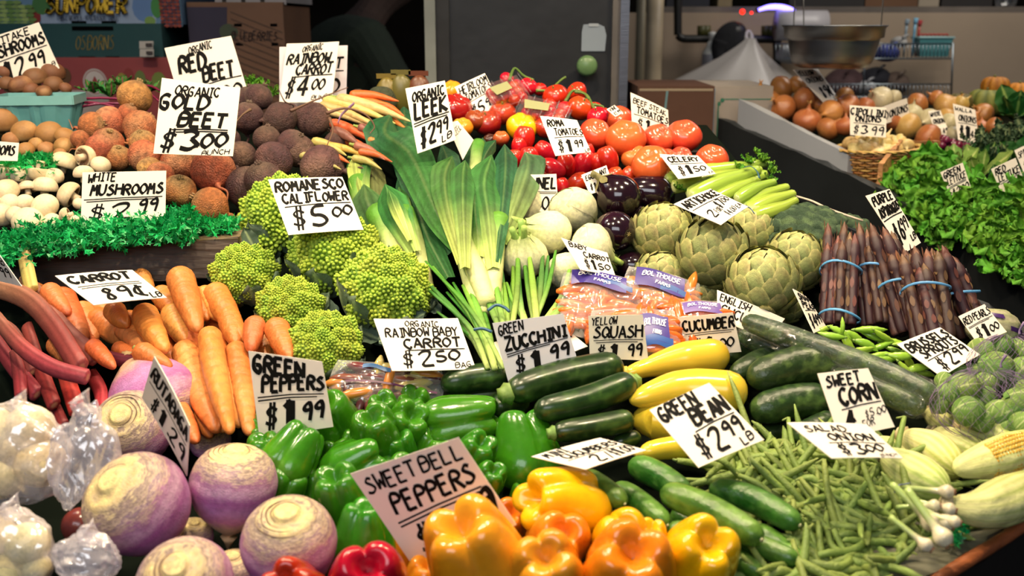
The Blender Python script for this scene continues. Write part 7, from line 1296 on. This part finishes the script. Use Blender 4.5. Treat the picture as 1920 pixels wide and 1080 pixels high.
thing('hanging_scale', 'stainless steel weighing bowl hanging on thin rods above the onions', 'scale', ps)
wbox('trim_3', MT['paint'], -3, 4.6, 2.6, 2.9, 3.18, 3.3, '1a1815')
# wire rack on the wall
rk = MB(); ps = []
def wire(a, b, r=.0022): return sweep([a, b], [r], 5, n=2, col='9aa4aa')
for k, (v0, v1, ua, ub) in enumerate(((82, 110, 1455, 1787), (158, 182, 1520, 1785))):
    m = MB()
    for v in (v0, v1): m.add(*wire(Pw(ua, v, .2), Pw(ub, v, .2), .0035)); m.add(*wire(Pw(ua, v, .04), Pw(ub, v, .04), .0035))
    m.add(*wire(Pw(ub, v0, .04), Pw(ub, v0, .2), .0035)); m.add(*wire(Pw(ua, v0, .04), Pw(ua, v0, .2), .0035))
    ps.append(('shelf_frame', m.mesh('shelf_frame', MT['metal'])))
    n = int((ub - ua) / 7)
    wm = mesh1('wire', MT['metal'], sweep([Pw(ua, v0, .2) , Pw(ua, v1, .2), Pw(ua, v1, .04)], [.0016], 5, col='aab2b8'))
    for i in range(n):
        ps.append(('wire', wm, Matrix.Translation(Vector(Pw(ua + (ub - ua) * i / n, v0, .2) - Pw(ua, v0, .2)))))
for u in (1787, 1622): ps.append(('upright', mesh1('upright', MT['metal'], wire(Pw(u, 80, .2), Pw(u - 4, 190, .2), .004))))
thing('wire_rack', 'two-tier white wire rack on the back wall', 'rack', ps)
def smallbasket(): return [(a, b, c) for a, b, c in ()]
bk = Pw(1745, 106, .13)
thing('berry_basket', 'teal pulp basket of red things on the upper tier of the wire rack', 'basket', [('side_wall', mesh1('side_wall', MT['plastic'], revolve([(0, 0), (.058, 0), (.072, .085), (.07, .085), (.056, .004), (0, .004)], 4, col='4f8a8c', vf=lambda V, t, a: np.stack([(V[:, 0] + V[:, 1]) * .98, (V[:, 0] - V[:, 1]) * .6, V[:, 2]], 1) * [1, 1, .9] + bk), smooth=False)), ('rim', mesh1('rim', MT['plastic'], sweep([bk + [x * .073, y * .044, .078] for x, y in ((-1, -1), (1, -1), (1, 1), (-1, 1), (-1, -1))], [.004], 6, col='7aa8a8'), smooth=False))])
for i in range(7):
    thing('red_clip', 'small red clip poking out of the teal basket on the rack', 'clip', cached('clip', lambda: [(None, mesh1('red_clip', MT['plastic'], sweep([(-.01, 0, 0), (0, 0, .006), (.012, 0, .002)], [.004], 6, n=6, col='a02a20')))]), Matrix.Translation(Vector(bk + [-.05 + .017 * i, 0, .085])), 'red clips in the teal basket')
for i, (u, v, c, l) in enumerate(((1700, 60, '7a8a94', 'grey-blue'), (1716, 58, '6aa0b8', 'light blue'), (1724, 62, 'a03a34', 'red'))):
    thing('brush', l + ' handled brush standing in the upper rack tier', 'brush', [('handle', mesh1('handle', MT['plastic'], sweep([Pw(u - 6, 106, .12), Pw(u, v - 14, .12)], [.004, .006], 7, n=5, col=c))), ('bristles', mesh1('bristles', MT['cloth'], sweep([Pw(u, v - 14, .12), Pw(u + 2, v - 24, .12)], [.009, .01], 8, n=4, col=c)))], None, 'brushes on the wire rack')
for i, (u, v, rx, c, l) in enumerate(((1580, 160, .09, '4a3434', 'bundle of purplish bags on the lower rack tier'), (1640, 150, .07, '1c1c24', 'black bundle on the lower rack tier'), (1620, 165, .05, '9a9a9c', 'whitish crumpled bag on the lower rack tier'), (1678, 155, .055, '5a4a40', 'brown bundle on the lower rack tier'), (1663, 100, .05, '3a4a8a', 'blue and white packet on the upper rack tier'), (1685, 78, .03, '9a9894', 'round white roll on the upper rack tier'), (1480, 100, .05, '9a9ca0', 'crumpled clear packet at the near end of the upper rack'))):
    q = ico(3, 1); thing('bundle', l, 'bundle', [(None, mesh1('bundle', MT['cloth'], (q[0] * (1 + .18 * wob(q[0], 3, i))[:, None] * [rx, .06, rx * .8] + Pw(u, v, .12), q[1], c))), ('tie', mesh1('tie', MT['plastic'], sweep([Pw(u, v, .12) + [-.01, -.06, rx * .5], Pw(u, v, .12) + [0, -.065, rx * .8], Pw(u, v, .12) + [.02, -.05, rx * .9]], [.005], 6, n=6, col=c)))], None, 'bundles on the wire rack')
# dim shelf packets behind the avocados
for i, (u, v, c, l) in enumerate(((725, 165, '6a5a20', 'dim yellow-printed packet in the dark behind the avocados'), (752, 158, '5a5424', 'dim olive packet in the dark behind the avocados'), (785, 160, '5a3018', 'dim orange-brown packet beside the door frame'))):
    x, y, z = ux(u, v, 2.09), 2.09, kz(v + 18, 2.09); thing('snack_packet', l, 'packet', [(None, mesh1('snack_packet', MT['plastic'], (lambda q: (q[0] * (1 + .06 * wob(q[0], 3, i))[:, None] * [.026, .016, .04] + [x, y, z], q[1], c))(ico(3, 1)))), ('crimped_edge', mesh1('crimped_edge', MT['plastic'], boxm(x - .02, x + .02, y - .002, y + .002, z + .038, z + .048) + (c,), smooth=False))], None, 'packets in the dark')
# ---- shopkeeper
def person():
    root = link('person', None); root.location = (-.78, 3.75, 0); root.scale = (1.06,) * 3; root.rotation_euler = (0, 0, math.radians(-60)); root['category'] = 'person'; root['label'] = 'person in a dark green shirt bending in the dim shop, seen from behind'
    def skin(name, vs, es, rs, mat, lab=None, sub=2):
        me = bpy.data.meshes.new(name); me.from_pydata(vs, es, []); o = link(name, me, root); me.materials.append(mat)
        sk = o.modifiers.new('skin', 'SKIN'); 
        for i, r in enumerate(rs): me.skin_vertices[0].data[i].radius = (r, r) if np.isscalar(r) else r
        me.skin_vertices[0].data[0].use_root = True
        s = o.modifiers.new('sub', 'SUBSURF'); s.levels = sub; s.render_levels = sub
        if lab: o['label'] = lab
        return o
    flesh = plainmat('person_flesh', '3a2820'); shirt = plainmat('dark_green_shirt', '1f2a1c'); jean = plainmat('dark_jeans', '14161c'); hair = plainmat('black_hair', '0a0808'); shoe = plainmat('dark_shoe', '100d0c')
    # back to the viewer: faces +Y; bent forward a little
    vs = [(0, 0, .95), (0, .04, 1.12), (0, .12, 1.30), (0, .20, 1.44), (0, .27, 1.53), (0, .33, 1.60), (0, .40, 1.66), (0, .44, 1.72)]; es = [(i, i + 1) for i in range(7)]; rs_ = [(.15, .11), (.15, .11), (.16, .11), (.15, .10), (.055, .055), (.06, .07), (.085, .10), (.06, .07)]
    for s in (1, -1):
        b = len(vs); vs += [(s * .17, .20, 1.45), (s * .25, .24, 1.32), (s * .29, .36, 1.16), (s * .27, .55, 1.10), (s * .27, .62, 1.09)]; es += [(3, b), (b, b + 1), (b + 1, b + 2), (b + 2, b + 3), (b + 3, b + 4)]; rs_ += [.06, .052, .042, .03, (.04, .022)]
        f = b + 4
        for k, (dx, L) in enumerate(((-.03, .065), (-.01, .078), (.01, .074), (.03, .06))):
            j = len(vs); vs += [(s * .27 + dx, .66, 1.085), (s * .27 + dx, .66 + L * .5, 1.075), (s * .27 + dx, .66 + L, 1.055)]; es += [(f, j), (j, j + 1), (j + 1, j + 2)]; rs_ += [.0095, .009, .008]
        j = len(vs); vs += [(s * .27 - s * .045, .63, 1.08), (s * .27 - s * .06, .66, 1.07)]; es += [(f, j), (j, j + 1)]; rs_ += [.011, .009]
        b = len(vs); vs += [(s * .09, 0, .88), (s * .10, .02, .50), (s * .10, -.02, .09), (s * .10, .10, .04)]; es += [(0, b), (b, b + 1), (b + 1, b + 2), (b + 2, b + 3)]; rs_ += [.09, .06, .04, .035]
    skin('body', vs, es, rs_, flesh)
    v2 = [(0, 0, .93), (0, .04, 1.12), (0, .12, 1.30), (0, .20, 1.45), (0, .24, 1.49)]; e2 = [(0, 1), (1, 2), (2, 3), (3, 4)]; r2 = [(.18, .14), (.175, .135), (.18, .135), (.165, .12), (.075, .07)]
    for s in (1, -1): b = len(v2); v2 += [(s * .17, .20, 1.45), (s * .25, .24, 1.32), (s * .28, .31, 1.22)]; e2 += [(3, b), (b, b + 1), (b + 1, b + 2)]; r2 += [.078, .072, .066]
    skin('shirt', v2, e2, r2, shirt)
    v3 = [(0, 0, .96)]; e3 = []; r3 = [(.175, .13)]
    for s in (1, -1): b = len(v3); v3 += [(s * .09, 0, .86), (s * .10, .02, .50), (s * .10, -.02, .10)]; e3 += [(0, b), (b, b + 1), (b + 1, b + 2)]; r3 += [.105, .08, .065]
    skin('trousers', v3, e3, r3, jean)
    skin('hair', [(0, .34, 1.63), (0, .40, 1.70), (0, .44, 1.755)], [(0, 1), (1, 2)], [(.075, .07), (.095, .105), (.07, .08)], hair)
    hp = Vector((0, .42, 1.68)); fw = Vector((0, .75, .66)).normalized(); up_ = Vector((0, -.66, .75))
    mb = MB()
    for s in (1, -1):
        V, Fc = ico(2, .012); mb.add(V + np.array(hp + fw * .098 + Vector((s * .03, 0, 0))), Fc, 'e8e4dc')
        V, Fc = ico(2, .022); mb.add(V * [.4, 1, 1.3] + np.array(hp + Vector((s * .088, 0, -.01))), Fc, '8a5f48')
    V, Fc = ico(2, .018); mb.add(V * [.7, 1, 1.3] + np.array(hp + fw * .105 - up_ * .03), Fc, '8a5f48'); mb.add(*sweep([np.array(hp + fw * .094 - up_ * .055 + Vector((x, 0, 0))) for x in (-.024, 0, .024)], [.004, .007, .004], 6, n=6, col='7a3a34'))
    link('face_features', mb.mesh('face_features', MT['skin']), root)
    for s in (1, -1): link('shoe', mesh1('shoe', MT['cloth'], (lambda q: (q[0] * [.05, .13, .045] + [s * .10, .05, .045], q[1], '100d0c'))(ico(3, 1))), root)
def plainmat(n, c):
    m = vmat(n, .85, 12, .15, .2, 40, rnd=0, base=c); return m
person()
resolve_labels()
